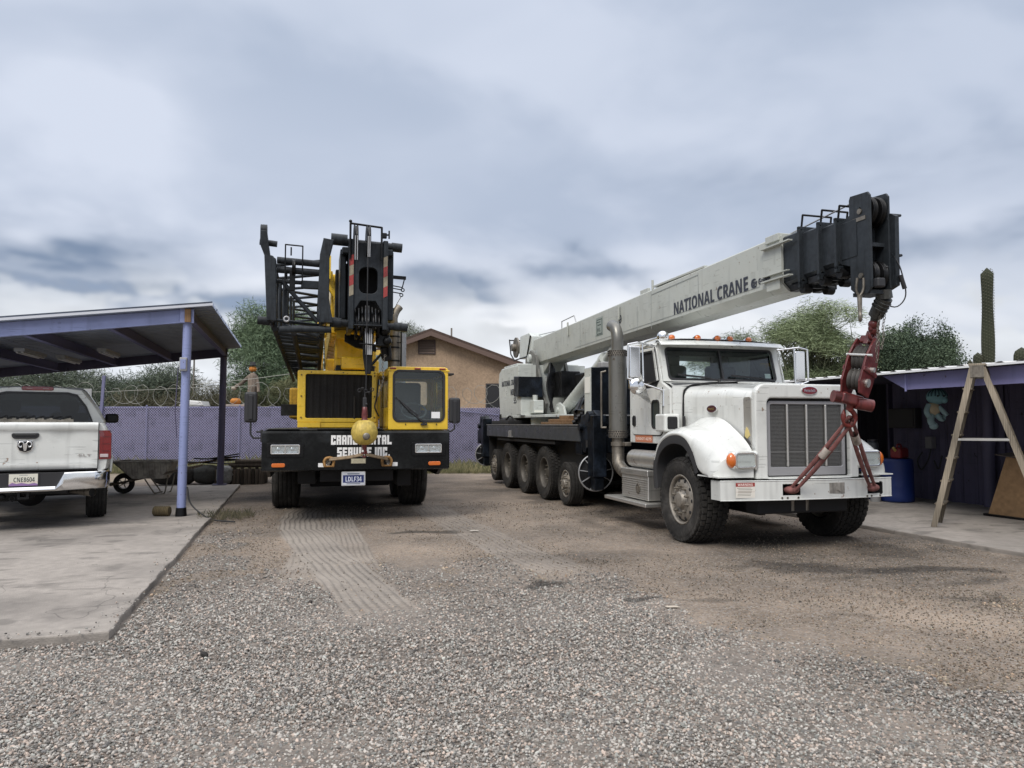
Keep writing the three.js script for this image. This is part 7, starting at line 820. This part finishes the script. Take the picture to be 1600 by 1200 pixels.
  part('sheave_frame', M.black, head, p => { p.poly([[-0.17, 3.9, 0.32], [-0.17, 4.42, 0.32], [0.285, 4.385, 0.32], [0.285, 3.9, 0.32]], 0.016, 8); p.sph(0.025, -0.17, 4.45, 0.32, 8, 6); p.box(0.07, 0.08, 0.06, 0.325, 4.27, 0.30, 0.012); p.cyl([0.33, 4.28, 0.3], [0.40, 4.29, 0.3], 0.014, 0.014, 8); p.cyl([0.395, 4.23, 0.3], [0.395, 4.35, 0.3], 0.012, 0.012, 8); });
  for (let i = 0; i < 8; i++) part('hoist_rope', M.rope, head, p => { const x = hx - 0.175 + i * 0.05; p.cyl([x, 3.26 - 0.02 * Math.abs(i - 3.5), 0.05], [x, 2.78 + 0.045 * Math.abs(i - 3.5), 0.14 ], 0.0115, 0.0115, 7); });
  part('fall_ropes', M.rope, head, p => { for (let i = 0; i < 4; i++) p.cyl([hx - 0.03 + i * 0.032, 2.9, 0.16], [hx - 0.01 + i * 0.022, 2.5, 0.18], 0.012, 0.012, 7); for (const x of [-0.105, -0.075]) p.cyl([x, 4.2, 0.495], [x, 3.85, 0.47], 0.009, 0.009, 6); for (const x of [0.078, 0.102]) p.cyl([x, 4.2, 0.495], [x, 3.9, 0.48], 0.009, 0.009, 6); });
  for (let i = 0; i < 5; i++) part('lower_sheave', M.black, head, p => p.lathe([[0.04, -0.012], [0.20, -0.016], [0.215, -0.014], [0.19, 0], [0.215, 0.014], [0.20, 0.016], [0.04, 0.012]], 28, 'x', hx - 0.16 + i * 0.08, 2.95, 0.02));
  part('rope_keeper', M.black, head, p => { p.cyl([hx - 0.25, 2.93, 0.24], [hx + 0.27, 2.91, 0.24], 0.012, 0.012, 6); p.cyl([hx - 0.12, 2.66, 0.22], [hx + 0.2, 2.64, 0.22], 0.012, 0.012, 6); });
  part('main_block', M.black, head, p => { p.ext([[hx - 0.06, 2.86], [hx + 0.08, 2.86], [hx + 0.085, 2.5], [hx + 0.06, 2.22], [hx - 0.02, 2.22], [hx - 0.06, 2.5]], 0.06, 'z', 0.10, { b: 0.01 }); p.box(0.2, 0.3, 0.2, hx + 0.24, 2.78, 0.0, 0.03); p.sph(0.09, hx + 0.26, 2.88, 0.1, 10, 8); p.sph(0.07, hx + 0.30, 2.72, 0.1, 10, 8); p.box(0.14, 0.22, 0.12, hx + 0.3, 2.55, -0.1, 0.02, 0.2, 0.2, 0.2); p.cyl([hx + 0.3, 2.9, 0.05], [hx + 0.36, 2.5, 0.0], 0.025, 0.025, 8); p.bar([hx + 0.3, 2.62, -0.1], [hx + 0.02, 2.3, -0.3], 0.03); });
  part('anti_block_chain', M.dullSteel, head, p => { for (let i = 0; i < 20; i++) p.put(new THREE.TorusGeometry(0.016, 0.005, 4, 8), hx + 0.27 - 0.004 * i - 0.02 * Math.sin(i * 0.4), 2.5 - i * 0.032, 0.1, 0, i % 2 ? 1.57 : 0.2); }).userData.kind = 'stuff';
  part('whip_rope', M.plastic, head, p => p.poly([[0.075, 4.15, 0.485], [0.075, 3.0, 0.43], [0.075, 1.95, 0.37]], 0.009, 6));
  part('tag_boom', M.black, head, p => { p.bar([hx + 0.35, 3.78, -0.3], [hx + 0.62, 3.77, -0.3], 0.04, 0.05); p.cyl([hx + 0.60, 3.77, -0.3], [hx + 0.56, 3.60, -0.3], 0.01, 0.01, 6); for (const y of [3.58, 3.62, 3.52]) p.cyl([hx + 0.35, y + 0.03, -0.3], [hx + 0.56, y, -0.3], 0.009, 0.009, 6); for (const [x, y] of [[0.57, 3.58], [0.55, 3.50]]) p.put(new THREE.TorusGeometry(0.025, 0.008, 6, 12), hx + x, y, -0.3); p.box(0.07, 0.1, 0.06, hx + 0.40, 3.24, -0.3, 0.01); });
  part('trip_cable', M.rope, head, p => p.tube([[hx + 0.55, 3.48, -0.3], [hx + 0.47, 3.3, -0.6], [hx + 0.42, 2.95, -1.0]], 0.005, 5, 16));
  // ---- folded lattice jib along the boom's left side
  const jib = new THREE.Group(); jib.name = 'lattice_jib'; C.add(jib);
  {
    const z0 = 0.12, z1 = -9.6, xl = -1.28, xr = -0.56, yt = 3.88, yb = 2.98; const k = t => t; const cx = (xl + xr) / 2, cy = 3.25;
    const cor = (i, t) => { const s = mix(1, 0.82, t); const X_ = [xl, xr, xr, xl][i], Y_ = [yb, yb, yt, yt][i]; return [cx + (X_ - cx) * s, cy + (Y_ - cy) * s, mix(z0, z1, t)]; };
    for (let i = 0; i < 4; i++) part('chord', M.charcoal, jib, p => p.cyl(cor(i, 0), cor(i, 1), 0.042, 0.038, 10));
    const n = 20; for (let f = 0; f < 4; f++) for (let i = 0; i < n; i++) { const a = (f + (i % 2)) % 4 === f ? f : (f + 1) % 4, b = a === f ? (f + 1) % 4 : f; part('lacing', M.charcoal, jib, p => { p.cyl(cor(a, i / n), cor(b, (i + 1) / n), 0.026, 0.026, 6, true); }); } }
  part('jib_end_frame', M.charcoal, jib, p => { const z = 0.16; p.ext([[-1.43, 4.25], [-1.34, 4.25], [-1.29, 3.9], [-1.21, 3.85], [-1.19, 2.95], [-1.32, 2.95], [-1.37, 3.9], [-1.43, 4.05]], 0.2, 'z', z, { b: 0.012 }); p.span(-1.10, -1.06, 2.9, 3.8, z - 0.3, z - 0.26); p.ext([[-0.55, 4.2], [-0.40, 4.18], [-0.46, 3.92], [-0.46, 3.3], [-0.40, 2.95], [-0.58, 2.95], [-0.62, 3.3], [-0.60, 3.95]], 0.16, 'z', z, { b: 0.012 }); p.cyl([-1.43, 4.27, z], [-1.34, 4.27, z], 0.085, 0.085, 14); p.cyl([-1.2, 4.08, z], [-1.44, 4.10, z], 0.045, 0.045, 12); p.cyl([-1.2, 3.86, z - 0.05], [-0.55, 3.83, z - 0.05], 0.05, 0.05, 12); p.cyl([-1.2, 3.72, z - 0.05], [-0.55, 3.70, z - 0.05], 0.05, 0.05, 12); p.cyl([-1.2, 3.56, z - 0.1], [-0.8, 3.55, z - 0.1], 0.03, 0.03, 10); p.span(-0.86, -0.56, 3.46, 3.58, z - 0.12, z - 0.04, 0.015); p.cyl([-1.12, 3.55, z - 0.1], [-0.62, 2.98, z - 0.1], 0.033, 0.033, 10); p.cyl([-1.45, 2.96, z], [-1.28, 2.95, z], 0.06, 0.06, 12); p.cyl([-1.15, 2.84, z], [-0.42, 2.86, z], 0.05, 0.05, 12); p.cyl([-1.1, 2.92, z - 0.2], [-0.6, 2.78, z - 0.2], 0.035, 0.035, 8); });
  for (let i = 0; i < 6; i++) part('jib_bar', M.charcoal, jib, p => p.cyl([-1.22 + i * 0.035, 3.76, -0.2 - i * 0.55], [-1.22 + i * 0.035, 2.88, -0.2 - i * 0.55], 0.024, 0.024, 8));
  for (let i = 0; i < 20; i++) part('jib_bar', M.charcoal, jib, p => p.cyl([-1.24 + i * 0.008, 2.84 - 0.012 * i, -0.3 - i * 0.42], [-0.54 - i * 0.006, 2.82 - 0.012 * i + (i % 3 - 1) * 0.03, -0.4 - i * 0.42], 0.032, 0.032, 8));
  for (const [x, y] of [[-1.22, 2.86], [-0.55, 2.84], [-0.95, 2.80]]) part('chord', M.frame, jib, p => p.cyl([x, y, 0.05], [x * 0.94 - 0.05, y - 0.22, -9.2], 0.042, 0.04, 8));
  part('jib_sheave', M.black, jib, p => { p.lathe([[0.03, -0.02], [0.11, -0.025], [0.12, -0.015], [0.10, 0], [0.12, 0.015], [0.11, 0.025], [0.03, 0.02]], 22, 'x', -0.96, 3.74, 0.22); p.poly([[-1.08, 3.4, 0.26], [-1.08, 4.06, 0.26], [-0.84, 4.05, 0.26], [-0.84, 3.5, 0.26]], 0.011, 6); p.box(0.08, 0.3, 0.05, -0.98, 3.55, 0.2, 0.01); p.poly([[-1.0, 3.9, 0.28], [-1.0, 4.02, 0.28]], 0.012, 6); });
  part('white_shackle', M.galv, jib, p => p.put(new THREE.TorusGeometry(0.035, 0.014, 6, 14), -1.05, 2.98, 0.25));
}
const CR = (x, y, z) => { const a = 15 * Math.PI / 180; return [-2.29 + x * Math.cos(a) + z * Math.sin(a), y, -11.02 - x * Math.sin(a) + z * Math.cos(a)]; };
{ // headache ball on the whip line, with its sling
  const c = CR(0.06, 0, 0.37), t = thing('headache_ball', 'yellow overhaul ball hanging on the whip rope in front of the yellow crane', 'overhaul ball', [c[0], 0, c[2]], 15);
  part('ball', M.ballYellow, t, p => p.lathe([[0.001, 1.17], [0.07, 1.175], [0.13, 1.205], [0.172, 1.26], [0.19, 1.33], [0.188, 1.38], [0.168, 1.45], [0.13, 1.5], [0.075, 1.53], [0.001, 1.535]].map(q => [q[0], q[1]]), 40, 'y', 0, 0, 0));
  part('boss', M.dullSteel, t, p => { p.lathe([[0.001, 0.04], [0.03, 0.04], [0.05, 0.03], [0.055, 0.0]], 18, 'z', 0.015, 1.30, 0.162); }); part('weld_mark', mat([0.16, 0.12, 0.05], 0.7), t, p => p.box(0.04, 0.014, 0.012, 0.10, 1.345, 0.15, 0.003, 0, 0.5, 0.3));
  part('swivel', M.red, t, p => { p.lathe([[0.07, 1.48], [0.066, 1.52], [0.04, 1.55], [0.045, 1.60], [0.04, 1.66], [0.035, 1.72], [0.001, 1.73]], 18, 'y', 0, 0, 0); }); part('wedge_socket', M.plastic, t, p => { p.box(0.06, 0.16, 0.05, 0, 1.78, 0, 0.015); p.sph(0.02, 0.02, 1.76, 0.03, 8, 6); p.cyl([0, 1.86, 0], [0, 1.97, 0], 0.012, 0.010, 8); for (let i = 0; i < 5; i++) p.put(new THREE.TorusGeometry(0.024, 0.007, 5, 10), -0.08 + i * 0.045, 1.96 + 0.03 * Math.sin(i * 1.7), 0.02, i % 2 ? 1.2 : 0.2, 0, 1.2); });
  part('hook', M.red, t, p => { p.cyl([0, 1.18, 0], [0, 1.10, 0], 0.04, 0.03, 12); p.tube([[0, 1.12, 0], [0.025, 1.08, 0], [0.025, 1.03, 0], [0, 1.00, 0], [-0.025, 1.03, 0], [-0.025, 1.07, 0]], 0.017, 8, 20); p.cyl([0.012, 1.11, 0.02], [0.0, 1.04, 0.02], 0.012, 0.012, 6); });
  const s = thing('wire_sling', 'two-legged sling spread from the ball hook to lugs on the black front', 'sling', [c[0], 0, c[2]], 15);
  for (const q of [-1, 1]) { const e = [-0.06 + q * 0.42, 0.945, -0.29]; part('leg', M.sling, s, p => { p.tube([[q * 0.012, 1.045, 0], [q * 0.18, 1.005, -0.1], [e[0], e[1] + 0.02, e[2]]], 0.017, 8, 20); p.tube([[q * 0.012, 1.03, 0.02], [q * 0.2, 0.985, -0.09], [e[0], e[1] + 0.0, e[2] + 0.02]], 0.014, 8, 20); }); part('shackle', mat([0.45, 0.26, 0.09], 0.6, 0.2, { map: TX.grimeHard }), s, p => { p.tube([[e[0] - 0.065, e[1] - 0.09, e[2]], [e[0] - 0.075, e[1] - 0.02, e[2]], [e[0] - 0.04, e[1] + 0.03, e[2]], [e[0] + 0.03, e[1] + 0.03, e[2]], [e[0] + 0.06, e[1] - 0.02, e[2]], [e[0] + 0.05, e[1] - 0.09, e[2]]], 0.022, 8, 30); p.cyl([e[0] - 0.08, e[1] - 0.09, e[2]], [e[0] + 0.07, e[1] - 0.09, e[2]], 0.013, 0.013, 8); }); }
}
// ================================================================ white pickup
{
  const K = thing('pickup_truck', 'white pickup truck with chrome rear bumper parked under the lilac carport', 'pickup', [-6.5, 0.06, -9.86], 209.5);
  const Y = y => y - 0.06; // heights measured from the yard
  for (const s of [-1, 1]) { wheel(K, 'pickup', s * 0.85, 0.398, 1.3, s); wheel(K, 'pickup', s * 0.87, 0.398, 4.85, s); }
  part('underbody', M.frame, K, p => { for (const s of [-1, 1]) p.span(s * 0.42, s * 0.52, 0.45, 0.62, 0.1, 5.3, 0.01); p.cyl([-0.75, 0.4, 1.3], [0.75, 0.4, 1.3], 0.06, 0.06, 12); p.sph(0.2, 0, 0.4, 1.3, 14, 10); p.span(-0.9, 0.9, 0.5, 0.75, 2.2, 4.1, 0.02); p.span(-0.6, 0.6, 0.35, 0.7, 3.8, 5.3, 0.03); p.box(0.5, 0.2, 0.6, 0.15, 0.45, 0.75, 0.08); });
  const body = part('bed', M.white, K, p => {
    for (const s of [-1, 1]) { // bed sides: lofted along their length with a wheel arch
      const prof = (z, hw, flare) => [[hw - 0.10, Y(0.80), z], [hw - 0.02 + flare, Y(0.86), z], [hw + flare * 1.2, Y(1.0), z], [hw + flare, Y(1.15), z], [hw - 0.01, Y(1.28), z], [hw - 0.035, Y(1.40), z], [hw - 0.075, Y(1.475), z], [hw - 0.12, Y(1.495), z], [hw - 0.17, Y(1.495), z], [hw - 0.175, Y(1.0), z]].map(q => [s * q[0], q[1], q[2]]);
      p.loft([[0.04, 0.965, 0], [0.10, 0.995, 0.0], [0.30, 1.005, 0.0], [0.72, 1.0, 0.02], [0.95, 1.0, 0.035], [1.3, 1.0, 0.04], [1.65, 1.0, 0.035], [1.9, 1.0, 0.02], [2.0, 0.99, 0]].map(q => prof(...q)));
      const pr = prof(0.04, 0.965, 0); p.ext(pr.map(q => [q[0], q[1]]), 0.03, 'z', 0.045);
      p.tube([[s * 1.02, 0.70, 0.82], [s * 1.035, 0.86, 0.95], [s * 1.04, 0.93, 1.3], [s * 1.035, 0.86, 1.65], [s * 1.02, 0.70, 1.78]], 0.02, 6, 30); }
    p.span(-0.86, 0.86, Y(0.95), Y(1.0), 0.05, 2.0); p.span(-0.95, 0.95, Y(1.0), Y(1.49), 1.94, 1.98, 0.02); });
  const tg = part('tailgate', M.white, K, p => {
    const rows = [], n = 30; const prof = [[0.86, 0.02], [0.885, 0.0], [0.93, -0.012], [0.945, 0.004], [1.02, 0.0], [1.2, -0.004], [1.34, -0.006], [1.385, -0.012], [1.40, -0.03], [1.45, -0.036], [1.485, -0.026], [1.5, 0.01], [1.495, 0.06]];
    for (let i = 0; i <= n; i++) { const x = mix(-0.845, 0.845, i / n); rows.push(prof.map(([y, z], k) => { const d = (k > 2 && k < 8) ? 0.012 * Math.exp(-(((x + 0.42) / 0.16) ** 2)) * Math.exp(-(((y - 1.32) / 0.1) ** 2)) + 0.008 * (fbm(x * 3 + 5, y * 4, 2) - 0.5) : 0; return [x, Y(y), z + d]; })); } p.loft(rows); p.span(-0.84, 0.84, Y(0.88), Y(1.48), 0.06, 0.075); });
  part('seam', M.frame, tg, p => { for (const s of [-1, 1]) p.span(s * 0.845, s * 0.855, Y(0.86), Y(1.49), 0.012, 0.03); p.span(-0.85, 0.85, Y(0.845), Y(0.862), 0.012, 0.03); });
  const th = part('tailgate_handle', M.plastic, tg, p => { p.ext(rrect(-0.155, Y(1.277), 0.155, Y(1.352), [0.05, 0.05, 0.02, 0.02], 4), 0.03, 'z', -0.014, { b: 0.006 }); }); part('handle_grip', mat([0.03, 0.03, 0.03], 0.3), th, p => { p.box(0.24, 0.03, 0.02, 0, Y(1.33), -0.032, 0.008); p.box(0.05, 0.012, 0.01, -0.03, Y(1.292), -0.032, 0); });
  const bd = part('tailgate_badge', M.chrome, tg, p => { const pts = [[-0.09, 1.265], [0.09, 1.265], [0.095, 1.19], [0.07, 1.13], [0.0, 1.105], [-0.07, 1.13], [-0.095, 1.19]].map(q => [q[0], Y(q[1] - 0.015)]); p.ext(pts, 0.014, 'z', -0.012, { b: 0.004 }); }); part('badge_ground', M.black, bd, p => p.ext([[-0.08, 1.257], [0.08, 1.257], [0.085, 1.19], [0.062, 1.137], [0.0, 1.114], [-0.062, 1.137], [-0.085, 1.19]].map(q => [q[0], Y(q[1] - 0.015)]), 0.005, 'z', -0.0195)); part('badge_horns', M.chrome, bd, p => { for (const s of [-1, 1]) p.tube([[s * 0.012, Y(1.215), -0.026], [s * 0.035, Y(1.236), -0.026], [s * 0.066, Y(1.225), -0.026], [s * 0.07, Y(1.185), -0.026], [s * 0.045, Y(1.165), -0.026], [s * 0.038, Y(1.188), -0.026]], 0.0095, 6, 20); p.ext([[-0.026, 1.222], [0.026, 1.222], [0.02, 1.165], [0.012, 1.125], [-0.012, 1.125], [-0.02, 1.165]].map(q => [q[0], Y(q[1] - 0.008)]), 0.012, 'z', -0.026); });
  part('trim_badge', M.chrome, tg, p => p.text('SLT', 0.032, 0.004, 0.15, X(-0.69, Y(1.045), -0.004, Math.PI)));
  for (const s of [-1, 1]) { const l = part('tail_lamp', M.redLens, K, p => { const rows = []; for (let i = 0; i <= 8; i++) { const y = mix(0.985, 1.385, i / 8), w = i === 8 ? -0.02 : 0; const r = []; for (let k = 0; k <= 8; k++) { const a = k / 8 * 1.57; r.push([s * (0.862 + 0.152 * Math.sin(a) + w * 0.5 - (i === 8 ? 0.01 : 0)), Y(y), 0.012 + 0.11 * (1 - Math.cos(a))]); } rows.push(r); } p.loft(rows); p.ext([[0.862, 0.985], [1.012, 0.985], [1.005, 1.34], [0.95, 1.385], [0.862, 1.385]].map(q => [s * q[0], Y(q[1])]), 0.02, 'z', 0.03); }); part('reverse_lens', mat([0.5, 0.42, 0.42], 0.15), l, p => p.box(0.10, 0.045, 0.01, s * 0.925, Y(1.035), 0.012, 0.006)); part('lamp_lines', mat([0.10, 0.004, 0.006], 0.3), l, p => { for (const y of [1.10, 1.2, 1.3]) p.box(0.13, 0.008, 0.01, s * 0.93, Y(y), 0.02); }); }
  const bm = part('rear_bumper', M.chrome, K, p => { const row = (x, yt, yb, z) => [[x, Y(yt), z + 0.10], [x, Y(yt), z + 0.005], [x, Y(yt - 0.012), z - 0.006], [x, Y(mix(yt, yb, 0.55)), z - 0.02], [x, Y(yb + 0.012), z], [x, Y(yb), z + 0.02], [x, Y(yb), z + 0.1]]; const R = []; for (const [x, yt, yb, z] of [[-1.01, 0.815, 0.615, 0.34], [-1.005, 0.82, 0.60, 0.10], [-0.95, 0.825, 0.59, -0.02], [-0.82, 0.825, 0.585, -0.10], [-0.6, 0.825, 0.58, -0.125], [-0.46, 0.82, 0.575, -0.13], [-0.36, 0.64, 0.57, -0.135], [0.36, 0.64, 0.57, -0.135], [0.46, 0.82, 0.575, -0.13], [0.6, 0.825, 0.58, -0.125], [0.82, 0.825, 0.585, -0.10], [0.95, 0.825, 0.59, -0.02], [1.005, 0.82, 0.60, 0.10], [1.01, 0.815, 0.615, 0.34]]) R.push(row(x, yt, yb, z)); p.loft(R, { crease: 0.6 }); });
  part('step_pad', M.plastic, bm, p => { p.span(-0.9, 0.9, Y(0.80), Y(0.822), -0.09, 0.05, 0.01); p.ext([[-0.46, 0.82], [0.46, 0.82], [0.37, 0.645], [-0.37, 0.645]].map(q => [q[0], Y(q[1])]), 0.03, 'z', -0.085); });
  const lp = part('plate_recess', M.plastic, bm, p => p.span(-0.18, 0.18, Y(0.648), Y(0.83), -0.108, -0.098, 0.004)); printed('licence_plate', canvasMat(340, 170, (c, w, h) => { const g = ['#d8d3c0', '#d3c6b8', '#b9a2b4']; c.fillStyle = '#d6d4c6'; c.fillRect(0, 0, w, h); c.fillStyle = g[1]; c.fillRect(0, 108, w, 26); c.fillStyle = '#8d6fa0'; c.beginPath(); c.moveTo(0, 150); c.lineTo(40, 122); c.lineTo(90, 140); c.lineTo(150, 128); c.lineTo(230, 146); c.lineTo(300, 132); c.lineTo(340, 148); c.lineTo(340, 170); c.lineTo(0, 170); c.fill(); c.fillStyle = '#2a3330'; c.font = 'bold 92px sans-serif'; c.textAlign = 'center'; c.save(); c.translate(w / 2 + 8, 116); c.scale(0.66, 1); c.fillText('CNE8604', 0, 0); c.restore(); c.fillStyle = '#7b7f86'; c.font = 'bold 22px sans-serif'; c.textAlign = 'center'; c.fillText('ARIZONA', w / 2, 26); }), lp, 0.32, 0.155, X(0.0, Y(0.738), -0.112, Math.PI));
  part('hitch', M.black, K, p => { p.span(-0.5, 0.5, 0.47, 0.53, 0.0, 0.08, 0.01); p.ext(rrect(-0.065, 0.42, 0.065, 0.54, 0.01), 0.22, 'z', 0.02, { holes: [rrect(-0.035, 0.45, 0.035, 0.515, 0.005)] }); p.put(new THREE.TorusGeometry(0.03, 0.01, 6, 12), 0.12, 0.43, -0.02); p.sph(0.05, 0.24, 0.45, 0.0, 10, 8); });
  const ex = part('exhaust_pipe', M.dullSteel, K, p => { p.cyl([-0.35, 0.5, 0.5], [-0.76, 0.475, 0.05], 0.042, 0.042, 14, true); p.cyl([-0.66, 0.48, 0.18], [-0.80, 0.47, 0.01], 0.055, 0.06, 16, true); }); part('pipe_mouth', M.frame, ex, p => p.cyl([-0.78, 0.472, 0.03], [-0.785, 0.4715, 0.025], 0.053, 0.053, 16));
  const cabin = part('cabin', M.white, K, p => {
    const sec = (z, yB, wB, yT, wT, r) => { const s = [[-wB, Y(0.85), z], [-wB - 0.015, Y(1.2), z], [-wB, yB, z]]; s.push([-mix(wB, wT, 0.5) - 0.02, mix(yB, yT, 0.5), z + r * 0.5], [-wT - 0.02, yT - 0.05, z + r * 0.9], [-wT + 0.05, yT, z + r], [0, yT + 0.03, z + r]); return [...s, ...s.slice(0, -1).reverse().map(q => [-q[0], q[1], q[2]])]; };
    const rows = [sec(2.06, Y(1.52), 0.93, Y(2.00), 0.60, 0.06), sec(2.10, Y(1.52), 0.95, Y(2.05), 0.64, 0.06), sec(2.4, Y(1.52), 0.96, Y(2.07), 0.66, 0.05), sec(3.3, Y(1.52), 0.96, Y(2.06), 0.66, 0.0), sec(3.75, Y(1.50), 0.96, Y(1.98), 0.66, -0.1)]; p.loft(rows);
    
    const q = []; for (let k = 0; k <= 10; k++) { const t = k / 10, z = mix(4.0, 5.7, t), w = mix(0.97, 0.9, t * t), h = mix(1.5, 1.32, t * t); q.push([[-w, Y(0.75), z], [-w - 0.01, Y(1.1), z], [-w + 0.03, Y(h - 0.1), z], [-w + 0.16, Y(h - 0.01), z], [0, Y(h + 0.05), z], [w - 0.16, Y(h - 0.01), z], [w - 0.03, Y(h - 0.1), z], [w + 0.01, Y(1.1), z], [w, Y(0.75), z]]); } p.loft(q); p.span(-0.92, 0.92, Y(0.6), Y(1.3), 5.62, 5.72, 0.05);
    // rear wall of the cab with its window opening
    p.ext([[-0.93, Y(0.95)], [0.93, Y(0.95)], [0.93, Y(1.52)], [0.775, Y(1.78)], [0.60, Y(2.02)], [0.3, Y(2.055)], [-0.3, Y(2.055)], [-0.60, Y(2.02)], [-0.775, Y(1.78)], [-0.93, Y(1.52)]], 0.04, 'z', 2.065, { holes: [[[-0.76, Y(1.5)], [0.76, Y(1.5)], [0.66, Y(1.75)], [0.53, Y(1.93)], [0.40, Y(1.965)], [-0.40, Y(1.965)], [-0.53, Y(1.93)], [-0.66, Y(1.75)]]], b: 0.008 }); });
  part('front_window', M.glass, cabin, p => p.loft([[[-0.93, Y(1.5), 4.2], [0, Y(1.54), 4.25], [0.93, Y(1.5), 4.2]], [[-0.64, Y(1.98), 3.7], [0, Y(2.03), 3.72], [0.64, Y(1.98), 3.7]]]));
  part('rear_window', M.tint, cabin, p => p.ext([[-0.775, Y(1.49)], [0.775, Y(1.49)], [0.67, Y(1.755)], [0.535, Y(1.94)], [0.405, Y(1.975)], [-0.405, Y(1.975)], [-0.535, Y(1.94)], [-0.67, Y(1.755)]], 0.006, 'z', 2.06)); part('window_seal', M.plastic, cabin, p => p.ext([[-0.785, Y(1.48)], [0.785, Y(1.48)], [0.68, Y(1.76)], [0.545, Y(1.95)], [0.41, Y(1.985)], [-0.41, Y(1.985)], [-0.545, Y(1.95)], [-0.68, Y(1.76)]], 0.012, 'z', 2.042, { holes: [[[-0.745, Y(1.51)], [0.745, Y(1.51)], [0.645, Y(1.745)], [0.52, Y(1.92)], [0.395, Y(1.95)], [-0.395, Y(1.95)], [-0.52, Y(1.92)], [-0.645, Y(1.745)]]] }));
  part('torn_window_strip', mat([0.55, 0.53, 0.48], 0.85, 0, { map: TX.grimeHard }), cabin, p => { const top = []; for (let i = 0; i <= 50; i++) { const x = mix(-0.50, 0.75, i / 50); top.push([x, Y(1.565 + 0.035 * (fbm(i * 0.33, 4, 3) - 0.5) + (i > 6 && i < 12 ? -0.02 : 0))]); } p.ext([[0.75, Y(1.47)], [-0.50, Y(1.47)], ...top], 0.008, 'z', 2.03); }); part('peeling_edge', M.frame, cabin, p => { for (let i = 0; i < 40; i++) { const x = mix(-0.48, 0.74, i / 40); p.box(0.035, 0.018 + 0.02 * ((i * 7) % 5) / 5, 0.006, x, Y(1.578 + 0.01 * ((i * 3) % 4 - 1.5)), 2.024); } });
  const br = part('brake_lamp', M.redLens, cabin, p => p.ext(rrect(-0.215, Y(2.005), 0.215, Y(2.07), 0.025, 5), 0.05, 'z', 2.05, { b: 0.012, bs: 3 })); part('cargo_lens', mat([0.35, 0.2, 0.2], 0.15), br, p => { for (const s of [-1, 1]) p.box(0.08, 0.02, 0.01, s * 0.11, Y(2.037), 2.022, 0.006); });
  part('cab_interior', M.interior, cabin, p => { for (const s of [-1, 1]) { p.box(0.56, 0.5, 0.14, s * 0.42, Y(1.42), 2.9, 0.06); p.box(0.28, 0.2, 0.1, s * 0.42, Y(1.77), 2.92, 0.05); } p.span(-0.9, 0.9, Y(0.95), Y(1.0), 2.1, 4.2); p.span(-0.85, 0.85, Y(1.3), Y(1.48), 3.8, 4.1, 0.05); });
  for (const s of [-1, 1]) part('wing_mirror', M.plastic, K, p => { p.box(0.22, 0.17, 0.11, s * 1.07, Y(1.58), 3.65, 0.05); p.cyl([s * 0.93, Y(1.53), 3.7], [s * 1.02, Y(1.56), 3.68], 0.03, 0.03, 8); });
  part('side_window', mat([0.02, 0.022, 0.025], 0.06), cabin, p => { for (const s of [-1, 1]) p.loft([[[s * 0.965, Y(1.53), 2.4], [s * 0.70, Y(1.98), 2.45]], [[s * 0.967, Y(1.53), 3.9], [s * 0.705, Y(1.96), 3.45]]]); });
}
renderer.render(scene, camera);
